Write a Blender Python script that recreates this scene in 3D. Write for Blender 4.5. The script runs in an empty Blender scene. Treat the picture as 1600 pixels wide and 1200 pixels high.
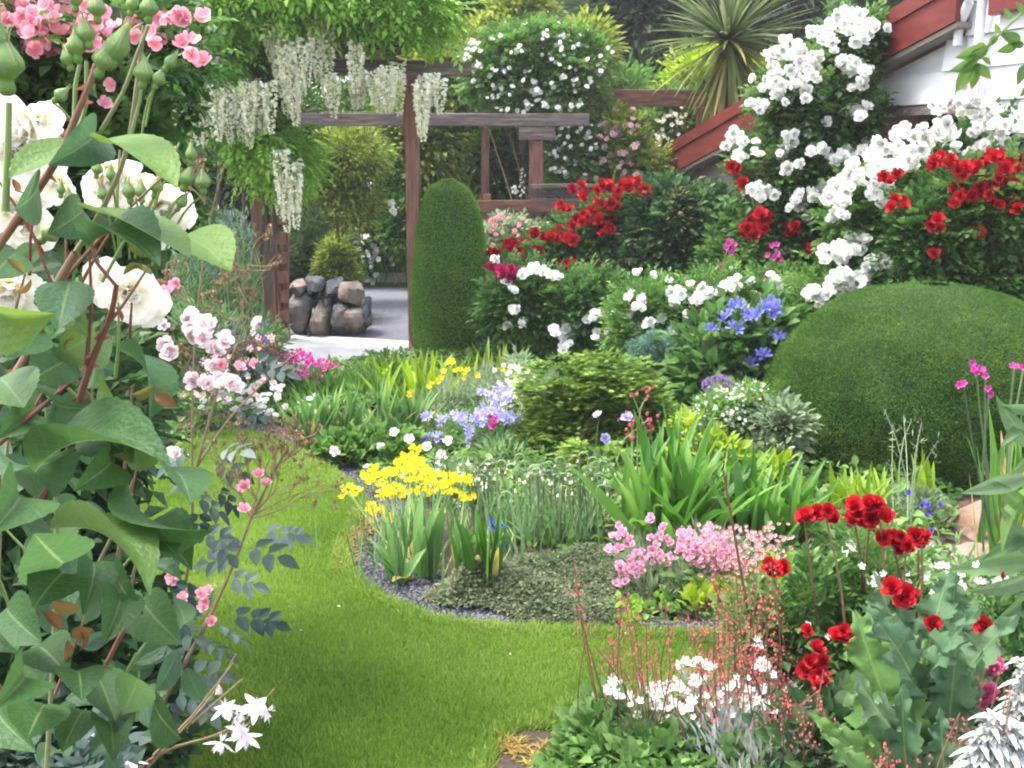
import bpy, math, numpy as np
from math import radians as R, sin, cos, pi
rng = np.random.default_rng(7)
sc = bpy.context.scene
col = sc.collection

# ------------------------------------------------------------------ camera, sky, sun, exposure
F_PX, CX, CY, EYE = 1716.0, 800.0, 600.0, 1.6
TILT = math.atan(370 / F_PX)
cam_d = bpy.data.cameras.new('camera')
cam = bpy.data.objects.new('camera', cam_d); col.objects.link(cam)
cam_d.sensor_width = 36; cam_d.lens = 36 * F_PX / 1600
cam_d.clip_start = 0.05; cam_d.clip_end = 3000
cam.location = (0, 0, EYE); cam.rotation_euler = (pi / 2 - TILT, 0, 0)
sc.camera = cam
SUN_EL, SUN_AZ = R(66), R(-72)          # azimuth from +Y towards +X: sun high on the left, a little ahead
world = bpy.data.worlds.new('World'); sc.world = world; world.use_nodes = True
nt = world.node_tree; bg = nt.nodes['Background']
sky = nt.nodes.new('ShaderNodeTexSky'); sky.sky_type = 'NISHITA'; sky.sun_disc = False
sky.sun_elevation = SUN_EL; sky.sun_rotation = SUN_AZ; sky.air_density = 1.0; sky.dust_density = 4.0; sky.ozone_density = 0.6
grey = nt.nodes.new('ShaderNodeHueSaturation'); grey.inputs['Saturation'].default_value = .5; nt.links.new(sky.outputs[0], grey.inputs['Color']); nt.links.new(grey.outputs[0], bg.inputs[0]); bg.inputs[1].default_value = 0.15
sun_d = bpy.data.lights.new('sun', 'SUN'); sun = bpy.data.objects.new('sun', sun_d); col.objects.link(sun)
sun_d.energy = 1.35; sun_d.angle = R(18); sun_d.color = (1.0, 0.96, 0.9)
from mathutils import Vector, Matrix
sun.rotation_euler = Vector((sin(SUN_AZ) * cos(SUN_EL), cos(SUN_AZ) * cos(SUN_EL), sin(SUN_EL))).to_track_quat('Z', 'Y').to_euler()
sc.view_settings.view_transform = 'Standard'; sc.view_settings.look = 'None'
sc.view_settings.exposure = 2.15; sc.view_settings.gamma = 1.0
sc.cycles.max_bounces = 6; sc.cycles.diffuse_bounces = 3; sc.cycles.glossy_bounces = 2
sc.cycles.transmission_bounces = 3; sc.cycles.use_denoising = True
sc.cycles.filter_width = 2.1
sc.render.use_persistent_data = False

# ------------------------------------------------------------------ pixels of the photograph -> metres
_c, _s = cos(TILT), sin(TILT)
def ray(px, py):
    a, b = (px - CX) / F_PX, (CY - py) / F_PX
    return np.array([a, _c + b * _s, -_s + b * _c])
def w(px, py, Y):
    d = ray(px, py); return d * (Y / d[1]) + np.array([0, 0, EYE])
def g(px, py, z=0.0):
    d = ray(px, py); return d * ((z - EYE) / d[2]) + np.array([0, 0, EYE])
def S(Y):                                  # pixels per metre at depth Y
    return F_PX / (Y * 1.01)
def L(x0, y0, x1, y1, Y, ry=None):         # ellipsoid filling a box of the picture at depth Y
    c = w((x0 + x1) / 2, (y0 + y1) / 2, Y); s = S(Y)
    rx, rz = (x1 - x0) / 2 / s, (y1 - y0) / 2 / s
    return (c[0], c[1], c[2], rx, ry or min(rx, max(rz, .1)) , rz)

# ------------------------------------------------------------------ materials
def mk(name):
    m = bpy.data.materials.new(name); m.use_nodes = True; n = m.node_tree.nodes; l = m.node_tree.links
    return m, n, l, n['Principled BSDF']
def ramp(n, stops):
    r = n.new('ShaderNodeValToRGB'); e = r.color_ramp.elements
    while len(e) < len(stops): e.new(0.5)
    for k, (p, c) in enumerate(stops):
        e[k].position = p; e[k].color = (*c, 1)
    return r
def even(cols): return [(k / (len(cols) - 1), c) for k, c in enumerate(cols)]
def leaf_mat(name, cols, rough=.5, trans=.33, spec=.16, axis='z', detail=60):
    """colours spread over the leaves at random (axis z) or along a petal (axis y)"""
    m, n, l, p = mk(name)
    if max(max(c) for c in cols) < .5 and axis == 'z': cols = [soften(c) for c in cols]
    at = n.new('ShaderNodeAttribute'); at.attribute_name = 'lc'
    sx = n.new('ShaderNodeSeparateXYZ'); l.new(at.outputs['Vector'], sx.inputs[0])
    rp = ramp(n, even(cols))
    tc = n.new('ShaderNodeTexCoord'); nz = n.new('ShaderNodeTexNoise'); nz.inputs['Scale'].default_value = detail
    nz.inputs['Detail'].default_value = 1
    l.new(tc.outputs['Object'], nz.inputs['Vector'])
    ad = n.new('ShaderNodeMath'); ad.operation = 'MULTIPLY_ADD'; ad.inputs[1].default_value = .5
    l.new(nz.outputs['Fac'], ad.inputs[0])
    sb = n.new('ShaderNodeMath'); sb.operation = 'SUBTRACT'; sb.inputs[1].default_value = .25
    l.new(sx.outputs[{'y': 1, 'z': 2}[axis]], ad.inputs[2]); l.new(ad.outputs[0], sb.inputs[0]); l.new(sb.outputs[0], rp.inputs[0])
    colr = rp.outputs[0]
    if axis == 'y':            # every bloom a little different in age: paler, deeper or browning
        oi = n.new('ShaderNodeObjectInfo'); hv = n.new('ShaderNodeHueSaturation'); mr = n.new('ShaderNodeMapRange'); mr.inputs['To Min'].default_value = .92 if name == 'cream_petal' else .78; mr.inputs['To Max'].default_value = 1.12
        l.new(oi.outputs['Random'], mr.inputs['Value']); l.new(mr.outputs[0], hv.inputs['Value']); l.new(colr, hv.inputs['Color']); colr = hv.outputs[0]
    l.new(colr, p.inputs['Base Color'])
    p.inputs['Roughness'].default_value = rough; p.inputs['Specular IOR Level'].default_value = spec
    if trans > 0:
        t = n.new('ShaderNodeBsdfTranslucent'); mx = n.new('ShaderNodeMixShader'); mx.inputs[0].default_value = trans
        hs = n.new('ShaderNodeHueSaturation'); hs.inputs['Value'].default_value = 1.5; hs.inputs['Saturation'].default_value = 1.1
        l.new(colr, hs.inputs['Color']); l.new(hs.outputs[0], t.inputs['Color'])
        l.new(p.outputs[0], mx.inputs[1]); l.new(t.outputs[0], mx.inputs[2])
        l.new(mx.outputs[0], n['Material Output'].inputs[0])
    return m
def solid_mat(name, cols, scale=8, rough=.8, bump=.3, stretch=(1, 1, 1), detail=6, spec=.3, bscale=None):
    m, n, l, p = mk(name)
    tc = n.new('ShaderNodeTexCoord'); mp = n.new('ShaderNodeMapping'); mp.inputs['Scale'].default_value = stretch
    l.new(tc.outputs['Object'], mp.inputs[0])
    nz = n.new('ShaderNodeTexNoise'); nz.inputs['Scale'].default_value = scale; nz.inputs['Detail'].default_value = detail
    nz.inputs['Roughness'].default_value = .65
    l.new(mp.outputs[0], nz.inputs['Vector']); rp = ramp(n, [(.28 + .44 * a, c) for a, c in even(cols)])
    l.new(nz.outputs['Fac'], rp.inputs[0]); l.new(rp.outputs[0], p.inputs['Base Color'])
    p.inputs['Roughness'].default_value = rough; p.inputs['Specular IOR Level'].default_value = spec
    if bump:
        nb = nz
        if bscale:
            nb = n.new('ShaderNodeTexNoise'); nb.inputs['Scale'].default_value = bscale; nb.inputs['Detail'].default_value = 4
            l.new(mp.outputs[0], nb.inputs['Vector'])
        b = n.new('ShaderNodeBump'); b.inputs['Strength'].default_value = bump; b.inputs['Distance'].default_value = .02
        l.new(nb.outputs['Fac'], b.inputs['Height']); l.new(b.outputs[0], p.inputs['Normal'])
    return m
def veined_mat(name, cols, vein, rough=.42):
    """a close leaf: midrib and side veins from the leaf's own coordinates, paler underside"""
    m, n, l, p = mk(name)
    at = n.new('ShaderNodeAttribute'); at.attribute_name = 'lc'
    sx = n.new('ShaderNodeSeparateXYZ'); l.new(at.outputs['Vector'], sx.inputs[0])
    def M(op, a, b=None, c=None):
        q = n.new('ShaderNodeMath'); q.operation = op
        for i, v in enumerate((a, b, c)):
            if v is None: continue
            if isinstance(v, (int, float)): q.inputs[i].default_value = v
            else: l.new(v, q.inputs[i])
        return q.outputs[0]
    au = M('ABSOLUTE', sx.outputs[0])
    rib = M('LESS_THAN', au, .045)
    ph = M('MULTIPLY', M('SUBTRACT', sx.outputs[1], M('MULTIPLY', au, .28)), 2 * pi * 9)
    side = M('GREATER_THAN', M('SINE', ph), .9)
    v = M('MAXIMUM', M('MULTIPLY', rib, .6), M('MULTIPLY', side, .13))
    rp = ramp(n, even(cols)); l.new(sx.outputs[2], rp.inputs[0])
    tc = n.new('ShaderNodeTexCoord'); nz = n.new('ShaderNodeTexNoise'); nz.inputs['Scale'].default_value = 45; l.new(tc.outputs['Object'], nz.inputs['Vector'])
    hs = n.new('ShaderNodeHueSaturation'); l.new(rp.outputs[0], hs.inputs['Color']); l.new(M('MULTIPLY_ADD', nz.outputs['Fac'], .4, .8), hs.inputs['Value'])
    mx = n.new('ShaderNodeMix'); mx.data_type = 'RGBA'; l.new(v, mx.inputs['Factor']); l.new(hs.outputs[0], mx.inputs['A']); mx.inputs['B'].default_value = (*vein, 1)
    ge = n.new('ShaderNodeNewGeometry'); mb = n.new('ShaderNodeMix'); mb.data_type = 'RGBA'
    h2 = n.new('ShaderNodeHueSaturation'); h2.inputs['Value'].default_value = 1.15; h2.inputs['Saturation'].default_value = .9; l.new(mx.outputs['Result'], h2.inputs['Color'])
    l.new(ge.outputs['Backfacing'], mb.inputs['Factor']); l.new(mx.outputs['Result'], mb.inputs['A']); l.new(h2.outputs[0], mb.inputs['B'])
    l.new(mb.outputs['Result'], p.inputs['Base Color']); p.inputs['Roughness'].default_value = rough; p.inputs['Specular IOR Level'].default_value = .2
    b = n.new('ShaderNodeBump'); b.inputs['Strength'].default_value = .6; b.inputs['Distance'].default_value = .003
    n2 = n.new('ShaderNodeTexNoise'); n2.inputs['Scale'].default_value = 200; n2.inputs['Detail'].default_value = 3; l.new(tc.outputs['Object'], n2.inputs['Vector'])
    l.new(M('SUBTRACT', M('ADD', n2.outputs['Fac'], nz.outputs['Fac']), M('MULTIPLY', v, 2.5)), b.inputs['Height']); l.new(b.outputs[0], p.inputs['Normal'])
    t = n.new('ShaderNodeBsdfTranslucent'); ms = n.new('ShaderNodeMixShader'); ms.inputs[0].default_value = .35
    h3 = n.new('ShaderNodeHueSaturation'); h3.inputs['Value'].default_value = 1.8; h3.inputs['Hue'].default_value = .485; l.new(mx.outputs['Result'], h3.inputs['Color']); l.new(h3.outputs[0], t.inputs['Color'])
    l.new(p.outputs[0], ms.inputs[1]); l.new(t.outputs[0], ms.inputs[2]); l.new(ms.outputs[0], n['Material Output'].inputs[0])
    return m

MT = {}
GAIN, SAT = 1.55, .92
def soften(c):
    m_ = .3 * c[0] + .6 * c[1] + .1 * c[2]; return tuple(max(0, (m_ + (v - m_) * SAT) * GAIN) for v in c)
def G3(*a): return [tuple(x) for x in a]
MT['rose'] = leaf_mat('rose_leaf', G3((.018, .045, .014), (.04, .095, .022), (.075, .15, .035), (.12, .2, .06)), rough=.42)
MT['rose_dark'] = leaf_mat('dark_rose_leaf', G3((.012, .03, .014), (.028, .065, .022), (.05, .1, .035), (.10, .15, .07)), rough=.38)
MT['fresh'] = leaf_mat('fresh_green_leaf', G3((.05, .12, .015), (.11, .22, .025), (.18, .32, .035), (.26, .4, .08)), trans=.45)
MT['mid'] = leaf_mat('green_leaf', G3((.03, .075, .015), (.06, .13, .025), (.1, .19, .04), (.16, .26, .07)))
MT['lime'] = leaf_mat('lime_leaf', G3((.12, .2, .02), (.2, .32, .03), (.32, .42, .06), (.42, .5, .12)), trans=.4)
MT['yellowgreen'] = leaf_mat('yellow_green_leaf', G3((.05, .085, .015), (.11, .16, .025), (.19, .23, .04), (.28, .3, .06)))
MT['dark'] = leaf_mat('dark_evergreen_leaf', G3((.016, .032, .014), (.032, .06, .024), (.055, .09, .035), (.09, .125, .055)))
MT['gold'] = leaf_mat('golden_conifer', G3((.02, .05, .01), (.055, .105, .015), (.11, .19, .022), (.23, .32, .045)), rough=.6, trans=.15)
MT['blue_spruce'] = leaf_mat('blue_green_needle', G3((.03, .075, .055), (.06, .14, .095), (.11, .2, .14), (.18, .28, .19)), rough=.6, trans=.1)
MT['yew'] = leaf_mat('clipped_needle', G3((.016, .045, .006), (.036, .092, .01), (.065, .14, .018), (.12, .2, .03)), rough=.6, trans=.2, detail=5)
MT['yew_bright'] = leaf_mat('clipped_bright_needle', G3((.025, .07, .008), (.055, .145, .014), (.1, .21, .022), (.16, .29, .035)), rough=.6, trans=.25, detail=5)
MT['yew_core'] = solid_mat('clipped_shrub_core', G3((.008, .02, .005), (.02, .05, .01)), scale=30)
MT['glauc'] = leaf_mat('glaucous_leaf', G3((.022, .04, .034), (.045, .072, .06), (.075, .11, .095), (.13, .17, .15)), rough=.5)
MT['greygreen'] = leaf_mat('grey_green_leaf', G3((.07, .1, .055), (.12, .17, .09), (.19, .25, .14), (.28, .33, .21)), rough=.7)
MT['thyme'] = leaf_mat('thyme_leaf', G3((.045, .065, .03), (.085, .11, .055), (.14, .17, .09), (.24, .22, .16)), rough=.7)
MT['silver'] = leaf_mat('silver_leaf', G3((.32, .35, .31), (.45, .47, .44), (.58, .6, .57), (.7, .71, .69)), rough=.8, trans=.15)
MT['strap'] = leaf_mat('strap_leaf', G3((.02, .07, .01), (.045, .13, .016), (.085, .19, .025), (.15, .27, .05)), rough=.33, trans=.35, spec=.5, detail=8)
MT['straplime'] = leaf_mat('lime_strap_leaf', G3((.13, .22, .02), (.2, .32, .03), (.3, .42, .06), (.4, .5, .14)), rough=.4, trans=.4, detail=8)
MT['iris'] = leaf_mat('iris_leaf', G3((.05, .12, .03), (.09, .19, .05), (.15, .27, .08), (.24, .34, .12)), rough=.45, trans=.3, detail=8)
MT['irisdry'] = leaf_mat('yellowing_leaf', G3((.25, .2, .06), (.4, .33, .1), (.5, .4, .15), (.5, .28, .12)), rough=.6, detail=8)
MT['cordyl'] = leaf_mat('cordyline_leaf', G3((.03, .055, .018), (.06, .09, .03), (.1, .13, .05), (.15, .17, .08)), rough=.4, detail=4)
MT['cordyl2'] = leaf_mat('cordyline_outer_leaf', G3((.045, .075, .02), (.085, .12, .03), (.14, .165, .04), (.2, .2, .06)), rough=.45, detail=4)
MT['cordyl3'] = leaf_mat('cordyline_hanging_leaf', G3((.08, .1, .03), (.15, .16, .045), (.22, .2, .06), (.26, .19, .07)), rough=.5, detail=4)
MT['chive'] = leaf_mat('chive_leaf', G3((.05, .11, .035), (.09, .17, .06), (.14, .23, .09), (.22, .3, .14)), rough=.5, trans=.2)
MT['grass'] = leaf_mat('lawn_grass', G3((.08, .145, .018), (.125, .205, .026), (.17, .25, .038), (.25, .3, .09)), rough=.6, trans=.35, detail=3)
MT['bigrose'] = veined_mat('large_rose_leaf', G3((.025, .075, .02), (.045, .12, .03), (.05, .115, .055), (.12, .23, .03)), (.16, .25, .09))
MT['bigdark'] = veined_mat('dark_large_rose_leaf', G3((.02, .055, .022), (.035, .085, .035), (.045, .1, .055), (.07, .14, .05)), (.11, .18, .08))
MT['biggrey'] = veined_mat('poppy_leaf', G3((.065, .13, .07), (.09, .175, .085), (.14, .22, .12), (.11, .23, .055)), (.22, .32, .11), rough=.6)
MT['stem_green'] = leaf_mat('green_stem', G3((.06, .12, .03), (.12, .2, .05), (.2, .28, .08)), trans=0)
MT['stem_red'] = leaf_mat('reddish_stem', G3((.09, .05, .03), (.16, .07, .045), (.2, .11, .06)), trans=0)
MT['stem_brown'] = leaf_mat('brown_stem', G3((.1, .075, .045), (.17, .12, .07), (.22, .17, .1)), trans=0, rough=.7)
MT['bark'] = solid_mat('bark', G3((.04, .03, .022), (.1, .075, .055), (.17, .13, .1)), scale=14, stretch=(1, 1, .25), bump=.8)
MT['thorn'] = leaf_mat('thorn', G3((.3, .1, .06), (.4, .16, .09)), trans=0)
def petal(name, cols, **k): return leaf_mat(name, cols, rough=k.pop('rough', .6), trans=k.pop('trans', .25), spec=.2, axis='y', detail=40, **k)
MT['white'] = petal('white_petal', G3((.72, .68, .42), (.84, .83, .74), (.88, .88, .84), (.9, .9, .88)))
MT['cream'] = petal('cream_petal', G3((.82, .66, .3), (.9, .84, .62), (.93, .91, .82), (.94, .93, .89)))
MT['red'] = petal('red_petal', G3((.07, .002, .005), (.22, .004, .01), (.4, .007, .016), (.56, .016, .028)), trans=.12)
MT['crimson'] = petal('crimson_petal', G3((.2, .006, .04), (.34, .01, .07), (.45, .02, .12)), trans=.15)
MT['pink'] = petal('pink_petal', G3((.85, .6, .45), (.8, .32, .4), (.84, .38, .47), (.88, .55, .6)))
MT['hotpink'] = petal('hot_pink_petal', G3((.6, .05, .2), (.75, .1, .32), (.8, .22, .42)))
MT['rosypink'] = petal('rosy_pink_petal', G3((.8, .6, .45), (.8, .45, .46), (.84, .56, .58), (.87, .7, .72)))
MT['palepink'] = petal('pale_pink_petal', G3((.85, .75, .6), (.85, .66, .66), (.88, .72, .74), (.9, .83, .84)))
MT['magenta'] = petal('magenta_petal', G3((.4, .02, .2), (.62, .06, .36), (.7, .14, .45)))
MT['blue'] = petal('blue_petal', G3((.14, .12, .48), (.2, .2, .6), (.34, .34, .72)))
MT['deepblue'] = petal('deep_blue_petal', G3((.03, .06, .5), (.06, .1, .65), (.1, .16, .7)))
MT['violet'] = petal('violet_petal', G3((.06, .05, .3), (.12, .1, .42), (.2, .17, .5)))
MT['lilac'] = petal('lilac_petal', G3((.5, .4, .75), (.42, .38, .78), (.55, .5, .85), (.7, .66, .88)))
MT['purple'] = petal('purple_petal', G3((.14, .06, .2), (.24, .13, .32), (.36, .24, .44)))
MT['yellow'] = petal('yellow_petal', G3((.6, .42, .008), (.76, .62, .012), (.82, .72, .02), (.85, .78, .07)))
MT['coral'] = petal('coral_bell', G3((.42, .07, .09), (.56, .13, .15), (.68, .24, .25)))
MT['cane'] = leaf_mat('rose_cane', G3((.16, .045, .04), (.17, .09, .06), (.15, .16, .07), (.14, .24, .07)), trans=0)
MT['seed'] = leaf_mat('spent_head', G3((.12, .07, .035), (.22, .14, .08), (.32, .22, .12)), trans=0, rough=.8)
MT['bud'] = petal('green_bud', G3((.14, .28, .06), (.2, .34, .09), (.28, .36, .14), (.5, .4, .22)), trans=.1, rough=.5)
MT['wood'] = solid_mat('weathered_red_timber', G3((.1, .045, .035), (.2, .09, .07), (.3, .16, .13)), scale=6, stretch=(1, 6, 6), bump=.4)
MT['wood_v'] = solid_mat('weathered_red_post', G3((.11, .05, .04), (.24, .11, .085), (.33, .18, .15)), scale=6, stretch=(6, 6, .6), bump=.4)
MT['wood_grey'] = solid_mat('weathered_grey_timber', G3((.07, .055, .05), (.17, .13, .12), (.34, .28, .26)), scale=5, stretch=(.8, 6, 8), bump=.5)
MT['soil'] = solid_mat('soil', G3((.03, .02, .014), (.07, .05, .035), (.13, .095, .065)), scale=18, bump=1, detail=10)
MT['slate'] = solid_mat('slate_chips', G3((.02, .022, .03), (.045, .045, .055), (.1, .1, .11)), scale=90, bump=1, detail=5)
MT['slatechip'] = leaf_mat('slate_chip', G3((.02, .022, .03), (.045, .048, .06), (.08, .08, .095), (.16, .155, .16)), trans=0, rough=.7)
MT['drive'] = solid_mat('grey_gravel', G3((.09, .09, .11), (.16, .16, .19), (.28, .28, .31)), scale=70, bump=.8, detail=6)
MT['concrete'] = solid_mat('pale_concrete', G3((.5, .49, .5), (.62, .61, .62), (.7, .7, .7)), scale=5, bump=.15, bscale=60)
MT['lawn'] = solid_mat('lawn_turf', G3((.06, .12, .015), (.11, .19, .025), (.17, .25, .045)), scale=7, bump=.8, detail=10, bscale=120)
MT['rock'] = solid_mat('grey_brown_rock', G3((.05, .05, .055), (.13, .12, .12), (.24, .21, .18)), scale=7, bump=.9, detail=8)
MT['rock_red'] = solid_mat('reddish_rock', G3((.14, .08, .06), (.26, .16, .12), (.36, .25, .2)), scale=9, bump=.9, detail=8)
MT['roof_red'] = solid_mat('red_painted_board', G3((.11, .018, .017), (.15, .028, .025), (.19, .042, .036)), scale=3, stretch=(1, 1, 6), bump=.08, rough=.45)
MT['white_paint'] = solid_mat('white_weatherboard', G3((.6, .6, .63), (.72, .72, .75), (.78, .78, .81)), scale=2.5, stretch=(1, 1, 4), bump=.08, rough=.55)
MT['grey_wall'] = solid_mat('grey_brown_wall', G3((.2, .17, .15), (.28, .24, .22)), scale=5, bump=.2)
MT['shade_paint'] = solid_mat('painted_porch_shade', G3((.015, .014, .014), (.03, .028, .026)), scale=3, bump=0)  # porch shade put into the colour as near-black
MT['glass'] = solid_mat('window_glass', G3((.02, .025, .03), (.05, .06, .06)), scale=2, bump=0, rough=.06, spec=.6)
MT['basket'] = solid_mat('basket', G3((.2, .1, .06), (.36, .22, .14)), scale=30, stretch=(3, 3, 1), bump=.6)
MT['lattice'] = solid_mat('dark_lattice', G3((.05, .045, .045), (.14, .12, .12)), scale=8, bump=.3)
MT['terracotta'] = solid_mat('terracotta', G3((.3, .1, .05), (.42, .16, .08)), scale=10, bump=.2)
MT['hill'] = solid_mat('wooded_hill', G3((.03, .05, .04), (.06, .085, .07), (.09, .12, .1)), scale=.25, bump=0)

# ------------------------------------------------------------------ mesh accumulator
def unit(v): return v / np.maximum(np.linalg.norm(v, axis=-1, keepdims=True), 1e-9)
class MB:
    def __init__(s): s.V = []; s.A = []; s.T = []; s.Q = []; s.TM = []; s.QM = []; s.n = 0
    def add(s, V, F, A=None, mi=0):
        V = np.asarray(V, float); F = np.asarray(F, np.int64)
        if A is None: A = np.zeros((len(V), 3)) + (0, 0, .5)
        elif np.isscalar(A): A = np.zeros((len(V), 3)) + (0, 0, A)
        s.V.append(V); s.A.append(A)
        if F.shape[1] == 3: s.T.append(F + s.n); s.TM.append(np.full(len(F), mi))
        else: s.Q.append(F + s.n); s.QM.append(np.full(len(F), mi))
        s.n += len(V); return s
    def inst(s, tp, P, M, r, mi=0):
        """copies of template tp=(V,F,UV) at points P with 3x3 matrices M; r = one random number per copy"""
        V, F, UV = tp; N = len(P); k = len(V)
        if N == 0: return s
        W = np.einsum('nij,kj->nki', M, V) + P[:, None, :]
        A = np.empty((N, k, 3)); A[:, :, :2] = UV[None]; A[:, :, 2] = np.asarray(r)[:, None]
        FF = F[None] + (np.arange(N) * k)[:, None, None]
        return s.add(W.reshape(-1, 3), FF.reshape(-1, F.shape[1]), A.reshape(-1, 3), mi)
    def tube(s, pts, rad, sides=5, r=.5, mi=0):
        P = np.asarray(pts, float); n = len(P); rad = np.broadcast_to(rad, (n,))
        T = unit(np.gradient(P, axis=0)); up = np.array([0.31, .17, .93])
        X = unit(np.cross(T, up)); Y = np.cross(T, X)
        a = np.arange(sides) * 2 * pi / sides
        V = P[:, None] + rad[:, None, None] * (np.cos(a)[None, :, None] * X[:, None] + np.sin(a)[None, :, None] * Y[:, None])
        i = np.arange(n - 1)[:, None] * sides; j = np.arange(sides)[None]; j2 = (j + 1) % sides
        F = np.stack([i + j, i + j2, i + j2 + sides, i + j + sides], -1).reshape(-1, 4)
        s.add(V.reshape(-1, 3), F, r, mi)
        return s
    def box(s, c, d, ax=None, r=.5, mi=0):
        ax = np.eye(3) if ax is None else np.asarray(ax, float)
        q = np.array([(x, y, z) for x in (-.5, .5) for y in (-.5, .5) for z in (-.5, .5)]) * np.asarray(d)
        s.add(np.asarray(c) + q @ ax, [(0, 1, 3, 2), (4, 6, 7, 5), (0, 4, 5, 1), (2, 3, 7, 6), (0, 2, 6, 4), (1, 5, 7, 3)], r, mi); return s
    def build(s, name, mats, parent=None, smooth=False, origin=None, **props):
        me = bpy.data.meshes.new(name)
        V = np.concatenate(s.V); A = np.concatenate(s.A)
        if origin is not None: V = V - np.asarray(origin)
        T = np.concatenate(s.T) if s.T else np.zeros((0, 3), int); Q = np.concatenate(s.Q) if s.Q else np.zeros((0, 4), int)
        me.vertices.add(len(V)); me.vertices.foreach_set('co', V.astype(np.float32).ravel())
        me.loops.add(T.size + Q.size); me.loops.foreach_set('vertex_index', np.concatenate([T.ravel(), Q.ravel()]).astype(np.int32))
        nf = len(T) + len(Q); me.polygons.add(nf)
        tot = np.concatenate([np.full(len(T), 3), np.full(len(Q), 4)]); st = np.concatenate([[0], np.cumsum(tot)[:-1]])
        me.polygons.foreach_set('loop_start', st.astype(np.int32))
        if not isinstance(mats, (list, tuple)): mats = [mats]
        for m in mats: me.materials.append(MT[m] if isinstance(m, str) else m)
        mi = np.concatenate(([np.concatenate(s.TM)] if s.TM else []) + ([np.concatenate(s.QM)] if s.QM else []))
        me.polygons.foreach_set('material_index', mi.astype(np.int32))
        me.update(calc_edges=True)
        me.polygons.foreach_set('use_smooth', np.full(nf, smooth, dtype=bool))
        at = me.attributes.new('lc', 'FLOAT_VECTOR', 'POINT'); at.data.foreach_set('vector', A.astype(np.float32).ravel())
        o = bpy.data.objects.new(name, me); col.objects.link(o)
        if origin is not None: o.location = [float(x) for x in origin]
        if parent is not None:
            o.parent = parent
        for k, v in props.items(): o[k] = v
        return o

# a thing: Empty at (0,0,0)-based root holding world-space part meshes would put its origin wrong, so roots sit at the base
class Thing:
    def __init__(s, name, label, cat, base, group=None):
        s.o = bpy.data.objects.new(name, None); col.objects.link(s.o); s.b = np.array([float(x) for x in base])
        s.o.empty_display_size = .1; s.o.location = tuple(s.b); s.o['label'] = label; s.o['category'] = cat
        if group: s.o['group'] = group
    def part(s, mb, name, mats, smooth=False, parent=None, **props):     # mesh data kept relative to the base
        o = mb.build(name, mats, parent or s.o, smooth, None, **props)
        co = np.empty(len(o.data.vertices) * 3, np.float32); o.data.vertices.foreach_get('co', co)
        o.data.vertices.foreach_set('co', (co.reshape(-1, 3) - s.b.astype(np.float32)).ravel()); o.data.update()
        return o
    def put(s, me, name, pos, M=None, scale=1, parent=None, **props):   # a part that shares mesh data
        o = bpy.data.objects.new(name, me); col.objects.link(o); o.parent = parent or s.o
        mm = Matrix.Identity(4) if M is None else Matrix([list(map(float, row)) for row in np.asarray(M)]).to_4x4()
        o.matrix_local = Matrix.Translation([float(x) for x in np.asarray(pos) - s.b]) @ mm @ Matrix.Scale(float(scale), 4)
        for k, v in props.items(): o[k] = v
        return o
def single(mb, name, mats, label, cat, base, group=None, smooth=False):
    o = mb.build(name, mats, None, smooth, base); o['label'] = label; o['category'] = cat
    if group: o['group'] = group
    return o
def structure(mb, name, mats, smooth=False, kind='structure', label=None):
    o = mb.build(name, mats, None, smooth); o['kind'] = kind
    if label: o['label'] = label
    if kind == 'stuff': o['category'] = name.replace('_', ' ')
    return o

# ------------------------------------------------------------------ leaf and petal templates: base at 0, along +Y, normal +Z, length 1
WIST_D = None
def leaf_t(width=.5, rows=3, cols=1, fold=.25, curl=.25, shape=None, serr=0., arch=0):
    shape = shape or (lambda t: np.sin(pi * t ** .8) ** .9)
    V = []; UV = []; n = rows; m = cols
    for i in range(n + 1):
        t = i / n; hw = width / 2 * (shape(np.array(min(max(t, 1e-4), 1 - 1e-4))) if 0 < i < n else .03)
        if serr and i % 2: hw *= 1 - serr
        for j in range(-m, m + 1):
            u = j / m; V.append((u * hw, t - (0 if not serr else serr * .05 * abs(u) * (1 if i % 2 else -1)), abs(u) * hw * fold * 2 - curl * t * t + arch * t * (1 - t))); UV.append((u, t))
    k = 2 * m + 1
    F = [(i * k + j, i * k + j + 1, (i + 1) * k + j + 1, (i + 1) * k + j) for i in range(n) for j in range(2 * m)]
    return np.array(V, float), np.array(F), np.array(UV, float)
def diamond(width=.5, fold=.15, droop=.15):
    V = np.array([(0, 0, 0), (-width / 2, .45, fold * width), (0, 1, -droop), (width / 2, .45, fold * width)])
    return V, np.array([(0, 3, 2), (0, 2, 1)]), np.array([(0, 0), (-1, .45), (0, 1), (1, .45)], float)
def merge(ts):
    V = []; F = []; U = []; n = 0
    if len({t[1].shape[1] for t in ts}) > 1: ts = [(v, np.concatenate([f[:, :3], f[:, [0, 2, 3]]]) if f.shape[1] == 4 else f, u) for v, f, u in ts]
    for (v, f, u) in ts: V.append(v); F.append(f + n); U.append(u); n += len(v)
    return np.concatenate(V), np.concatenate(F), np.concatenate(U)
def xf(tp, M=None, t=(0, 0, 0), s=1):
    v = tp[0] * s
    if M is not None: v = v @ np.asarray(M).T
    return v + np.asarray(t), tp[1], tp[2]
def rotz(a): return np.array([[cos(a), -sin(a), 0], [sin(a), cos(a), 0], [0, 0, 1]])
def rotx(a): return np.array([[1, 0, 0], [0, cos(a), -sin(a)], [0, sin(a), cos(a)]])
def roty(a): return np.array([[cos(a), 0, sin(a)], [0, 1, 0], [-sin(a), 0, cos(a)]])
DIA = diamond(.5); DIAW = diamond(.75, .12, .2); NEED = diamond(.16, .1, .1); LANCE = diamond(.28, .2, .25)
LEAF = leaf_t(.62, 3, 1, .2, .2)
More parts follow.
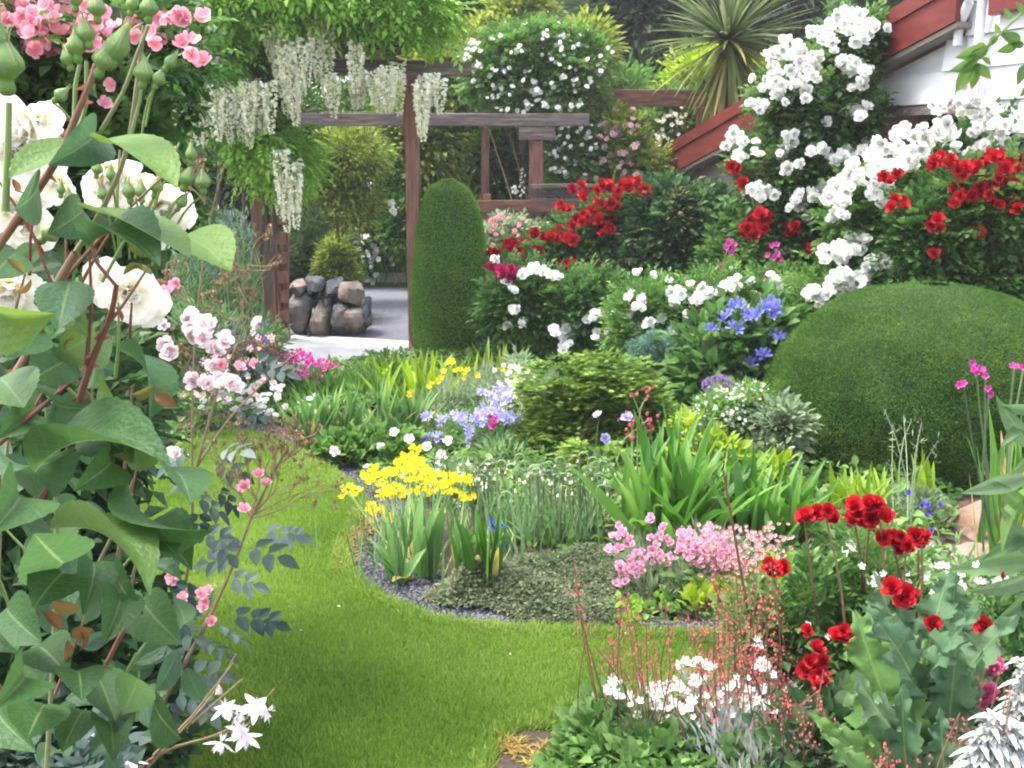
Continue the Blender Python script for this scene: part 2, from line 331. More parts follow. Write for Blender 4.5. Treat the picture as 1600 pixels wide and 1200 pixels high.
ROUND = leaf_t(.95, 3, 1, .15, .12)
# rose leaf: five leaflets on a rachis; total length about 1
def compound(pairs, leaf, s, end=True, spread=60, droop=.2, gap=.24, start=.22):
    ts = []
    for k in range(pairs):
        y = start + gap * k
        for sd in (-1, 1):
            ts.append(xf(leaf, rotz(-sd * R(spread)) @ roty(sd * .2), (0, y, -droop * y * y), s * (1 - .06 * abs(k - 1))))
    if end: ye = start + gap * (pairs - .35); ts.append(xf(leaf, rotx(-.2), (0, ye, -droop * ye * ye), s * 1.1))
    return merge(ts)
ROSE5 = compound(2, leaf_t(.66, 2, 1, .2, .15), .4)
WIST = compound(4, leaf_t(.46, 2, 1, .15, .3), .34, spread=58, droop=.35, gap=.19, start=.15)
FERNY = compound(6, diamond(.22, .05, .1), .28, spread=50, droop=.1, gap=.13, start=.1)

def frames(D, Nrm, scale):
    y = unit(D); x = unit(np.cross(y, Nrm)); z = np.cross(x, y)
    return np.stack([x, y, z], -1) * np.asarray(scale).reshape(-1, 1, 1)
def rdir(n): return unit(rng.normal(size=(n, 3)))
def field(P, f=3.0, ph=0.):
    return (np.sin(P[:, 0] * f + ph) * np.sin(P[:, 1] * f * 1.3 + 1.7 * ph + 1) + np.sin(P[:, 2] * f * 1.1 + P[:, 0] * f * .7 + ph)) * .5
def surf_pts(lumps, n, shell=.3):
    lm = np.array(lumps, float); a = (lm[:, 3] * lm[:, 5] + lm[:, 3] * lm[:, 4] + lm[:, 4] * lm[:, 5]); a /= a.sum()
    k = rng.choice(len(lm), n, p=a); d = rdir(n); r = 1 - shell * rng.random(n) ** 1.3
    d = d * np.where((d[:, 1] > .5)[:, None] & (rng.random((n, 1)) < .5), [1, -1, 1], 1)     # a few more on the front, towards the camera
    P = lm[k, :3] + d * lm[k, 3:] * r[:, None]; Nn = unit(d / lm[k, 3:])
    return P, Nn
def foliage(mb, lumps, nc, per, rc, tp, size, up=.35, droop=.15, shell=.35, flat=1., zmin=.02, bias=0., rr=.28, mi=0, rnd=.6):
    """nc clumps of per leaves: clumps lie near the surface of the lumps, leaves fan out of each clump"""
    C, N = surf_pts(lumps, nc, shell)
    cr = rng.random(nc)
    k = np.repeat(np.arange(nc), per); d = rdir(len(k)); d[:, 2] *= flat
    off = d * (rc * rng.random((len(k), 1)) ** .5) * (.6 + .8 * rng.random(nc))[k][:, None]
    P = C[k] + off
    D = unit(d * rnd + N[k] * .8 + np.array([0, 0, up - droop]))
    Nm = unit(N[k] * .7 + np.array([0, 0, 1.]) + rdir(len(k)) * .5)
    sz = size * (.65 + .7 * rng.random(len(k)))
    keep = P[:, 2] > zmin + size * .3
    r = np.clip(cr[k] * .6 - .05 + rng.random(len(k)) * .5 + bias, .0, 1)
    mb.inst(tp, P[keep], frames(D, Nm, sz)[keep], r[keep], mi)
    return C, N
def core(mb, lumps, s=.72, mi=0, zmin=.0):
    """dark filler added inside so that a dense shrub is not see-through: rough ellipsoid skins"""
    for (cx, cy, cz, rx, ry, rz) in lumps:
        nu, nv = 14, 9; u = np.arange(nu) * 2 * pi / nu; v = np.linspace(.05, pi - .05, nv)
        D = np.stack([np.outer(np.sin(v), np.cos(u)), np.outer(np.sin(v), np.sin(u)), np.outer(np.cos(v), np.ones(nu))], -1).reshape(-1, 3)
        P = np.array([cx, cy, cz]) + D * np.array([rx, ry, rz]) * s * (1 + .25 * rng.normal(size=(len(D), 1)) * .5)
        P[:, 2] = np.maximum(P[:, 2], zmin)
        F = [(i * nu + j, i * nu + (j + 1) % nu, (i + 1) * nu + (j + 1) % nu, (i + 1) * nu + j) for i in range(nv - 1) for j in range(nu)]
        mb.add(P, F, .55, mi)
def curve(p0, p1, bend=(0, 0, 0), n=6):
    p0 = np.asarray(p0, float); p1 = np.asarray(p1, float); t = np.linspace(0, 1, n)[:, None]
    return p0 + (p1 - p0) * t + np.asarray(bend) * (4 * t * (1 - t))
def stems(mb, base, tips, rad=.006, wob=.05, r=.5, sides=4, n=5):
    for tip in tips:
        mb.tube(curve(base + rng.normal(size=3) * (.03, .03, 0), tip, rng.normal(size=3) * wob, n), np.linspace(rad, rad * .45, n), sides, rng.random())

# flower templates ---------------------------------------------------------------
def petal_t(width=.8, cup=.35, rows=2, tipw=.75):
    V = []; UV = []
    for i in range(rows + 1):
        t = i / rows; hw = width / 2 * (.3 + .7 * math.sin(pi * min(t, .72) / 1.44) if i < rows else tipw)
        for j in (-1, 0, 1):
            V.append((j * hw, t - (.1 * abs(j) if i == rows else 0), cup * t * t - (-.12 * abs(j) * t) )); UV.append((j, .15 + .85 * t))
    F = [(i * 3 + j, i * 3 + j + 1, (i + 1) * 3 + j + 1, (i + 1) * 3 + j) for i in range(rows) for j in range(2)]
    return np.array(V), np.array(F), np.array(UV, float)
def rosebloom(layers, jitter=.12, seed=0):
    """layers: (count, length, opening angle from the axis in degrees, width); axis +Z"""
    rg = np.random.default_rng(seed); ts = []
    for (c, ln, op, wd) in layers:
        for k in range(c):
            a = 2 * pi * (k + rg.random() * .5) / c + op; o = R(90 - op + rg.normal() * 7)
            ts.append(xf(petal_t(wd, .3), rotz(a) @ rotx(o) @ roty(rg.normal() * jitter), (0, 0, 0), ln * (1 + rg.normal() * .08)))
    return merge(ts)
DOUBLE = [rosebloom([(6, .5, 82, .85), (6, .46, 62, .8), (5, .4, 42, .75), (5, .34, 24, .7), (3, .28, 8, .6)], seed=k) for k in range(4)]
SEMI = [rosebloom([(5, .5, 78, .9), (4, .4, 50, .8), (3, .25, 20, .7)], seed=k) for k in range(3)]
SINGLE = [rosebloom([(5, .5, 70, .9), (3, .2, 25, .5)], seed=k) for k in range(3)]
def petal_fine(width, cup, sd):
    rg = np.random.default_rng(sd); V = []; UV = []; rows = 7; a1, a2 = rg.random(2) * 6
    for i in range(rows + 1):
        t = i / rows; hw = width / 2 * (.22 + .78 * math.sin(pi * min(1, t * 1.02) ** 1.1 * .62)) * (1 if t < .9 else .9 if t < 1 else .62)
        for j in range(-3, 4):
            u = j / 3; V.append((u * hw, t - .09 * u * u * (t > .8) + .02 * math.sin(5 * u + a1) * t, cup * t * t + .16 * u * u * t * (1 - .4 * t) - .16 * max(0, t - .75) * 2 + .035 * math.sin(7 * u + a2) * t * t)); UV.append((u, .15 + .85 * t))
    F = [(i * 7 + j, i * 7 + j + 1, (i + 1) * 7 + j + 1, (i + 1) * 7 + j) for i in range(rows) for j in range(6)]
    return np.array(V), np.array(F), np.array(UV, float)
def finebloom(layers, seed):
    rg = np.random.default_rng(seed); ts = []
    for (c, ln, op, wd) in layers:
        for k in range(c): ts.append(xf(petal_fine(wd, .28, seed * 50 + len(ts)), rotz(2 * pi * (k + rg.random() * .4) / c + op) @ rotx(R(90 - op + rg.normal() * 6)) @ roty(rg.normal() * .1), (0, 0, 0), ln * (1 + rg.normal() * .07)))
    return merge(ts)
FINE = [finebloom([(6, .52, 78, .95), (6, .46, 58, .9), (5, .36, 38, .85), (5, .28, 20, .8)], k) for k in range(3)]
FIVE = rosebloom([(5, .5, 72, .6)], seed=1)
STAR = rosebloom([(6, .5, 65, .38)], seed=3)
BELL = rosebloom([(5, .5, 32, .5)], seed=5)
BELL4 = xf((np.array([(0, 0, 0), (-.2, .0, .3), (0, -.2, .3), (.2, 0, .3), (0, .2, .3), (-.14, -.14, .55), (.14, -.14, .55), (.14, .14, .55), (-.14, .14, .55)]), np.array([(0, 1, 5, 2), (0, 2, 6, 3), (0, 3, 7, 4), (0, 4, 8, 1)]), np.array([(0, .1)] + [(0, .5)] * 4 + [(0, .9)] * 4, float)))
def flower_mesh(name, tp, mat, center=None):
    mb = MB(); mb.inst(tp, np.zeros((1, 3)), np.eye(3)[None], [.5])
    mats = [mat]
    if center:
        d = rdir(14); d[:, 2] = abs(d[:, 2])
        mb.inst(DIA, d * .05, frames(d, rdir(14), np.full(14, .1)), rng.random(14), 1); mats.append(center)
    o = mb.build(name, mats, smooth=True); me = o.data; bpy.data.objects.remove(o); return me
FM = {}
def fm(kind, mat, center=None):
    key = (kind, mat)
    if key not in FM:
        tps = {'double': DOUBLE, 'semi': SEMI, 'single': SINGLE, 'five': [FIVE], 'star': [STAR], 'bell': [BELL], 'fine': FINE}[kind]
        FM[key] = ([flower_mesh('%s_%s' % (mat, kind), t, mat, center) for t in tps], tps)
    return FM[key]
def axis_frame(N, scale):
    """3x3 with local +Z along N"""
    z = unit(N); x = unit(np.cross(z, rdir(len(z)))); y = np.cross(z, x)
    return np.stack([x, y, z], -1) * np.asarray(scale).reshape(-1, 1, 1)
def blooms(th, kind, mat, P, N, size, name='flower', center=None, cap=100, label=None):
    P = np.asarray(P, float).reshape(-1, 3); N = np.asarray(N, float).reshape(-1, 3); size = np.broadcast_to(size, (len(P),)).astype(float)
    order = np.argsort(-size / np.maximum(P[:, 1], .1)); P, N, size = P[order], N[order], size[order]
    meshes, tps = fm(kind, mat, center); M = axis_frame(N, size)
    for i in range(min(cap, len(P))):
        th.put(meshes[i % len(meshes)], name, P[i], M[i], **({'label': label} if label else {}))
    if len(P) > cap:
        mb = MB()
        for j in range(len(tps)):
            q = np.arange(cap + j, len(P), len(tps))
            if len(q): mb.inst(tps[j], P[q], M[q], rng.random(len(q)))
        th.part(mb, name + '_mass', mat, kind='stuff')
def px_blooms(pts, Y, dY=.1):
    return np.array([w(p[0], p[1], Y + rng.uniform(-dY, dY)) for p in pts])
CAMP = np.array([0, 0, EYE])
def face_cam(P, up=.5, rnd=.5):
    return unit(unit(CAMP * (1, 1, .6) - P) * .8 + np.array([-.1, 0, up]) + rng.normal(size=P.shape) * rnd * .5)
def cluster_pts(centres, per, spread, Y, dY=.12, base_jit=.2):
    out = []
    for (x, y) in centres:
        for _ in range(per if isinstance(per, int) else rng.integers(per[0], per[1] + 1)):
            out.append((x + rng.normal() * spread, y + rng.normal() * spread * .6))
    return px_blooms(out, Y, dY)

def blade_clump(mb, base, n, h, spread, wd, lean=.5, curlv=.6, segs=6, cols_r=None, mi=0, fan=None, hj=.3):
    """strap leaves that rise from a base, arch over and end in a point"""
    base = np.asarray(base, float)
    for k in range(n):
        a = rng.uniform(0, 2 * pi) if fan is None else fan + rng.choice([0, pi]) + rng.normal() * .15
        ln = h * (1 - hj * rng.random()); le = lean * rng.random() ** .7 if fan is None else lean * rng.uniform(0, 1)
        t = np.linspace(0, 1, segs + 1); th = le + curlv * rng.random() * t ** 1.6 * (0.6 + le)
        dr = np.cumsum(np.sin(th)) * ln / segs; dz = np.cumsum(np.cos(th)) * ln / segs
        dr = np.concatenate([[0], dr[:-1]]); dz = np.concatenate([[0], dz[:-1]])
        d = np.array([cos(a), sin(a)]); o = base + np.array([*(rng.normal(size=2) * spread), 0])
        P = np.stack([o[0] + d[0] * dr, o[1] + d[1] * dr, o[2] + dz], -1)
        P[:, 2] = np.maximum(P[:, 2], base[2] + .004)
        s = np.array([-d[1], d[0], 0.]) ; yaw = rng.normal() * .6
        s = np.array([s[0] * cos(yaw) - s[1] * sin(yaw), s[0] * sin(yaw) + s[1] * cos(yaw), 0])
        hw = wd / 2 * np.minimum(1, .55 + t * 1.4) * np.clip((1 - t) * 2.6, .03, 1) ** .8 * rng.uniform(.7, 1.2)
        nrm = np.stack([-d[0] * np.cos(th), -d[1] * np.cos(th), np.sin(th)], -1)
        Lf = P - s * hw[:, None] + nrm * hw[:, None] * .35; Rt = P + s * hw[:, None] + nrm * hw[:, None] * .35
        V = np.stack([Lf, P, Rt], 1).reshape(-1, 3)
        i = np.arange(segs)[:, None] * 3
        F = np.concatenate([i + [0, 1, 4, 3], i + [1, 2, 5, 4]])
        A = np.zeros((len(V), 3)); A[:, 1] = np.repeat(t, 3); A[:, 2] = np.clip(rng.random() * .8 + .15 * np.repeat(t, 3), 0, 1)
        mb.add(V, F, A, mi)
# ================================================================== THE SETTING
def sheet(poly, z, name, mat, kind='structure', sub=0):
    """flat polygon (list of (x, y)) as a sheet, triangulated by ear clipping through mathutils"""
    from mathutils.geometry import tessellate_polygon
    P = [Vector((float(p[0]), float(p[1]), 0)) for p in poly]
    T = tessellate_polygon([P]); mb = MB(); V = np.array([(p.x, p.y, z) for p in P]); T = np.array(T)
    a = V[T[:, 0]]; n = np.cross(V[T[:, 1]] - a, V[T[:, 2]] - a)[:, 2]; T[n < 0] = T[n < 0][:, ::-1]
    mb.add(V, T); return structure(mb, name, mat)
def gp(pts): return [tuple(g(x, y)[:2]) for x, y in pts]
def smooth_closed(pts, n=6):
    P = np.array(pts, float); out = []
    for i in range(len(P)):
        p0, p1, p2, p3 = P[i - 1], P[i], P[(i + 1) % len(P)], P[(i + 2) % len(P)]
        for t in np.linspace(0, 1, n, endpoint=False):
            out.append(.5 * (2 * p1 + (p2 - p0) * t + (2 * p0 - 5 * p1 + 4 * p2 - p3) * t * t + (3 * p1 - p0 - 3 * p2 + p3) * t ** 3))
    return out
def inside(P, poly):
    x, y = P[:, 0], P[:, 1]; r = np.zeros(len(P), bool); q = np.asarray(poly); j = len(q) - 1
    for i in range(len(q)):
        c = ((q[i, 1] > y) != (q[j, 1] > y)) & (x < (q[j, 0] - q[i, 0]) * (y - q[i, 1]) / (q[j, 1] - q[i, 1] + 1e-12) + q[i, 0]); r ^= c; j = i
    return r
mb = MB(); mb.add([(-900, -900, 0), (900, -900, 0), (900, 900, 0), (-900, 900, 0)], [(0, 1, 2, 3)]); structure(mb, 'ground', 'soil')

# lawn: traced edge of the grass, in ground coordinates
lawn_px = [(355, 684), (420, 690), (477, 716), (530, 750), (560, 775), (572, 800), (566, 822), (546, 845), (542, 872), (552, 900), (577, 928), (617, 953), (677, 975), (750, 988), (850, 994), (983, 999), (1120, 1000), (1260, 1006), (1300, 1040), (1180, 1075), (1000, 1100), (900, 1120), (862, 1148), (800, 1160), (775, 1185), (760, 1230), (700, 1330), (400, 1400), (100, 1400), (60, 1150), (120, 950), (200, 800), (270, 715)]
lawn_poly = np.array(smooth_closed(gp(lawn_px)))
sheet(lawn_poly, .024, 'lawn', 'lawn')
bed = np.array(smooth_closed(gp([(340, 668), (430, 668), (520, 700), (590, 745), (640, 800), (640, 850), (680, 890), (760, 935), (900, 968), (1100, 975), (1290, 975), (1310, 1012), (1150, 1012), (983, 1012), (850, 1006), (750, 1000), (670, 990), (600, 965), (560, 938), (535, 905), (528, 872), (532, 845), (552, 822), (560, 800), (548, 778), (515, 755), (470, 727), (410, 700), (350, 695)])))
sheet(bed, .006, 'gravel_border', 'slate')
def lawn_edge_dist(P):
    q = lawn_poly; d = np.full(len(P), 9.)
    for i in range(len(q)):
        a, b = q[i - 1], q[i]; t = np.clip(((P - a) @ (b - a)) / ((b - a) @ (b - a) + 1e-9), 0, 1); d = np.minimum(d, np.linalg.norm(P - a - t[:, None] * (b - a), axis=1))
    return d
# slate chips scattered along the border
lo, hi = bed.min(0), bed.max(0); P = rng.uniform(lo, hi, (160000, 2)); P = P[inside(P, bed)]
P = P[~inside(P, lawn_poly) | (rng.random(len(P)) < .02)]
stone = (np.array([(-.5, -.3, 0), (.45, -.4, 0), (.5, .3, 0), (-.3, .45, 0), (.05, 0, .4)]), np.array([(0, 1, 4), (1, 2, 4), (2, 3, 4), (3, 0, 4)]), np.zeros((5, 2)))
mb = MB(); n = len(P); D = rdir(n); D[:, 2] *= .2; N = rdir(n) * .5 + (0, 0, 1)
mb.inst(stone, np.c_[P, np.full(n, .008)], frames(D, N, rng.uniform(.006, .016, n)), rng.random(n) ** 1.3)
structure(mb, 'slate_gravel', 'slatechip', kind='stuff', label='dark slate chippings edging the curved lawn')

# blades of grass: triangles bent outwards, denser near the camera
lo, hi = lawn_poly.min(0), lawn_poly.max(0); P = rng.uniform(lo, hi, (900000, 2)); P = P[inside(P, lawn_poly)]
vis = (P[:, 1] > 2.3) & (abs(P[:, 0]) < P[:, 1] * .5) & (rng.random(len(P)) < np.clip(3.6 / P[:, 1], 0, 1)); P = P[vis]
P += rng.normal(size=P.shape) * .008
n = len(P); h = rng.uniform(.012, .032, n); f = field(np.c_[P, np.zeros(n)], 2.2); f2 = field(np.c_[P, np.zeros(n)], 9., 2.)
ed = lawn_edge_dist(P); h *= np.where(ed < .05, 1.5, 1)
blade = (np.array([(-.13, 0, 0), (.13, 0, 0), (.09, .55, .0), (-.09, .55, .0), (0, 1, -.25)]), None, None)
D = np.c_[rng.normal(size=(n, 2)) * .55, np.ones(n)]
Vt = (np.array([(-.1, 0, 0), (.1, 0, 0), (0, 1, -.2)]), np.array([(0, 1, 2)]), np.array([(0, 0), (0, 0), (0, 1.)]))
mb = MB(); mb.inst(Vt, np.c_[P, np.full(n, .022)], frames(D, rdir(n), h), np.clip(.42 + .2 * f + .16 * f2 + .12 * field(np.c_[P, np.zeros(n)], 4.7, 5.) + rng.normal(size=n) * .2 + np.where((ed < .06) & (rng.random(n) < .3), .4, 0), 0, 1))
structure(mb, 'grass', 'grass', kind='stuff', label='short mown green grass of the curving lawn')
# turned soil patch at the lawn edge, dry edge clippings
sheet(smooth_closed(gp([(775, 1172), (820, 1156), (880, 1158), (960, 1140), (990, 1200), (920, 1270), (790, 1260), (765, 1210)])), .03, 'soil_patch', 'soil')
mb = MB(); n = 900; t = rng.random(n); q = np.array([(545, 850), (560, 832), (572, 815), (540, 880), (566, 800), (800, 1165), (860, 1175), (840, 1190)])[rng.integers(0, 8, n)] + rng.normal(size=(n, 2)) * (9, 7)
P = np.array([g(a, b, .034) for a, b in q]); D = rdir(n); D[:, 2] = abs(D[:, 2]) * .3
mb.inst(NEED, P, frames(D, rdir(n) + (0, 0, 1), rng.uniform(.02, .05, n)), rng.random(n)); structure(mb, 'dry_clippings', 'irisdry', kind='stuff', label='straw coloured dry grass clippings on the lawn edge')

# concrete path, gravel drive, far verge
sheet(gp([(440, 524), (560, 530), (720, 540), (720, 556), (640, 572), (560, 586), (380, 600), (300, 600), (330, 545)]), .012, 'concrete_path', 'concrete')
sheet(gp([(250, 447), (720, 447), (1000, 447), (1000, 545), (720, 545), (560, 532), (440, 526), (300, 530)]), .004, 'gravel_drive', 'drive')
sheet(gp([(300, 440), (900, 440), (900, 450), (300, 450)]), .008, 'verge', 'lawn')
sheet(gp([(250, 400), (900, 400), (900, 439), (250, 439)]), .004, 'far_bed', 'soil')
mb = MB(); A = g(585, 441); B = g(665, 443); mb.box((A + B) / 2 + (0, .6, .06), (np.linalg.norm(B - A) + .4, 1.2, .12))
single(mb, 'stone_slab', 'concrete', 'pale stone slab with a low edge beyond the gravel drive', 'slab', (A + B) / 2)

# distant wooded hills
mb = MB(); n = 60; xs = np.linspace(-300, 300, n); hz = 6.5 + 3 * np.sin(xs * .03) + 1.2 * np.sin(xs * .11)
V = np.concatenate([np.c_[xs, 120 + 0 * xs, 0 * xs - 1], np.c_[xs, 150 + 0 * xs, hz * 1.1], np.c_[xs, 190 + 0 * xs, hz * 1.5]])
F = [(i + k * n, i + 1 + k * n, i + 1 + (k + 1) * n, i + (k + 1) * n) for k in range(2) for i in range(n - 1)]
mb.add(V, F); structure(mb, 'hills', 'hill', smooth=True)

# ------------------------------------------------------------------ timber: pergola, gate post, rails
def beam(mb, a, b, wd, ht, r=.5, chamfer=.06):
    a = np.asarray(a, float); b = np.asarray(b, float); d = unit(b - a); ln = np.linalg.norm(b - a); s = unit(np.cross(d, (0, 0, 1) if abs(d[2]) < .8 else (0, 1, 0))); u = np.cross(s, d)
    n = max(2, int(ln / .35)); rings = []
    for k in range(n + 1):
        t = k / n; sc_ = 1 if 0 < k < n else .93
        c = a + (b - a) * t + u * rng.normal() * .003 + s * rng.normal() * .003
        rings.append([c + s * i * wd / 2 * sc_ + u * j * ht / 2 * sc_ for i, j in ((-.92, -1), (.92, -1), (1, -.9), (1, .9), (.92, 1), (-.92, 1), (-1, .9), (-1, -.9))])
    V = np.array(rings).reshape(-1, 3)
    F = [(i * 8 + j, i * 8 + (j + 1) % 8, (i + 1) * 8 + (j + 1) % 8, (i + 1) * 8 + j) for i in range(n) for j in range(8)]
    for e in (0, n): F += [(e * 8 + 0, e * 8 + 1, e * 8 + 2, e * 8 + 3), (e * 8 + 0, e * 8 + 3, e * 8 + 4, e * 8 + 7), (e * 8 + 7, e * 8 + 4, e * 8 + 5, e * 8 + 6)]
    mb.add(V, F, r)
Y1, Y2 = 8.75, 11.0
pg = Thing('pergola', 'weathered red timber pergola with white wisteria hanging from its beam', 'pergola', g(645, 548))
x = w(645, 300, Y1)[0]
mb = MB(); beam(mb, (x, Y1, 0), (x, Y1, w(645, 118, Y1)[2] - .001), .105, .105); pg.part(mb, 'post', 'wood_v')
z = w(645, 107, Y1)[2]
mb = MB(); beam(mb, (w(240, 107, Y1)[0], Y1, z + .02), (w(737, 107, Y1)[0], Y1, z), .09, .115); pg.part(mb, 'beam', 'wood_grey')
mb = MB(); mb.box((x, Y1, z - .125), (.13, .13, .13)); pg.part(mb, 'cap_block', 'wood_v')
xl = w(388, 300, Y1)[0]; mb = MB(); beam(mb, (xl, Y1 + .35, 0), (xl, Y1 + .35, z - .07), .11, .11); pg.part(mb, 'post', 'wood_v')
mb = MB(); beam(mb, (xl + .02, Y1 - .2, z + .115), (xl - .05, Y1 + 2.6, z + .115), .07, .11); pg.part(mb, 'rafter', 'wood_grey')
mb = MB(); beam(mb, (x - .5, Y1 - .2, z + .115), (x - .55, Y1 + 2.6, z + .115), .07, .11); pg.part(mb, 'rafter', 'wood_grey')

pb = Thing('pergola', 'second timber pergola frame farther back carrying the white rambling rose', 'pergola', g(838, 480))
x2 = w(838, 250, Y2)[0]; z2 = w(838, 188, Y2)[2]
mb = MB(); beam(mb, (x2, Y2, 0), (x2, Y2, z2 - .19), .14, .14); pb.part(mb, 'post', 'wood_v')
mb = MB(); mb.box((x2, Y2, z2 - .125), (.35, .16, .12)); pb.part(mb, 'cap_block', 'wood_grey')
mb = MB(); beam(mb, (w(462, 186, Y2)[0], Y2, z2 + .01), (w(920, 186, Y2)[0], Y2, z2), .1, .12); pb.part(mb, 'beam', 'wood_grey')
for px in (580, 597, 758):
    xx = w(px, 200, Y2 + 2.4)[0]; mb = MB(); beam(mb, (xx, Y2 + 2.4, 0), (xx, Y2 + 2.4, z2 + .05), .1, .1); pb.part(mb, 'post', 'wood_v')
mb = MB(); beam(mb, (w(470, 186, Y2 + 2.4)[0], Y2 + 2.4, z2 + .1), (w(880, 186, Y2 + 2.4)[0], Y2 + 2.4, z2 + .1), .09, .11); pb.part(mb, 'beam', 'wood_grey')

Y3 = 11.7
pc = Thing('pergola', 'thick brown pergola beam running behind the spiky cordyline', 'pergola', g(940, 500))
mb = MB(); zz = w(1010, 154, Y3)[2]; beam(mb, (w(932, 150, Y3)[0], Y3, zz + .01), (w(1105, 154, Y3)[0], Y3, zz), .1, .17); pc.part(mb, 'beam', 'wood')
for px in (942, 1092):
    mb = MB(); xx = w(px, 200, Y3)[0]; beam(mb, (xx, Y3, 0), (xx, Y3, zz - .09), .06, .06); pc.part(mb, 'post', 'wood_v')

Y4 = 10.75
fc = Thing('rail_fence', 'low timber fence with a wide rail and dark lattice top behind the red roses', 'fence', g(880, 480))
mb = MB(); a = w(745, 321, Y4); b = w(1045, 323, Y4); beam(mb, a, b, .05, .115); fc.part(mb, 'rail', 'wood')
mb = MB(); a = w(829, 290, Y4); b = w(1060, 291, Y4); beam(mb, a, b, .06, .035); fc.part(mb, 'rail', 'wood_grey')
mb = MB(); 
for k in range(46):
    xx = a[0] + (b[0] - a[0]) * k / 46
    for s_ in (-1, 1): mb.box((xx, Y4 + .012 * s_, a[2] - .075), (.1, .012, .012), roty(s_ * .8))
fc.part(mb, 'lattice', 'lattice')
mb = MB(); beam(mb, a - (0, 0, .135), b - (0, 0, .135), .05, .03); fc.part(mb, 'rail', 'wood_grey')
for px in (762, 905, 1020):
    mb = MB(); xx = w(px, 300, Y4 + .07)[0]; beam(mb, (xx, Y4 + .07, 0), (xx, Y4 + .07, w(px, 304, Y4)[2]), .08, .08); fc.part(mb, 'post', 'wood_v')

# notched post and short rail at the path, with a leaning board
gt = Thing('notched_post', 'reddish notched timber post with a short rail at the path end', 'post', g(441, 530))
Yp = 9.1; B0 = g(441, 530); xq = B0[0]; top = w(441, 318, Yp)[2]
mb = MB(); beam(mb, (xq - .03, Yp, 0), (xq - .03, Yp, top + .06), .075, .12); gt.part(mb, 'post', 'wood_v')
mb = MB(); zc = 0.02
for k in range(int((top + .02) / .16) * 2):
    hh = .07 if k % 2 else .09; ww = .02 if k % 2 else .075
    mb.box((xq + .012 + ww / 2, Yp, zc + hh / 2), (ww, .11, hh)); zc += hh
gt.part(mb, 'notched_side', 'wood_v')
mb = MB(); beam(mb, w(398, 334, Yp), w(433, 328, Yp), .05, .11); gt.part(mb, 'rail', 'wood_grey')
mb = MB(); beam(mb, w(447, 530, Yp + .1) * (1, 1, 0), w(447, 322, Yp + .1), .04, .05); gt.part(mb, 'post', 'wood_v')
bd = MB(); beam(bd, w(425, 470, Yp + .25), w(419, 352, Yp + .25), .1, .03); beam(bd, w(430, 470, Yp + .25) * (1, 1, 0), w(425, 470, Yp + .25), .1, .03)
single(bd, 'timber_board', 'wood_v', 'narrow red board standing behind the notched post', 'board', g(428, 520))

# ------------------------------------------------------------------ rocks
def rock(name, label, cx, cy, Y, rx, rz, mat, group=None, ry=None, seed=0, base=None, cat='rock'):
    rg = np.random.default_rng(seed); c = w(cx, cy, Y); nu, nv = 26, 16
    u = np.arange(nu) * 2 * pi / nu; v = np.linspace(0.02, pi - .02, nv)
    D = np.stack([np.outer(np.sin(v), np.cos(u)), np.outer(np.sin(v), np.sin(u)), np.outer(np.cos(v), np.ones(nu))], -1).reshape(-1, 3)
    r = np.ones(len(D)) * 1.35
    for _ in range(13):
        q = unit(rg.normal(size=3)); dd = D @ q; r = np.minimum(r, np.where(dd > .15, rg.uniform(.78, 1.0) / np.maximum(dd, .15), 9))
    r += rg.normal(size=len(D)) * .015
    V = c + D * r[:, None] * (rx, ry or rx * .8, rz)
    V[:, 2] = np.maximum(V[:, 2], -.03)
    F = [(i * nu + j, i * nu + (j + 1) % nu, (i + 1) * nu + (j + 1) % nu, (i + 1) * nu + j) for i in range(nv - 1) for j in range(nu)]
    F += [(0, nu // 3, 2 * nu // 3, nu - 1)]
    mb = MB(); mb.add(V, F); return single(mb, name, mat, label, cat, (c[0], c[1], max(V[:, 2].min(), 0)), group)
MT['rock_dark'] = solid_mat('dark_blue_rock', G3((.035, .04, .05), (.08, .085, .1), (.16, .16, .18)), scale=7, bump=.9, detail=8)
MT['rock_tan'] = solid_mat('tan_rock', G3((.11, .09, .07), (.21, .17, .14), (.32, .27, .23)), scale=7, bump=.9, detail=8)
YR = 9.5
rocks = [((466, 448, 13, 12), 'rock_tan', 'pale tan rock on top of the rock wall beside the notched post'), ((492, 445, 15, 14), 'rock_dark', 'dark rounded rock on top of the rock wall second from the post'),
  ((525, 452, 17, 17), 'rock_dark', 'blue grey block topping the middle of the rock wall'), ((552, 458, 18, 19), 'rock_tan', 'pointed tan rock topping the free end of the rock wall'),
  ((484, 470, 14, 12), 'rock_dark', 'small blue grey stone set in the middle row of the rock wall'), ((468, 495, 19, 34), 'rock', 'tall upright grey brown rock nearest the notched post'),
  ((503, 500, 15, 32), 'rock_tan', 'upright tan rock in the lower row with a wedge stone on its left'), ((532, 497, 15, 28), 'rock', 'upright brown rock in the lower row right of the tan one'),
  ((557, 500, 20, 26), 'rock_tan', 'broad greenish brown rock at the lower free end of the wall'), ((488, 515, 7, 11), 'rock_dark', 'little blue grey wedge stone at the foot of the rock wall'),
  ((572, 488, 8, 22), 'rock_dark', 'thin dark stone closing the free end of the rock wall'), ((512, 466, 12, 14), 'rock', 'brown filler rock between upper and lower rows of the wall')]
for k, ((a, b, c, d), m_, lb) in enumerate(rocks):
    rock('wall_rock', lb, a, b, YR + (.12 if b < 475 else 0) + .02 * (k % 3), c / S(YR) * .98, d / S(YR) * 1.0, m_, 'rocks of the dry stone wall by the gravel drive', ry=.2, seed=k)
rock('boulder', 'large rounded reddish boulder below the clipped dome beside the strap leaves', 1545, 832, 4.5, .21, .14, 'rock_red', seed=31, cat='boulder')
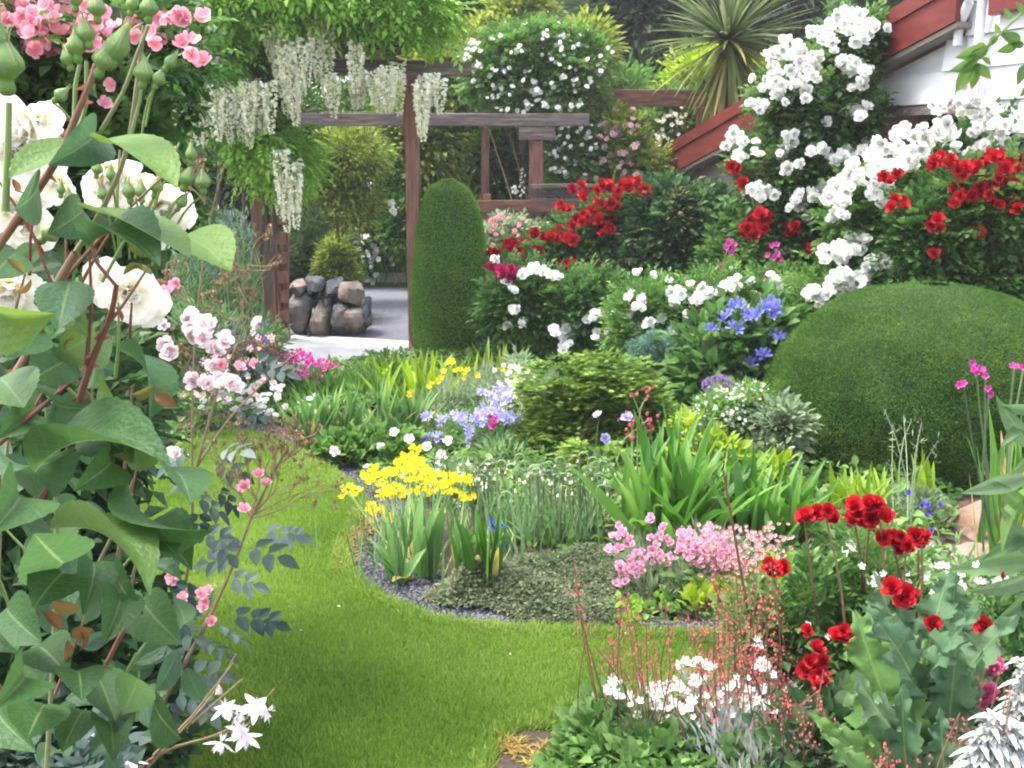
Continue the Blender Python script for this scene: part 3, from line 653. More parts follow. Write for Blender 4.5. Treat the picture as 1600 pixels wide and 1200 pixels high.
rock('boulder', 'smaller weathered reddish stone in front of the large boulder', 1545, 885, 4.15, .14, .07, 'rock_red', seed=32, cat='boulder')
rock('border_rock', 'greyish pink rock left of the big strap leaf clump', 970, 778, 4.9, .09, .035, 'rock_red', 'rocks half hidden in the island bed', seed=33)
rock('border_rock', 'pale pink stone under the left edge of the strap leaf clump', 1008, 825, 4.5, .055, .04, 'rock_red', 'rocks half hidden in the island bed', seed=34)
rock('border_rock', 'small tan stone between the iris fans on the slate border', 696, 905, 4.0, .045, .04, 'rock_tan', 'rocks half hidden in the island bed', seed=35)

# ------------------------------------------------------------------ the shed on the right
XA, YA, DX, DY = 1.68, 12.0, 1.35, -5.5
WL = math.hypot(DX, DY); wd_ = np.array([DX / WL, DY / WL, 0.]); wn = np.array([DY / WL, -DX / WL, 0.])   # wn faces the garden (towards -X)
def wt(px):                                    # distance along the wall line where a picture column meets it
    k = (px - CX) / F_PX * 1.0 / 1.0
    # column: X = k * depth, with depth = Y*cos + (EYE-z)*sin; use eye-height depth
    kk = k * _c
    return (kk * YA - XA) / (DX - kk * DY) * WL
def wp(t, z, out=0.): return np.array([XA, YA, 0.]) + wd_ * t + wn * out + np.array([0, 0, z])
def wz(px, py):                                # height on the wall seen at a pixel
    t = wt(px); p = wp(t, 0); return w(px, py, p[1])[2]
def plank(mb, pts, out0, out1):                # polygon (t, z) in the wall plane extruded from out0 to out1
    n = len(pts); V = [wp(t, z, out0) for t, z in pts] + [wp(t, z, out1) for t, z in pts]
    F = [(i, (i + 1) % n, (i + 1) % n + n, i + n) for i in range(n)]
    mb.add(V, F)
    if n == 4: mb.add(V, [(0, 1, 2, 3), (7, 6, 5, 4)])
    else:
        T = [(0, i, i + 1) for i in range(1, n - 1)]; mb.add(V, T + [(c + n, b + n, a + n) for a, b, c in T])
sh = Thing('shed', 'white weatherboard garden shed with sloping dark red roof edge', 'shed', wp(3.5, 0))
t0, t1, t2 = wt(1035), wt(1513), wt(1513) + .02
zb0, zb1 = wz(1066, 273), wz(1356, 117); tb0, tb1 = wt(1066), wt(1356)
def rake(t): return zb0 + (zb1 - zb0) * (t - tb0) / (tb1 - tb0)
HT = .31
tp_ = wt(1506)
mb = MB(); plank(mb, [(t0, rake(t0)), (tp_, rake(tp_)), (tp_, rake(tp_) + HT * .64), (t0, rake(t0) + HT * .64)], .10, .14); sh.part(mb, 'barge_board', 'roof_red')
mb = MB(); plank(mb, [(t0 - .02, rake(t0) + HT * .64 + .004), (tp_ + .02, rake(tp_ + .02) + HT * .64 + .004), (tp_ + .02, rake(tp_) + HT), (t0 - .02, rake(t0) + HT)], .08, .155); sh.part(mb, 'roof_flashing', 'roof_red')
tq = tp_ + 3.0
def rake2(t): return rake(tp_) - (t - tp_) * .25
mb = MB()
for (ta, za, tb, zb) in ((t0, rake(t0), tp_, rake(tp_)),):
    V = [wp(ta, za + HT - .05, .075), wp(tb, zb + HT - .05, .075), wp(tb, zb + HT - .05, -4), wp(ta, za + HT - .05, -4), wp(ta, za + HT - .11, .075), wp(tb, zb + HT - .11, .075), wp(tb, zb + HT - .11, -4), wp(ta, za + HT - .11, -4)]
    mb.add(V, [(0, 1, 2, 3), (7, 6, 5, 4), (0, 4, 5, 1), (1, 5, 6, 2), (2, 6, 7, 3), (3, 7, 4, 0)])
sh.part(mb, 'roof', 'roof_red')
mb = MB(); plank(mb, [(t0, rake(t0) - .035), (tp_, rake(tp_) - .035), (tp_, rake(tp_) - .003), (t0, rake(t0) - .003)], .02, .125); sh.part(mb, 'soffit', 'grey_wall')
# weatherboards: each board a wedge leaning out at its foot
tc0, tc1 = wt(1352), wt(1530); zlow = wz(1359, 168); tend = tq
mbw = MB(); bh = .20; z = -.02; board_ts = []
zz = zlow
def wboard(ta, tb, z0, z1):
    def tri(t, za, zb): return [wp(t, za, 0.02), wp(t, zb, .0), wp(t, zb, -.03), wp(t, za, -.03)]
    a = tri(ta, z0, z1); b = tri(tb, z0, z1); V = a + b
    mbw.add(V, [(0, 4, 5, 1), (1, 5, 6, 2), (2, 6, 7, 3), (3, 7, 4, 0), (0, 1, 2, 3), (7, 6, 5, 4)])
z = zlow
while z < 3.1:
    tt = tc0
    # left end cut by the rake
    ts = (z + bh + .02 - zb0) / (zb1 - zb0) * (tb1 - tb0) + tb0
    ta = max(tc0, min(ts, tp_ - .05)); te = tend
    if ta < te: wboard(ta, te, z, z + bh - .004)
    z += bh
z = zlow - bh
while z > -.2:
    wboard(tc1, tend, max(z, 0.0), z + bh - .004); z -= bh
sh.part(mbw, 'weatherboards', 'white_paint')
mb = MB(); plank(mb, [(tc0 - .02, zlow - .012), (tp_, zlow - .012), (tp_, rake(tp_) - .04), (tb1 - .1, rake(tb1 - .1) - .04), (tc0 - .02, rake(tc0 - .02) - .04)], -.04, -.032); sh.part(mb, 'gable_lining', 'white_paint')
mb = MB(); plank(mb, [(tc0 - .05, zlow - .07), (tc1 - .01, zlow - .07), (tc1 - .01, zlow - .014), (tc0 - .05, zlow - .014)], -.03, .03); sh.part(mb, 'lintel', 'wood_grey')
mb = MB(); plank(mb, [(t0 + .1, 0), (tc0, 0), (tc0, rake(tc0) - .04), (t0 + .1, rake(t0 + .1) - .04)], -.09, -.045); sh.part(mb, 'side_panel', 'grey_wall')
mb = MB(); plank(mb, [(tc0 + .01, 0), (tc1, 0), (tc1, zlow - .02), (tc0 + .01, zlow - .02)], -.9, -.85); sh.part(mb, 'porch_back', 'shade_paint')  # near-black sheet stands in for the shade inside the porch opening
mb = MB(); plank(mb, [(tc0 - .01, 0), (tc0 + .06, 0), (tc0 + .06, zlow - .075), (tc0 - .01, zlow - .075)], -.07, 0); sh.part(mb, 'corner_post', 'wood_grey')
# window in the porch opening
ta, tb = wt(1420), wt(1512); za, zb = wz(1465, 330), wz(1465, 172)
wf = MB()
for q in ([(ta, zb - .06), (tb, zb - .06), (tb, zb), (ta, zb)], [(ta, za), (tb, za), (tb, za + .06), (ta, za + .06)], [(ta, za + .062), (ta + .06, za + .062), (ta + .06, zb - .062), (ta, zb - .062)], [(tb - .06, za + .062), (tb, za + .062), (tb, zb - .062), (tb - .06, zb - .062)]):
    plank(wf, q, -.12, -.05)
wo = sh.part(wf, 'window', 'wood_grey')
mb = MB(); plank(mb, [(ta + .06, za + .06), (tb - .06, za + .06), (tb - .06, zb - .06), (ta + .06, zb - .06)], -.1, -.09); sh.part(mb, 'pane', 'glass', parent=wo)
mb = MB(); tdp = wt(1531); pts = [wp(tdp, 0, .07), wp(tdp, 1.0, .07), wp(tdp, 3.0, .07)]; mb.tube(pts, .028, 10); sh.part(mb, 'downpipe', 'white_paint', smooth=True)
mb = MB(); ts_ = wt(1496); mb.tube([wp(ts_, wz(1496, 72), .06), wp(ts_, wz(1496, 40), .06), wp(ts_ + .12, wz(1510, 5), .09)], .03, 10); sh.part(mb, 'bracket', 'white_paint', smooth=True)
mb = MB(); ta, tb = wt(1545), wt(1545) + 2; za = wz(1545, 25); plank(mb, [(ta, za), (tb, za + .1), (tb, za + .5), (ta, za + .4)], .03, .09); sh.part(mb, 'upper_fascia', 'roof_red')
mb = MB(); V = [wp(t0 + .1, 0, -3.9), wp(tend, 0, -3.9), wp(tend, 2.0, -3.9), wp(t0 + .1, rake(t0) + .1, -3.9)]; mb.add(V, [(3, 2, 1, 0)]); mb.add([v + np.array([.03, 0, 0]) for v in V], [(0, 1, 2, 3)]); sh.part(mb, 'rear_cladding', 'white_paint')
# porch handrail with basket
hr = Thing('handrail', 'brown timber handrail and post below the shed porch', 'handrail', g(1302, 470))
mb = MB(); beam(mb, w(1262, 356, 7.95), w(1330, 356, 7.6), .07, .075); hr.part(mb, 'rail', 'wood_grey')
mb = MB(); p = w(1306, 362, 7.75); beam(mb, (p[0], p[1], 0), (p[0], p[1], p[2] - .005), .08, .08); hr.part(mb, 'post', 'wood_grey')
mb = MB(); c = w(1297, 336, 7.8); c[2] = w(1300, 350, 7.75)[2] + .075
n_ = 16; a = np.arange(n_) * 2 * pi / n_; ring = lambda r, zz: np.c_[c[0] + r * np.cos(a), c[1] + r * np.sin(a), np.full(n_, zz)]
V = np.concatenate([ring(.055, c[2] - .065), ring(.07, c[2] + .05), ring(.06, c[2] + .05), ring(.05, c[2] - .05)]); F = [(i + k * n_, (i + 1) % n_ + k * n_, (i + 1) % n_ + (k + 1) * n_, i + (k + 1) * n_) for k in range(3) for i in range(n_)]
mb.add(V, F); single(mb, 'basket', 'basket', 'small woven basket standing on the brown handrail', 'basket', (c[0], c[1], c[2] - .065))

mb = MB(); n = 90; P = rng.uniform(lawn_poly.min(0), lawn_poly.max(0), (n, 2)); P = P[inside(P, lawn_poly)]; D = rdir(len(P)); D[:, 2] *= .3
mb.inst(DIA, np.c_[P, np.full(len(P), .045)], frames(D, rdir(len(P)) * .4 + (0, 0, 1), rng.uniform(.008, .016, len(P))), rng.random(len(P))); structure(mb, 'fallen_petals', 'palepink', kind='stuff', label='fallen pale petals lying in the grass')
# ================================================================== FAR VEGETATION
def tree(name, label, cat, px, Y, crown_px, mat, leaf, size, nc, per, rc, group=None, trunk_r=.15, limbs=7, dens=1., flat=1., corem='dark', cores=.6, up=.2, droop=.3):
    """crown_px: boxes of the picture filled by the crown; trunk from the ground up into them"""
    b = w(px, 300, Y); base = np.array([b[0], Y, 0.]); th = Thing(name, label, cat, base, group)
    lumps = [L(*bx, Y) for bx in crown_px]
    mb = MB(); foliage(mb, lumps, int(nc * dens), per, rc, leaf, size, up=up, droop=droop, shell=.55, flat=flat)
    if cores: core(mb, lumps, cores, 1)
    th.part(mb, 'crown', [mat, corem])
    tp = np.array([l[:3] for l in lumps]); top = tp[np.argmax(tp[:, 2])]
    mb = MB(); mb.tube(curve(base, (base[0] * .6 + top[0] * .4, Y, top[2]), (rng.normal() * .1, 0, 0), 8), np.linspace(trunk_r, trunk_r * .35, 8), 9)
    for k in range(limbs):
        l = lumps[k % len(lumps)]; h = base + (top - base) * rng.uniform(.25, .75); h[1] = Y; h[0] = base[0] + (top[0] - base[0]) * .4 * (h[2] / max(top[2], .1))
        e = np.array(l[:3]) + rng.normal(size=3) * np.array(l[3:]) * .45
        mb.tube(curve(h, e, (0, 0, -.1), 6), np.linspace(trunk_r * .4, trunk_r * .08, 6), 6)
    th.part(mb, 'trunk', 'bark'); return th, lumps

G_ = 'trees beyond the pergola'
T_ = [
 ('pine_tree', 'big dark conifer with a bare brown trunk left of the cordyline', 970, 20, [(940, -60, 1075, 120), (985, 60, 1090, 190)], 'dark', NEED, .55, 420, 26, .5),
 ('evergreen_tree', 'wide dark evergreen tree behind and above the cordyline', 1180, 22, [(1050, -120, 1330, 90), (1160, 20, 1420, 130), (1300, -160, 1520, 40)], 'dark', LANCE, .4, 700, 26, .7),
 ('oak_tree', 'tall brownish green tree above the wisteria tip', 620, 20, [(555, -160, 760, 70), (520, -60, 640, 60), (640, -20, 790, 110)], 'yellowgreen', LANCE, .3, 600, 24, .5),
 ('evergreen_tree', 'tall dark tree filling the sky above the hanging wisteria', 300, 17, [(120, -200, 420, 60), (330, -160, 560, 60)], 'dark', LANCE, .4, 600, 24, .6),
 ('evergreen_tree', 'dark tree behind the pink climbing rose', 80, 14, [(-80, -200, 200, 160), (100, -60, 340, 220)], 'dark', LANCE, .35, 700, 24, .6),
 ('birch_tree', 'pale yellow green young tree behind the white rambling rose', 830, 14.5, [(760, 30, 870, 120), (790, -10, 850, 60), (720, 50, 800, 120), (880, 50, 950, 120)], 'yellowgreen', LANCE, .16, 420, 22, .3),
 ('maple_tree', 'yellowish bushy tree showing right of the wisteria', 700, 13.5, [(650, 60, 760, 180), (600, 130, 720, 300)], 'yellowgreen', LANCE, .14, 420, 24, .25),
 ('maple_tree', 'lime green shrubby tree behind the cordyline trunk', 1090, 13, [(1040, 90, 1160, 210), (1160, 100, 1290, 190)], 'lime', LANCE, .13, 360, 20, .22),
 ('cypress_tree', 'dark screening tree seen under the second pergola beam', 790, 15, [(700, 180, 830, 400), (790, 190, 900, 420)], 'mid', LANCE, .16, 600, 24, .3),
 ('cypress_tree', 'dark green tree behind the pale white flowering shrub', 610, 15.5, [(540, 190, 700, 430), (480, 140, 640, 340)], 'mid', LANCE, .16, 700, 24, .32),
 ('cypress_tree', 'dark bushy tree behind the far pink rose', 960, 15, [(880, 120, 1060, 340), (980, 180, 1110, 400)], 'mid', LANCE, .16, 560, 24, .32),
 ('cypress_tree', 'dark green tree in the shade behind the wisteria post', 420, 13.5, [(330, 120, 520, 440), (240, 100, 400, 460)], 'dark', LANCE, .16, 700, 24, .3),
 ('spruce_tree', 'small distant grey green spruce showing under the sky gap', 915, 45, [(900, 22, 930, 70), (908, 8, 922, 40)], 'glauc', NEED, .7, 220, 16, .4),
 ('spruce_tree', 'distant dark spruce at the left side of the sky gap', 880, 42, [(862, 20, 900, 80)], 'dark', NEED, .7, 200, 16, .4),
 ('fir_tree', 'dark fir standing behind the shed roof', 1450, 18, [(1380, -140, 1600, 60)], 'dark', LANCE, .35, 400, 24, .5),
]
for (nm, lb, px, Y, cr, mt, lf, sz, nc, per, rc) in T_:
    if Y < 18: lf, sz, nc, rc = DIA, sz * .62, int(nc * 1.7), rc * .9
    tree(nm, lb, 'tree', px, Y, cr, mt, lf, sz, nc, per, rc, G_, trunk_r=.2 if Y > 16 else .09)

# arching gold-green shrub and thin trunked tree behind the rock wall
th, lm = tree('young_tree', 'small golden green tree with a leaning thin trunk behind the rock wall', 'tree', 468, 11.5, [(440, 235, 560, 330), (485, 200, 600, 290), (500, 260, 590, 360)], 'yellowgreen', DIA, .05, 620, 24, .14, trunk_r=.025, cores=0)
th, lm = tree('young_tree', 'little yellow green tree tied to a stake above the rock wall', 'tree', 527, 10.2, [(505, 375, 545, 425), (505, 405, 560, 442), (498, 400, 530, 440)], 'yellowgreen', DIA, .04, 330, 22, .09, trunk_r=.012, cores=0)
mb = MB(); mb.tube([g(525, 500) + (0, .15, 0), w(527, 345, 10.15)], .022, 6); single(mb, 'stake', 'bark', 'wooden stake beside the little yellow green tree', 'stake', g(525, 500))
def bush(name, label, cat, lumps, mat, leaf=ROSE5, size=.1, nc=200, per=16, rc=.09, group=None, corem='dark', cores=.7, stem='stem_brown', nst=7, srad=.006, shell=.35, up=.35, droop=.15, base=None, flat=1., bias=0, rnd=.6, rows=True, zmin=.02):
    lm = np.array(lumps, float); b = np.array(base if base is not None else [lm[:, 0].mean(), lm[:, 1].mean(), 0.], float)
    th = Thing(name, label, cat, b, group)
    mb = MB(); C, N = foliage(mb, lumps, nc, per, rc, leaf, size, up=up, droop=droop, shell=shell, flat=flat, bias=bias, rnd=rnd, zmin=zmin)
    if cores: core(mb, lumps, cores, 1)
    th.part(mb, 'foliage', [mat, corem])
    if nst:
        mb = MB(); stems(mb, b, C[rng.integers(0, len(C), nst)], srad, .05); th.part(mb, 'stem', stem)
    th.C, th.N = C, N; return th
def sprinkle(th, kind, mat, n, size, name='flower', center=None, out=.02, sel=None, cap=100, front=True):
    """flowers scattered on the outer face of a bush"""
    C, N = th.C, th.N; ok = (N[:, 1] < .35) & (C[:, 2] > .05) if front else np.ones(len(C), bool)
    q = np.where(ok)[0]; q = q[rng.integers(0, len(q), n)]
    P = C[q] + N[q] * out + rng.normal(size=(n, 3)) * size * 1.1
    blooms(th, kind, mat, P, unit(N[q] + (0, -.3, .5) + rng.normal(size=(n, 3)) * .3), size * rng.uniform(.75, 1.25, n), name, center, cap)
t = bush('dark_shrub', 'dense dark green shrub behind the rock wall', 'shrub', [L(440, 330, 530, 470, 10.6), L(490, 370, 560, 470, 10.4), L(400, 380, 470, 520, 10.2)], 'dark', LANCE, .05, 420, 22, .09, nst=3)
t = bush('white_shrub', 'far bush covered in small cream white flowers beyond the drive', 'shrub', [L(535, 362, 592, 428, 12.9), L(545, 356, 582, 390, 12.9)], 'mid', DIA, .06, 200, 18, .1, nst=3)
sprinkle(t, 'five', 'white', 230, .075, out=.05)
t = Thing('iris_clump', 'grey green iris fan standing by the far stone slab', 'iris', g(612, 441))
mb = MB()
for _ in range(7): blade_clump(mb, g(585 + _ * 9, 441), 10, .55, .05, .045, .35, .3)
t.part(mb, 'leaves', 'iris')
t = bush('far_shrub', 'mixed dark border bushes at the far side of the drive', 'shrub', [L(380, 350, 470, 440, 13.4), L(590, 330, 660, 430, 13.6), L(640, 300, 760, 430, 13.8), L(740, 330, 860, 450, 13.4), L(850, 340, 1000, 450, 13.2)], 'mid', DIA, .09, 620, 20, .14, nst=3)
sprinkle(t, 'five', 'lilac', 16, .1)
t = bush('delphinium_bush', 'loose green bush with a few white and pink blooms beyond the path', 'shrub', [L(560, 240, 640, 360, 13), L(590, 300, 660, 400, 12.8)], 'mid', DIA, .07, 260, 20, .14, nst=4)
blooms(t, 'semi', 'white', px_blooms([(583, 275), (575, 287), (580, 291), (612, 318), (614, 330), (498, 330), (520, 338)], 12.6), face_cam(px_blooms([(0, 0)] * 7, 12)), .1)
t = Thing('foxglove', 'tall white foxglove spikes in front of the far pergola post', 'foxglove', g(815, 468))
P = []
for (x, y0, y1) in ((816, 262, 305), (804, 290, 300), (616, 315, 335)):
    for y in np.linspace(y0, y1, 14): P.append((x + rng.normal() * 3, y))
P = px_blooms(P, 11.6); blooms(t, 'bell', 'white', P, face_cam(P, -.4), .07)
mb = MB(); stems(mb, g(815, 468), [w(816, 262, 11.6), w(804, 290, 11.6)], .006); t.part(mb, 'stem', 'stem_green')
pt = MB(); b = g(486, 434); n_ = 20; b = g(484, 441); b = g(560, 441)
a = np.arange(n_) * 2 * pi / n_; V = np.concatenate([np.c_[b[0] + r * np.cos(a), b[1] + r * np.sin(a), np.full(n_, z)] for r, z in ((.09, 0), (.12, .17), (.135, .17), (.135, .21), (.115, .21), (.1, .15))])
pt.add(V, [(i + k * n_, (i + 1) % n_ + k * n_, (i + 1) % n_ + (k + 1) * n_, i + (k + 1) * n_) for k in range(5) for i in range(n_)]); single(pt, 'flower_pot', 'terracotta', 'small terracotta pot at the edge of the far verge', 'pot', b)

# ------------------------------------------------------------------ white wisteria over the near pergola
Yw = 8.55
ws = Thing('wisteria', 'fresh green wisteria hung with long white flower racemes on the pergola', 'wisteria', np.array([w(388, 300, Yw)[0], Yw + .3, 0]))
lumps = [L(290, -60, 420, 40, Yw, .5), L(260, 20, 345, 110, Yw, .3), L(340, 70, 405, 145, Yw, .22), L(395, -60, 560, 25, Yw, .5), L(440, -10, 490, 60, Yw - .1, .2), L(270, 110, 320, 170, Yw, .2), L(520, -70, 620, 26, Yw, .5), L(555, -20, 690, 42, Yw, .4), L(620, 14, 700, 46, Yw - .1, .2), L(505, 10, 565, 42, Yw + .1, .25),
  L(350, 195, 480, 240, Yw, .22), L(370, 215, 470, 275, Yw, .2), L(345, -20, 395, 50, Yw - .15, .2), L(405, 235, 485, 290, Yw + .25, .2), L(300, 60, 400, 190, Yw + .45, .2), L(400, 20, 490, 130, Yw + .45, .2)]
mb = MB(); foliage(mb, lumps, 640, 10, .085, WIST, .17, up=-.2, droop=.35, shell=.5, bias=0.05, rnd=.8)
ws.part(mb, 'foliage', ['fresh', 'dark'])
mb = MB()
for k in range(5): mb.tube(curve((ws.b[0] + rng.normal() * .04, Yw + .22, 0), w(rng.uniform(340, 460), rng.uniform(40, 120), Yw + .1), rng.normal(size=3) * .12, 9), np.linspace(.03, .014, 9), 7)
for (x0, y0, x1, y1) in ((388, 90, 620, 80), (388, 90, 300, 90), (500, 90, 640, 75), (400, 100, 440, 250)): mb.tube(curve(w(x0, y0, Yw + .1), w(x1, y1, Yw), (0, 0, .05), 9), np.linspace(.02, .006, 9), 6)
ws.part(mb, 'trunk', 'bark')
def raceme_mesh(seed, dens=1.):
    rg = np.random.default_rng(seed); mb = MB(); n = int(150 * dens); t = np.sort(rg.random(n)); r = .13 * (1 - t) ** .7 * .75 + .02; a = rg.random(n) * 2 * pi
    P = np.c_[r * np.cos(a), r * np.sin(a), -t]; D = unit(np.c_[np.cos(a), np.sin(a), rg.normal(size=n) * .4 - .1])
    mb.inst(diamond(.9, .2, .3), P, frames(D, rdir(n) + (0, 0, .5), .085 * (1.15 - .6 * t)), rg.random(n)); mb.inst(diamond(.8, .2, .3), P, frames(D + rdir(n) * .5, rdir(n), .06 * (1.15 - .6 * t)), rg.random(n))
    mb.tube([(0, 0, 0), (0.01, 0, -.5), (0, 0, -1)], .008, 3, mi=1)
    o = mb.build('raceme', ['wist_white', 'stem_green']); me = o.data; bpy.data.objects.remove(o); return me
MT['wist_white'] = leaf_mat('wisteria_white', G3((.72, .7, .5), (.82, .8, .68), (.88, .87, .8), (.9, .89, .86)), trans=.5)
RM = [raceme_mesh(k) for k in range(6)]
rac = []
for (x0, x1, ytop, ylen, n) in ((330, 352, 38, 36, 3), (415, 452, 40, 75, 9), (425, 480, 70, 90, 11), (452, 470, 110, 75, 4), (318, 360, 130, 80, 8), (360, 410, 140, 75, 12), (275, 312, 150, 75, 6), (385, 420, 130, 85, 6), (488, 516, 35, 80, 5), (542, 558, 70, 62, 3), (548, 600, 118, 50, 8), (600, 628, 100, 62, 5),
      (646, 665, 130, 75, 4), (665, 690, 118, 45, 4), (425, 440, 235, 85, 4), (440, 465, 255, 85, 6), (505, 520, 125, 60, 2), (455, 468, 50, 90, 3)):
    for k in range(n):
        rac.append((rng.uniform(x0, x1), ytop + rng.normal() * 6, ylen * rng.uniform(.75, 1.15)))
for k, (x, y, ln) in enumerate(rac[:100]):
    Yr = Yw - .38 + rng.random() * .3; s_ = ln / S(Yr)
    m3 = rotz(rng.uniform(0, 6)) @ np.diag([.36 / max(s_, .25), .36 / max(s_, .25), 1.]) @ rotx(rng.normal() * .05)
    ws.put(RM[k % 6], 'raceme', w(x, y, Yr), m3 * s_)

# ------------------------------------------------------------------ climbing and rambling roses
def climber(name, label, lumps, Y, mat, cl, per, spread, bsize, kind='double', fmat='white', leafm=None, nc=300, lsize=.11, rc=.1, base=None, extra=0, center=None, group=None, dY=.15, cores=.6, nst=8, fY=None):
    t = bush(name, label, 'rose', lumps, leafm or mat, ROSE5, lsize, nc, 13, rc, group, base=base, cores=cores, stem='stem_brown', nst=nst, srad=.012)
    P = cluster_pts(cl, per, spread, fY or (Y - .28), dY); N = face_cam(P, .45, .55)
    if extra:
        C, Nn = t.C, t.N; ok = np.where((Nn[:, 1] < .1))[0]; q = ok[rng.integers(0, len(ok), extra)]; P2 = C[q] + Nn[q] * lsize * .75; P = np.r_[P, P2]; N = np.r_[N, unit(Nn[q] + (0, -.3, .4))]
    blooms(t, kind, fmat, P, N, bsize * rng.uniform(.75, 1.2, len(P)), 'flower', center); return t
Yb = 11.5
climber('rambling_rose', 'white rambling rose heaped over the second pergola beam', [L(720, 65, 850, 180, Yb, .3), L(830, 60, 955, 190, Yb, .3), L(770, 45, 900, 110, Yb, .3), L(855, 180, 940, 290, Yb, .25), L(860, 260, 920, 330, Yb, .25)], Yb, 'mid',
  [(740, 65), (748, 78), (735, 85), (728, 92), (770, 60), (808, 75), (805, 80), (845, 55), (880, 60), (875, 75), (900, 72), (912, 90), (860, 90), (880, 105), (940, 110), (950, 80), (825, 105), (820, 118), (765, 105), (745, 100), (795, 110), (835, 130), (840, 145), (830, 158), (850, 165), (845, 150), (870, 170), (900, 125), (905, 135), (895, 165), (905, 165), (768, 152), (775, 135), (795, 143), (780, 175), (920, 125), (885, 120), (820, 170), (870, 132),
   (885, 200), (910, 205), (912, 220), (890, 230), (860, 245), (865, 235), (925, 230), (900, 250), (870, 265), (895, 260), (915, 272), (885, 275), (875, 215)], (3, 5), 6, .055, 'semi', nc=520, lsize=.1, rc=.1, extra=90, base=(w(850, 300, Yb)[0], Yb + .1, 0), fY=Yb - .32)
climber('rambling_rose', 'pale pink rambling rose behind the dark lattice fence', [L(930, 180, 1010, 290, 11.6), L(960, 230, 1040, 300, 11.5)], 11.6, 'mid',
  [(945, 195), (960, 200), (955, 210), (975, 195), (985, 200), (950, 215), (965, 215), (990, 225), (975, 235), (960, 240), (980, 245), (985, 255), (965, 262), (980, 270), (950, 250), (900, 280), (915, 278), (930, 283), (1000, 275), (1020, 280)], (3, 5), 7, .07, 'semi', 'rosypink', 'yellowgreen', nc=150, extra=30, base=g(970, 460) * (1, 0, 0) + (0, 11.6, 0))
climber('rambling_rose', 'creamy flower tails drooping behind the cordyline', [L(1015, 150, 1090, 210, 12.2)], 12.2, 'mid', [(1020 + 6 * k, 225 - 5 * k) for k in range(9)] + [(1030 + 6 * k, 190 - 3 * k) for k in range(7)], 5, 6, .06, 'five', 'cream', nc=90, base=(w(1050, 300, 12.2)[0], 12.2, 0))
climber('shrub_rose', 'small pink flowered rose between topiary column and lattice post', [L(755, 352, 835, 430, 10.2)], 10.2, 'mid', [(775, 345), (790, 352), (768, 360), (785, 365), (800, 372), (815, 350), (770, 375), (795, 340), (810, 362), (780, 338), (765, 350), (822, 370), (800, 385), (772, 392)], 3, 6, .05, 'semi', 'pink', 'greygreen', nc=160, base=g(795, 480) * (1, 0, 0) + (0, 10.2, 0))

# cordyline
Yc = 11.3; cc = w(1138, 62, Yc)
cd = Thing('cordyline', 'spiky cordyline palm with a shock of narrow leaves behind the roof', 'palm', (cc[0], Yc, 0))
mb = MB(); mb.tube(curve((cc[0] + .02, Yc, 0), cc + (0, 0, -.05), (.04, 0, 0), 9), np.linspace(.11, .085, 9), 10); cd.part(mb, 'trunk', 'bark')
mb = MB()
def spears(mb, c, n, ln, wd, el0, el1, mi=0, sag=.35):
    for k in range(n):
        a = rng.uniform(0, 2 * pi); el = rng.uniform(el0, el1); l_ = ln * rng.uniform(.8, 1.1)
        t = np.linspace(0, 1, 6); th = el - sag * t ** 2 * rng.uniform(.3, 1.3) * (1 if el > -1 else 0)
        dr = np.concatenate([[0], np.cumsum(np.cos(th[1:])) / 5]) * l_; dz = np.concatenate([[0], np.cumsum(np.sin(th[1:])) / 5]) * l_
        P = c + np.c_[cos(a) * dr, sin(a) * dr, dz + rng.normal() * .02]; s_ = np.array([-sin(a), cos(a), rng.normal() * .3]); hw = wd / 2 * np.array([.7, 1, 1, .9, .6, .04])
        V = np.stack([P - s_ * hw[:, None], P + s_ * hw[:, None]], 1).reshape(-1, 3); i = np.arange(5)[:, None] * 2; r_ = rng.random()
        A = np.zeros((12, 3)); A[:, 2] = r_; mb.add(V, i + [0, 1, 3, 2], A, mi)
spears(mb, cc, 210, .92, .035, -.1, 1.45); spears(mb, cc, 90, .92, .035, -1.0, .1, 1)
spears(mb, cc + (0, 0, -.08), 70, .85, .035, -1.45, -.9, 2, 0)
cd.part(mb, 'leaves', ['cordyl', 'cordyl2', 'cordyl3'])
MT_c = None
# ================================================================== MID GARDEN
def filler_core_note(): pass
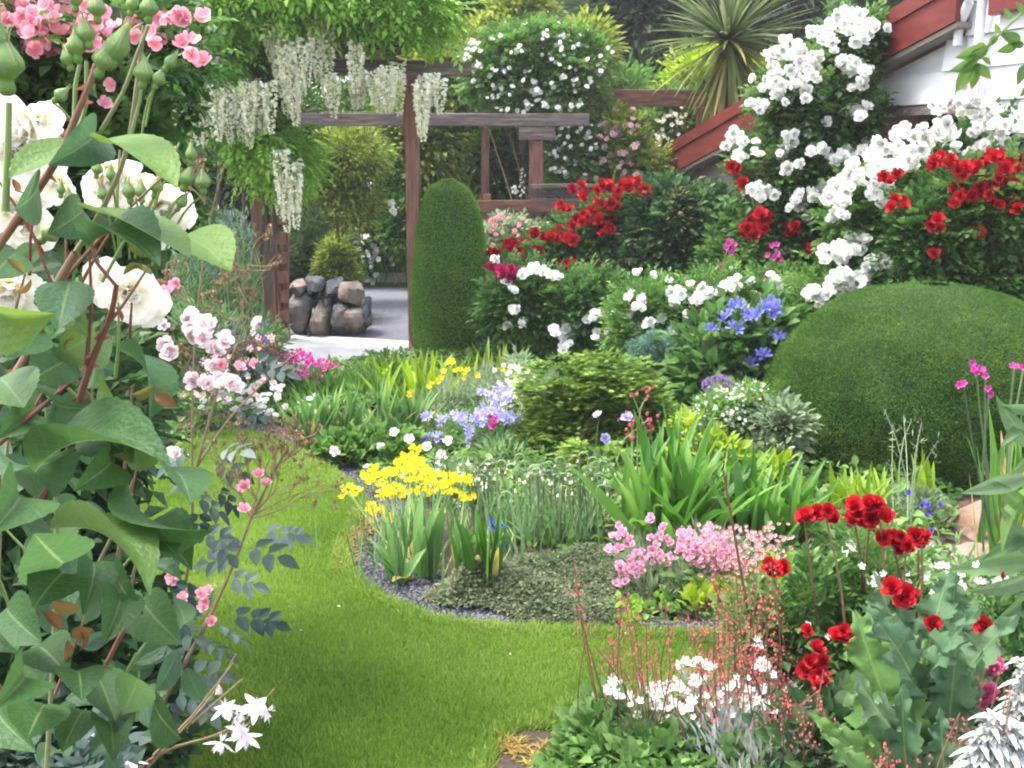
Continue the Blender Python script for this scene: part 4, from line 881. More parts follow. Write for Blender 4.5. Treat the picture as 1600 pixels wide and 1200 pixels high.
# ---- white climbers against the shed
def hips(th, pts, Y, sz=.05): blooms(th, 'semi', 'crimson', px_blooms(pts, Y, .05), face_cam(px_blooms(pts, Y)), sz)
Yr = 7.95
t = climber('climbing_rose', 'tall white climbing rose sprawling up over the red roof edge', [L(1160, 220, 1280, 320, Yr, .2), L(1230, 130, 1350, 260, Yr, .25), L(1210, 240, 1345, 400, Yr, .3), L(1160, 300, 1290, 460, Yr, .25), L(1300, 40, 1355, 80, Yr, .1), L(1195, 120, 1250, 200, Yr, .12), L(1270, 80, 1335, 140, Yr, .12)], Yr, 'rose',
 [(1140, 215), (1133, 222), (1150, 210), (1175, 160), (1168, 235), (1180, 225), (1160, 250), (1190, 170), (1205, 165), (1195, 120), (1205, 110), (1215, 130), (1225, 85), (1235, 75), (1245, 95), (1215, 90), (1250, 70), (1240, 115), (1255, 85), (1280, 65), (1290, 60), (1285, 50), (1300, 45), (1310, 35), (1320, 30), (1330, 28), (1345, 35), (1355, 40), (1365, 42), (1340, 50), (1300, 65), (1310, 70), (1325, 60), (1270, 95), (1285, 105),
  (1225, 155), (1235, 140), (1250, 150), (1245, 135), (1215, 145), (1200, 135), (1260, 140), (1270, 110), (1278, 120), (1275, 90), (1320, 95), (1330, 105), (1335, 115), (1345, 125), (1340, 135), (1350, 130), (1335, 100), (1350, 180), (1340, 178), (1240, 212), (1250, 205), (1235, 220), (1240, 265), (1225, 232), (1215, 240), (1180, 290), (1187, 297), (1190, 305), (1285, 240), (1300, 245), (1310, 250), (1325, 248), (1335, 240), (1340, 237), (1290, 235), (1278, 232), (1305, 255), (1247, 325), (1255, 300), (1270, 300), (1280, 305), (1265, 308), (1250, 330), (1242, 318)], (1, 5), 9, .088, nc=520, lsize=.13, rc=.12, base=(w(1290, 300, Yr)[0], Yr - .05, 0), dY=.22, fY=Yr - .3, nst=14, extra=60)
Yr = 6.85
t = climber('climbing_rose', 'white climbing rose massed against the weatherboard wall above red roses', [L(1310, 280, 1410, 420, Yr), L(1400, 260, 1510, 390, Yr, .25), L(1500, 190, 1600, 320, Yr, .2), L(1380, 340, 1620, 470, Yr), L(1290, 390, 1400, 470, Yr)], Yr, 'rose',
 [(1480, 160), (1495, 155), (1505, 165), (1470, 165), (1515, 158), (1525, 165), (1465, 160), (1500, 150), (1540, 170), (1550, 175), (1560, 180), (1570, 172), (1535, 180), (1480, 200), (1470, 195), (1465, 210), (1450, 210), (1445, 218), (1490, 230), (1485, 222), (1415, 212), (1425, 208), (1405, 215), (1540, 195), (1545, 190), (1555, 205), (1565, 215), (1550, 225), (1560, 230), (1540, 235), (1530, 240), (1570, 200), (1580, 205), (1575, 225), (1375, 240), (1380, 230), (1365, 250), (1370, 260), (1385, 255), (1395, 245), (1400, 255), (1410, 250), (1420, 250), (1430, 245), (1400, 265), (1415, 260), (1390, 235), (1350, 265), (1340, 270), (1335, 280), (1330, 290), (1325, 285), (1320, 300), (1345, 275), (1355, 270), (1310, 300), (1305, 310), (1315, 318), (1330, 312), (1375, 290), (1380, 297), (1385, 305), (1370, 300), (1310, 340), (1318, 335), (1480, 295), (1478, 290), (1380, 320), (1300, 395), (1295, 400), (1330, 390), (1320, 400), (1335, 380), (1340, 395), (1310, 405), (1345, 375), (1450, 235), (1445, 245), (1530, 210)], (1, 5), 9, .088, nc=420, lsize=.12, rc=.11, base=(w(1420, 300, Yr)[0], Yr + .05, 0), dY=.2, fY=Yr - .25, nst=12)
Yr = 6.45
t = climber('rose_bush', 'tall red rose bush in front of the white weatherboards', [L(1450, 260, 1620, 400, Yr), L(1390, 310, 1500, 470, Yr), L(1480, 350, 1640, 500, Yr)], Yr, 'rose',
 [(1465, 250), (1475, 252), (1490, 255), (1455, 258), (1500, 258), (1545, 245), (1555, 250), (1560, 255), (1535, 250), (1550, 240), (1590, 250), (1505, 265), (1515, 260), (1530, 262), (1525, 270), (1510, 270), (1500, 272), (1575, 265), (1580, 272), (1590, 270), (1565, 270), (1570, 278), (1540, 285), (1550, 283), (1595, 285), (1500, 298), (1510, 305), (1520, 310), (1505, 315), (1495, 305), (1545, 297), (1560, 297), (1570, 295), (1535, 300), (1550, 310), (1575, 310), (1590, 312), (1540, 315), (1515, 325), (1555, 322), (1405, 310), (1410, 315), (1400, 322), (1395, 280), (1480, 350), (1470, 352), (1575, 330), (1590, 335), (1530, 370), (1460, 390), (1465, 395), (1455, 365)], (1, 3), 9, .074, 'double', 'red', 'rose', nc=330, lsize=.11, rc=.11, base=(w(1510, 300, Yr)[0], Yr, 0), dY=.15, fY=Yr - .25)

# ---- red rose hedge behind the topiary column, dark shrubs
Yr = 9.0
climber('rose_bush', 'bright red rose bush right of the topiary column', [L(765, 392, 880, 490, Yr), L(850, 352, 960, 480, Yr), L(905, 318, 1010, 430, Yr)], Yr, 'rose',
 [(905, 298), (915, 302), (925, 300), (910, 308), (950, 293), (945, 290), (975, 292), (985, 288), (995, 285), (990, 298), (1000, 300), (980, 282), (888, 322), (885, 326), (930, 315), (938, 318), (955, 318), (965, 312), (970, 308), (960, 325), (918, 325), (905, 345), (915, 340), (922, 345), (930, 343), (940, 340), (900, 350), (925, 332), (948, 355), (950, 362), (945, 350), (990, 330), (825, 365), (832, 370), (828, 380), (860, 365), (868, 368), (875, 362), (855, 370), (885, 372), (888, 378), (895, 375), (848, 390), (845, 393), (808, 390), (812, 398), (803, 400), (770, 395), (772, 402), (885, 410), (895, 412), (940, 462), (922, 418), (800, 380)], (1, 3), 5.5, .095, 'double', 'red', 'rose', nc=420, lsize=.13, rc=.12, base=g(880, 520), dY=.15, fY=Yr - .35)
t = bush('rose_bush', 'leafy dark rose bush without flowers in the middle of the rose hedge', 'rose', [L(990, 310, 1110, 450, 8.7), L(1010, 295, 1060, 350, 8.7), L(1080, 320, 1160, 440, 8.7), L(950, 400, 1060, 480, 8.6)], 'rose_dark', ROSE5, .14, 440, 15, .12, base=g(1050, 520))
t = climber('rose_bush', 'dark leaved rose bush with two big crimson red blooms', [L(1130, 320, 1210, 460, 8.3), L(1190, 340, 1290, 470, 8.3), L(1100, 380, 1180, 480, 8.2)], 8.3, 'rose',
 [(1185, 335), (1195, 340), (1178, 345), (1172, 358), (1180, 362), (1165, 355), (1187, 355), (1238, 355), (1240, 360), (1150, 262), (1165, 290), (1268, 388)], 2, 4, .105, 'double', 'red', 'rose', nc=330, lsize=.13, base=g(1190, 540), fY=7.55)
# crimson and white small roses at the column
Yr = 7.9
t = climber('rose_bush', 'low bush of crimson and white roses beside the topiary column', [L(765, 420, 860, 540, Yr), L(840, 430, 960, 540, Yr), L(900, 440, 1000, 530, Yr), L(780, 480, 1000, 560, Yr)], Yr, 'rose', [(790, 425), (785, 428), (800, 425), (795, 432), (770, 420)], 2, 3, .09, 'double', 'crimson', 'rose', nc=380, lsize=.1, base=g(870, 560), fY=Yr - .25)
wh = [(840, 420), (850, 425), (858, 428), (865, 432), (832, 422), (815, 430), (818, 428), (872, 434), (790, 440), (800, 455), (802, 485), (808, 483), (793, 510), (815, 508), (818, 505), (775, 405), (885, 515), (892, 520), (880, 530), (900, 512), (890, 537), (935, 495), (930, 492), (925, 498), (917, 500), (880, 545), (865, 515), (868, 522), (930, 530), (932, 520)]
P = px_blooms(wh, 7.55); blooms(t, 'double', 'white', P, face_cam(P), .085 * rng.uniform(.8, 1.2, len(P)))
Yr = 7.2
t = climber('patio_rose', 'low hedge of small white roses across the middle of the bed', [L(960, 440, 1080, 560, Yr), L(1050, 430, 1180, 540, Yr), L(1150, 430, 1280, 520, Yr), L(950, 480, 1100, 580, Yr)], Yr, 'rose',
 [(995, 430), (982, 457), (985, 465), (1000, 482), (1004, 480), (1050, 458), (1055, 460), (1062, 455), (1075, 490), (1070, 495), (1100, 455), (1110, 460), (1095, 458), (1120, 458), (1130, 445), (1135, 450), (1140, 440), (1150, 455), (1015, 510), (1012, 508), (1042, 507), (1045, 510), (1073, 513), (1075, 515), (1060, 470), (1090, 470), (1080, 465), (985, 487), (1020, 432), (1180, 480), (1175, 490), (1170, 495), (1185, 500), (1240, 485), (1235, 492), (1215, 440), (1250, 470), (1262, 460), (1268, 455), (1255, 475), (1245, 500), (1285, 450)], (1, 2), 6, .075, 'double', 'white', 'mid', extra=80, nc=400, lsize=.08, rc=.09, base=g(1100, 600), fY=Yr - .3)
Yr = 6.75
t = climber('patio_rose', 'bright bank of little white roses right behind the clipped dome', [L(1230, 430, 1330, 520, Yr), L(1300, 415, 1440, 500, Yr), L(1230, 460, 1420, 560, Yr)], Yr, 'mid',
 [(1265, 460), (1272, 455), (1295, 460), (1300, 455), (1305, 440), (1310, 430), (1320, 425), (1330, 430), (1325, 435), (1340, 430), (1350, 428), (1360, 425), (1370, 415), (1365, 420), (1375, 412), (1385, 408), (1390, 425), (1395, 430), (1400, 428), (1345, 450), (1350, 445), (1355, 452), (1315, 435), (1335, 440), (1425, 425), (1420, 428), (1390, 445), (1380, 443), (1300, 447), (1285, 462), (1360, 408)], (2, 3), 5, .08, 'double', 'white', 'mid', extra=30, nc=260, lsize=.08, rc=.08, base=g(1320, 620), fY=Yr - .25)

# magenta lychnis spikes on grey stems
def lychnis(label, tips, Y, base, bend=.12, sz=.05):
    th = Thing('lychnis', label, 'lychnis', base, None); mb = MB()
    for (x, y) in tips:
        tp = w(x, y, Y); mb.tube(curve(base + rng.normal(size=3) * (.05, .04, 0), tp, (bend, 0, .03), 8), np.linspace(.007, .004, 8), 5, rng.random())
        q = curve(base, tp, (bend, 0, .03), 8)[2:6]; D = rdir(24); mb.inst(LANCE, q[rng.integers(0, 4, 24)], frames(D + (0, 0, .5), rdir(24), np.full(24, .05)), rng.random(24))
    th.part(mb, 'stem', 'greygreen')
    P = np.concatenate([px_blooms([(x + rng.normal() * 5, y + rng.normal() * 9) for _ in range(7)], Y, .03) for x, y in tips]); blooms(th, 'five', 'magenta', P, face_cam(P), sz)
lychnis('magenta flowered lychnis on tall grey stems beside the dark rose bush', [(1140, 380), (1126, 432)], 7.3, g(1125, 570), -.03)
lychnis('magenta lychnis with leaning grey stems in front of the handrail', [(1210, 397), (1206, 432)], 7.2, g(1170, 570), -.05)

# ---- clipped topiaries: needle clad surface of revolution with soft undulation
def topiary(name, label, cx, cy, prof, n, ln, ax=1.0, leaf=NEED, und=.02, seed=1., fy=1., bare=.25, mat='yew', bias=0.):
    """prof: list of (height, radius)"""
    th = Thing(name, label, 'topiary', (cx, cy, 0.)); zz, rr = np.array(prof, float).T
    zs = np.linspace(zz[0], zz[-1], 60); k = np.interp(zs, zz, rr)
    for _ in range(2): k = np.convolve(np.r_[k[0], k, k[-1]], [.25, .5, .25], 'valid')
    def surf(z, a):
        r = np.interp(z, zs, k); P = np.c_[r * np.cos(a), r * np.sin(a) * fy, z]
        u = 1 + und * (field(P, 5, seed) + .5 * field(P, 13, seed + 2)) / np.maximum(r, .1) * .5
        return np.c_[cx + P[:, 0] * u, cy + P[:, 1] * u, z]
    # area weighted sampling
    ds = np.hypot(np.gradient(zs), np.gradient(k)); wgt = ds * np.maximum(k, .005); cdf = np.cumsum(wgt) / wgt.sum()
    zi = np.interp(rng.random(n), cdf, np.arange(60)); z = np.interp(zi, np.arange(60), zs); a = rng.random(n) * 2 * pi
    sl = np.gradient(k, zs); slope = np.interp(z, zs, sl); N = unit(np.c_[np.cos(a), np.sin(a), -np.clip(slope, -8, 8)])
    P = surf(z, a); low = np.interp(z, zs, k); ins = rng.random(n) ** 2 * .045
    f = field(P, 6, seed + 3) * .10 + field(P, 17, seed) * .1 + (rng.random(n) - .5) * .75
    mb = MB(); mb.inst(leaf, P - N * ins[:, None], frames(unit(N * .5 + rdir(n) * 1.0 + (0, 0, .15)), rdir(n) * .6 + N * .2 + (0, 0, .4), ln * rng.uniform(.6, 1.35, n)), np.clip(.5 + bias + f, 0, 1))
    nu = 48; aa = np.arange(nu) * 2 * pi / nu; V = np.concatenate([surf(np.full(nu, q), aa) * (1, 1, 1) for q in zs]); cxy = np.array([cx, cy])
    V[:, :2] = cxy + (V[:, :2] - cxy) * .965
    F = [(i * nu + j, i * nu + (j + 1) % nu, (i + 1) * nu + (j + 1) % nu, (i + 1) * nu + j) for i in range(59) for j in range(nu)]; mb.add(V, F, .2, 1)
    th.part(mb, 'foliage', [mat, 'yew_core']); mb = MB(); mb.tube([(cx, cy, 0), (cx, cy, zz[0] + .2)], .05, 8); th.part(mb, 'trunk', 'bark'); return th
b = g(702, 556); Yt = b[1] + .3; s_ = S(Yt)
def zp(py, Y): return w(800, py, Y)[2]
topiary('topiary_column', 'tall clipped green topiary column with a rounded top', w(702, 400, Yt)[0], Yt, [(0.0, 52 / s_), (.06, 56 / s_)] + [(zp(y, Yt), r / s_) for y, r in ((500, 60), (450, 61), (400, 57), (360, 52), (330, 45), (310, 38), (296, 29), (287, 20), (282, 9), (280.5, 2))], 150000, .019, bias=.32, mat='yew_bright')
Yo = 5.72; s_ = S(Yo)
topiary('topiary_dome', 'broad clipped evergreen dome sheared into a smooth mound', w(1450, 600, Yo)[0], Yo, [(0.0, .74), (.1, .80), (.25, .845), (.4, .84), (.55, .775), (.68, .66), (.78, .51), (.85, .34), (.885, .18), (.9, .02)], 330000, .018, und=.07, seed=4., bias=-.02)

# ---- golden dwarf conifer: flat tiered fans
FAN = merge([xf(NEED, rotz(R(a)), (0, 0, 0), .9 - abs(a) / 130) for a in (-70, -45, -22, 0, 22, 45, 70)] + [xf(NEED, rotz(R(a)), (0, .45, -.02), .6) for a in (-40, 0, 40)])
def fans(th_lumps, n, rc, size, mat, mb, mi=0, bias=0.):
    C, N = surf_pts(th_lumps, n, .25); per = 26; k = np.repeat(np.arange(n), per)
    out = unit(N * (1, 1, .25) + rdir(n) * .3); out[:, 2] = .12 + rng.random(n) * .2; side = unit(np.cross(out, (0, 0, 1)))
    u = rng.random(len(k)); v = rng.normal(size=len(k)) * .45
    P = C[k] + out[k] * (u * rc)[:, None] + side[k] * (v * rc * (.3 + u))[:, None] + np.c_[0 * u, 0 * u, -(v ** 2) * rc * .35 - (u - .3) ** 2 * rc * .4 + .02 * rng.random(len(k))]
    D = unit(out[k] + side[k] * (v * 1.6)[:, None] + rdir(len(k)) * .35); Nm = unit(np.array([0, 0, 1.]) - out[k] * .15 + rdir(len(k)) * .3)
    cr = rng.random(n)[k]; keep = P[:, 2] > .03
    mb.inst(FAN, P[keep], frames(D, Nm, size * rng.uniform(.6, 1.3, len(k)))[keep], np.clip(bias + .1 + .3 * cr + .45 * u + rng.normal(size=len(k)) * .12, 0, 1)[keep], mi)
th = Thing('golden_conifer', 'golden green dwarf conifer with flat tiered sprays', 'conifer', g(900, 742) + (0, .3, 0)); Yg = 5.75
lm = [L(828, 560, 925, 660, Yg), L(905, 553, 1005, 650, Yg), L(826, 620, 960, 745, Yg), L(940, 590, 1036, 700, Yg), L(880, 560, 1000, 640, Yg, .25), L(790, 665, 880, 745, Yg, .2), L(900, 640, 1040, 750, Yg)]
mb = MB(); fans(lm, 700, .095, .037, 'gold', mb, bias=.08); core(mb, lm, .72, 1); th.part(mb, 'foliage', ['gold', 'dark'])
mb = MB(); stems(mb, th.b, [np.array(l[:3]) for l in lm], .02, .04); th.part(mb, 'trunk', 'bark')
th = Thing('golden_conifer', 'small low golden conifer tuft at the foot of the larger one', 'conifer', g(930, 750)); lm = [L(890, 690, 965, 755, 5.25)]
mb = MB(); fans(lm, 80, .07, .032, 'gold', mb, bias=.15); core(mb, lm, .6, 1); th.part(mb, 'foliage', ['gold', 'dark'])
th = Thing('blue_spruce', 'dwarf blue green spruce tucked behind the golden conifer', 'conifer', g(1040, 640)); Ys = 6.45
lm = [L(985, 520, 1065, 590, Ys), L(1035, 530, 1105, 610, Ys), L(1000, 560, 1090, 640, Ys)]
C, N = surf_pts(lm, 420, .2); C = C[C[:, 2] > .05]; k = np.repeat(np.arange(len(C)), 70); D = rdir(len(k)); mb = MB()
mb.inst(NEED, C[k] + D * .018, frames(D, rdir(len(k)), .03 * rng.uniform(.7, 1.2, len(k))), np.clip(rng.random(len(C))[k] * .5 + rng.random(len(k)) * .5, 0, 1)); core(mb, lm, .8, 1); th.part(mb, 'foliage', ['blue_spruce', 'dark'])

# ---- clematis with blue stars, large leaves
t = bush('clematis', 'blue flowered clematis with big green leaves beside the dome', 'clematis', [L(1060, 500, 1170, 620, 6.25), L(1120, 480, 1240, 600, 6.3), L(1060, 560, 1140, 680, 6.1), L(1140, 560, 1230, 690, 6.1)], 'rose', LEAF, .095, 210, 7, .13, nst=8, bias=.05)
cb = [(1150, 475), (1158, 478), (1142, 480), (1135, 495), (1130, 500), (1165, 490), (1172, 495), (1108, 512), (1114, 515), (1145, 512), (1152, 514), (1200, 475), (1195, 480), (1210, 485), (1205, 492), (1185, 492), (1180, 497), (1218, 530), (1224, 532), (1213, 528), (1178, 566), (1184, 562), (1190, 553), (1195, 556), (1172, 570), (1215, 478), (765, 525)]
P = px_blooms(cb[:-1], 6.0); blooms(t, 'star', 'blue', P, face_cam(P), .1 * rng.uniform(.8, 1.2, len(P)))
# lone blue iris bloom near the column
t = Thing('blue_flower', 'single blue iris like bloom at the foot of the topiary column', 'flower', g(765, 560)); P = px_blooms([(762, 528), (768, 524), (773, 521)], 8.1, .02); blooms(t, 'star', 'blue', P, face_cam(P), .11); mb = MB(); stems(mb, t.b, P, .005); t.part(mb, 'stem', 'stem_green')
t = Thing('allium', 'fading purple allium globe above the silvery shrub', 'allium', g(1125, 700)); P = px_blooms([(1123, 603)], 5.6, 0)[0]
D = rdir(160); blooms(t, 'star', 'purple', P + D * .075 * (1, 1, .6), D, .035, cap=90); mb = MB(); mb.tube(curve(t.b, P, (0, .03, 0)), .005, 5); t.part(mb, 'stem', 'stem_green')
D = rdir(80); P = px_blooms([(1160, 612)], 5.65, 0)[0]; t = Thing('allium', 'smaller purple allium half hidden behind white flowers', 'allium', g(1165, 700)); blooms(t, 'star', 'purple', P + D * .05 * (1, 1, .6), D, .03, cap=80); mb = MB(); mb.tube(curve(t.b, P), .005, 5); t.part(mb, 'stem', 'stem_green')

# ---- silver leaved shrub with tiny white flowers, green companion
Yv = 5.25
t = bush('silver_shrub', 'silvery shrub smothered in tiny white flowers left of the dome', 'shrub', [L(1085, 610, 1180, 700, Yv), L(1120, 600, 1220, 720, Yv), L(1070, 650, 1140, 730, Yv), L(1120, 680, 1230, 790, Yv)], 'mid', LANCE, .032, 420, 18, .05, nst=12, bias=.25)
sprinkle(t, 'five', 'white', 700, .02, out=.02)
t = bush('green_shrub', 'leafy blue green shrub between silvery shrub and dome', 'shrub', [L(1180, 625, 1255, 720, 5.1), L(1170, 690, 1240, 790, 5.0)], 'greygreen', LEAF, .045, 170, 14, .06, bias=-.12, nst=6)

# ---- low fill behind: every bed gets a cover of mixed small leaves
def cover(label, poly_px, n, size, mat, hmax=.12, tp=DIA, name='ground_cover', rr=.5, seed=0.):
    q = np.array(gp(poly_px)); lo, hi = q.min(0), q.max(0); P = rng.uniform(lo, hi, (int(n), 2)); P = P[inside(P, q)]
    z = np.zeros(len(P)); hh = hmax * np.clip(.55 + .6 * field(np.c_[P, z], 6, seed) + .3 * field(np.c_[P, z], 17, seed + 1), .1, 1.2)
    d = np.full(len(P), 9.)
    for i in range(len(q)):
        a, b = q[i - 1], q[i]; t = np.clip(((P - a) @ (b - a)) / ((b - a) @ (b - a) + 1e-9), 0, 1); d = np.minimum(d, np.linalg.norm(P - a - t[:, None] * (b - a), axis=1))
    hh = hh * (1 + .35 * field(np.c_[P, 0 * hh], 38, seed + 4)); P = P + rng.normal(size=P.shape) * min(.02, size * .9)
    hh *= np.clip(d / .12, .15, 1); z = hh * (.35 + .65 * rng.random(len(P)) ** .4)
    D = unit(rdir(len(P)) * (1, 1, .5) + (0, -.2, .5)); mb = MB()
    mb.inst(tp, np.c_[P, z + .01], frames(D, rdir(len(P)) * .7 + (0, 0, 1), size * rng.uniform(.6, 1.3, len(P))), np.clip(.5 + .3 * field(np.c_[P, z], 9, 3.) + rng.normal(size=len(P)) * .2, 0, 1))
    o = structure(mb, name, mat, kind='stuff', label=label); return o
cover('mixed low green planting under the roses', [(640, 560), (1000, 540), (1300, 540), (1650, 560), (1700, 740), (1500, 760), (1460, 900), (1420, 960), (1330, 1000), (1290, 972), (1050, 965), (960, 880), (800, 860), (760, 800), (640, 780), (560, 740), (540, 690), (400, 660), (380, 600)], 42000, .05, 'mid', .1, LEAF)
cover('green planting at the foot of the rose hedge', [(740, 480), (1100, 470), (1500, 470), (1700, 600), (1300, 570), (1000, 560), (740, 556)], 16000, .08, 'rose', .25, LEAF)

cover('leafy ground under the shrubs left of the lawn', [(-300, 560), (340, 575), (440, 600), (400, 660), (340, 690), (260, 720), (190, 800), (110, 950), (50, 1150), (-600, 1200)], 16000, .06, 'mid', .14, LEAF)
for (lb, bx, Y_) in (('bronze tipped young rose shoots above the dark rose bush', [(1035, 300, 1075, 420), (960, 400, 1010, 480)], 8.35), ('bronze young rose shoots below the white climber', [(1225, 340, 1300, 430), (1150, 250, 1190, 330)], 7.75)):
    bush('rose_shoots', lb, 'rose', [L(*b_, Y_, .1) for b_ in bx], 'seed', LANCE, .05, 26, 5, .06, nst=5, cores=0, corem='rose', stem='stem_red', srad=.003)
# ================================================================== ISLAND BED, FRONT HALF
def strap_thing(name, label, cat, clumps, mat='strap', dry=.0, group=None):
    b = np.mean([c[0] for c in clumps], axis=0); th = Thing(name, label, cat, b, group); mb = MB()
    for (base, n, h, spr, wd, lean, cv) in clumps:
        blade_clump(mb, base, int(n * (1 - dry)), h, spr, wd, lean, cv)
        if dry: blade_clump(mb, base, max(1, int(n * dry)), h * .85, spr, wd * .8, lean * 1.2, cv * 1.5, mi=1)
    th.part(mb, 'leaves', [mat, 'irisdry']); return th
# big strap leaf clumps
strap_thing('daylily_clump', 'large clump of broad glossy strap leaves in the island bed', 'daylily', [(g(1040, 858), 34, .56, .07, .054, .8, .8), (g(1075, 862), 28, .56, .07, .054, .7, .8), (g(1010, 850), 18, .47, .05, .05, 1.0, .9), (g(1060, 840), 16, .62, .06, .05, .35, .35)])
strap_thing('daylily_clump', 'medium strap leaf clump right of the largest one', 'daylily', [(g(1150, 858), 24, .46, .07, .045, .5, .6), (g(1200, 850), 22, .44, .06, .042, .65, .8), (g(1230, 840), 18, .4, .05, .04, .75, .9)], dry=.04)
strap_thing('daylily_clump', 'small lime strap leaf clump below the dome', 'daylily', [(g(1360, 822), 16, .3, .05, .035, .8, .9), (g(1330, 815), 12, .27, .04, .035, .7, .8)], 'straplime')
strap_thing('iris_clump', 'short pale iris fan standing against the dome', 'iris', [(g(1432, 800), 9, .33, .04, .035, .4, .3)], 'straplime')
strap_thing('iris_clump', 'yellowing iris clump beside the large boulder', 'iris', [(g(1560, 862), 12, .62, .04, .035, .3, .25), (g(1590, 870), 12, .6, .05, .035, .3, .25)], 'strap', dry=.35)
# behind the daylilies: lime foliage showing through
bush('lime_plant', 'lime green leafy plant glowing behind the strap leaves', 'plant', [L(1090, 680, 1170, 830, 4.9), L(1160, 720, 1240, 840, 4.8), L(1050, 640, 1110, 740, 4.95)], 'lime', LEAF, .055, 110, 10, .06, nst=4, cores=0)
# red flower spikes above strap leaves
t = Thing('penstemon', 'dark red and white flower spikes rising behind the strap leaves', 'penstemon', g(1010, 800)); 
P = px_blooms([(985 + rng.normal() * 9, 668 + rng.normal() * 13) for _ in range(20)] + [(1012 + rng.normal() * 9, 655 + rng.normal() * 10) for _ in range(18)] + [(1005 + rng.normal() * 10, 612 + rng.normal() * 7) for _ in range(10)] + [(986, 618), (988, 616)], 4.75, .05)
MT['redwhite'] = petal('red_white_petal', G3((.85, .7, .7), (.6, .08, .12), (.5, .03, .08), (.7, .35, .38)))
blooms(t, 'bell', 'redwhite', P, face_cam(P, -.1), .042); mb = MB(); stems(mb, t.b, P[::7], .005); t.part(mb, 'stem', 'stem_green')
t = Thing('scabious', 'three pale lilac flowers on thin stems before the golden conifer', 'flower', g(960, 790)); P = px_blooms([(935, 650), (978, 652), (983, 652), (944, 684), (946, 687)], 4.85, .02); blooms(t, 'semi', 'lilac', P, face_cam(P), .05); mb = MB(); stems(mb, t.b, P, .003); t.part(mb, 'stem', 'stem_green')

# yellow flowers over stems
yl = [(648, 703), (640, 728), (628, 735), (650, 733), (610, 738), (618, 742), (600, 742), (583, 735), (575, 745), (580, 752), (592, 755), (610, 765), (622, 760), (640, 752), (655, 748), (630, 775), (645, 768), (665, 738), (672, 745), (690, 745), (700, 742), (688, 758), (705, 755), (715, 748), (725, 752), (733, 750), (545, 765), (553, 768), (540, 768), (603, 775), (612, 772), (660, 765), (672, 768), (625, 722), (600, 768), (583, 797), (577, 795), (590, 798), (605, 810), (609, 812), (725, 776), (732, 778), (684, 802), (640, 715), (655, 720), (670, 755), (700, 768)]
t = Thing('yellow_flowers', 'clump of bright yellow flower heads at the tip of the island bed', 'flower', g(670, 888))
P = []
for (x, y) in yl:
    for _ in range(10): P.append((x + rng.normal() * 6, y + rng.normal() * 3.4))
P = px_blooms(P, 4.35, .16); blooms(t, 'five', 'yellow', P, face_cam(P, 1.2, .5), .029 * rng.uniform(.7, 1.2, len(P)), 'flower')
mb = MB(); 
for (x, y) in yl: mb.tube(curve(g(x * .55 + 660 * .45 + rng.normal() * 22, 880 + rng.normal() * 16), w(x, y, 4.35), rng.normal(size=3) * .02, 5), (.0035, .003, .0025, .002, .0015), 4, rng.random())
t.part(mb, 'stem', 'stem_green'); mb = MB(); blade_clump(mb, g(690, 885), 60, .34, .16, .008, .3, .5); blade_clump(mb, g(640, 880), 50, .3, .12, .008, .3, .5); t.part(mb, 'leaves', 'chive')
# white dots behind the yellow
t = bush('white_campion', 'low haze of small white flowers behind the yellow ones', 'flower', [L(620, 730, 780, 800, 4.9), L(560, 740, 640, 800, 5.0)], 'chive', NEED, .05, 140, 14, .05, nst=10, cores=0); sprinkle(t, 'five', 'white', 70, .028)
ir = 'iris fans at the front of the island bed'
def iris_fan(label, x, y, n, h, wd, lean, dry=.15, fan=0., mat='iris', group=ir):
    th = Thing('iris_fan', label, 'iris', g(x, y), group); mb = MB(); blade_clump(mb, g(x, y), n, h, .02, wd, lean, .25, fan=fan, segs=6, hj=.45)
    if dry: blade_clump(mb, g(x, y), max(1, int(n * dry)), h * .7, .03, wd, lean * 1.6, 1., mi=1)
    th.part(mb, 'leaves', [mat, 'irisdry']); return th
iris_fan('low splayed iris fan with a broad bent leaf on the slate border', 628, 912, 8, .27, .045, .75)
iris_fan('upright iris fan right of the splayed one with yellowing tips', 668, 905, 9, .36, .042, .25)
iris_fan('tall iris fan behind the first two', 640, 885, 7, .34, .04, .3)
iris_fan('slender dark iris leaves standing beside the thyme mat', 735, 932, 11, .34, .03, .22, .2, mat='strap')
iris_fan('tall dark upright iris blades at the thyme edge, rightmost of the fans', 772, 935, 11, .37, .028, .2, .2, mat='strap')
iris_fan('short iris fan behind the dark upright blades', 715, 905, 8, .3, .04, .4)
t = Thing('blue_iris', 'deep blue flowers among the iris blades', 'flower', g(775, 900)); P = px_blooms([(768, 818), (772, 823), (766, 824), (784, 824), (788, 822), (783, 850), (788, 853)], 4.2, .02); blooms(t, 'star', 'deepblue', P, face_cam(P), .05); mb = MB(); stems(mb, t.b, P, .0035); t.part(mb, 'stem', 'stem_green')

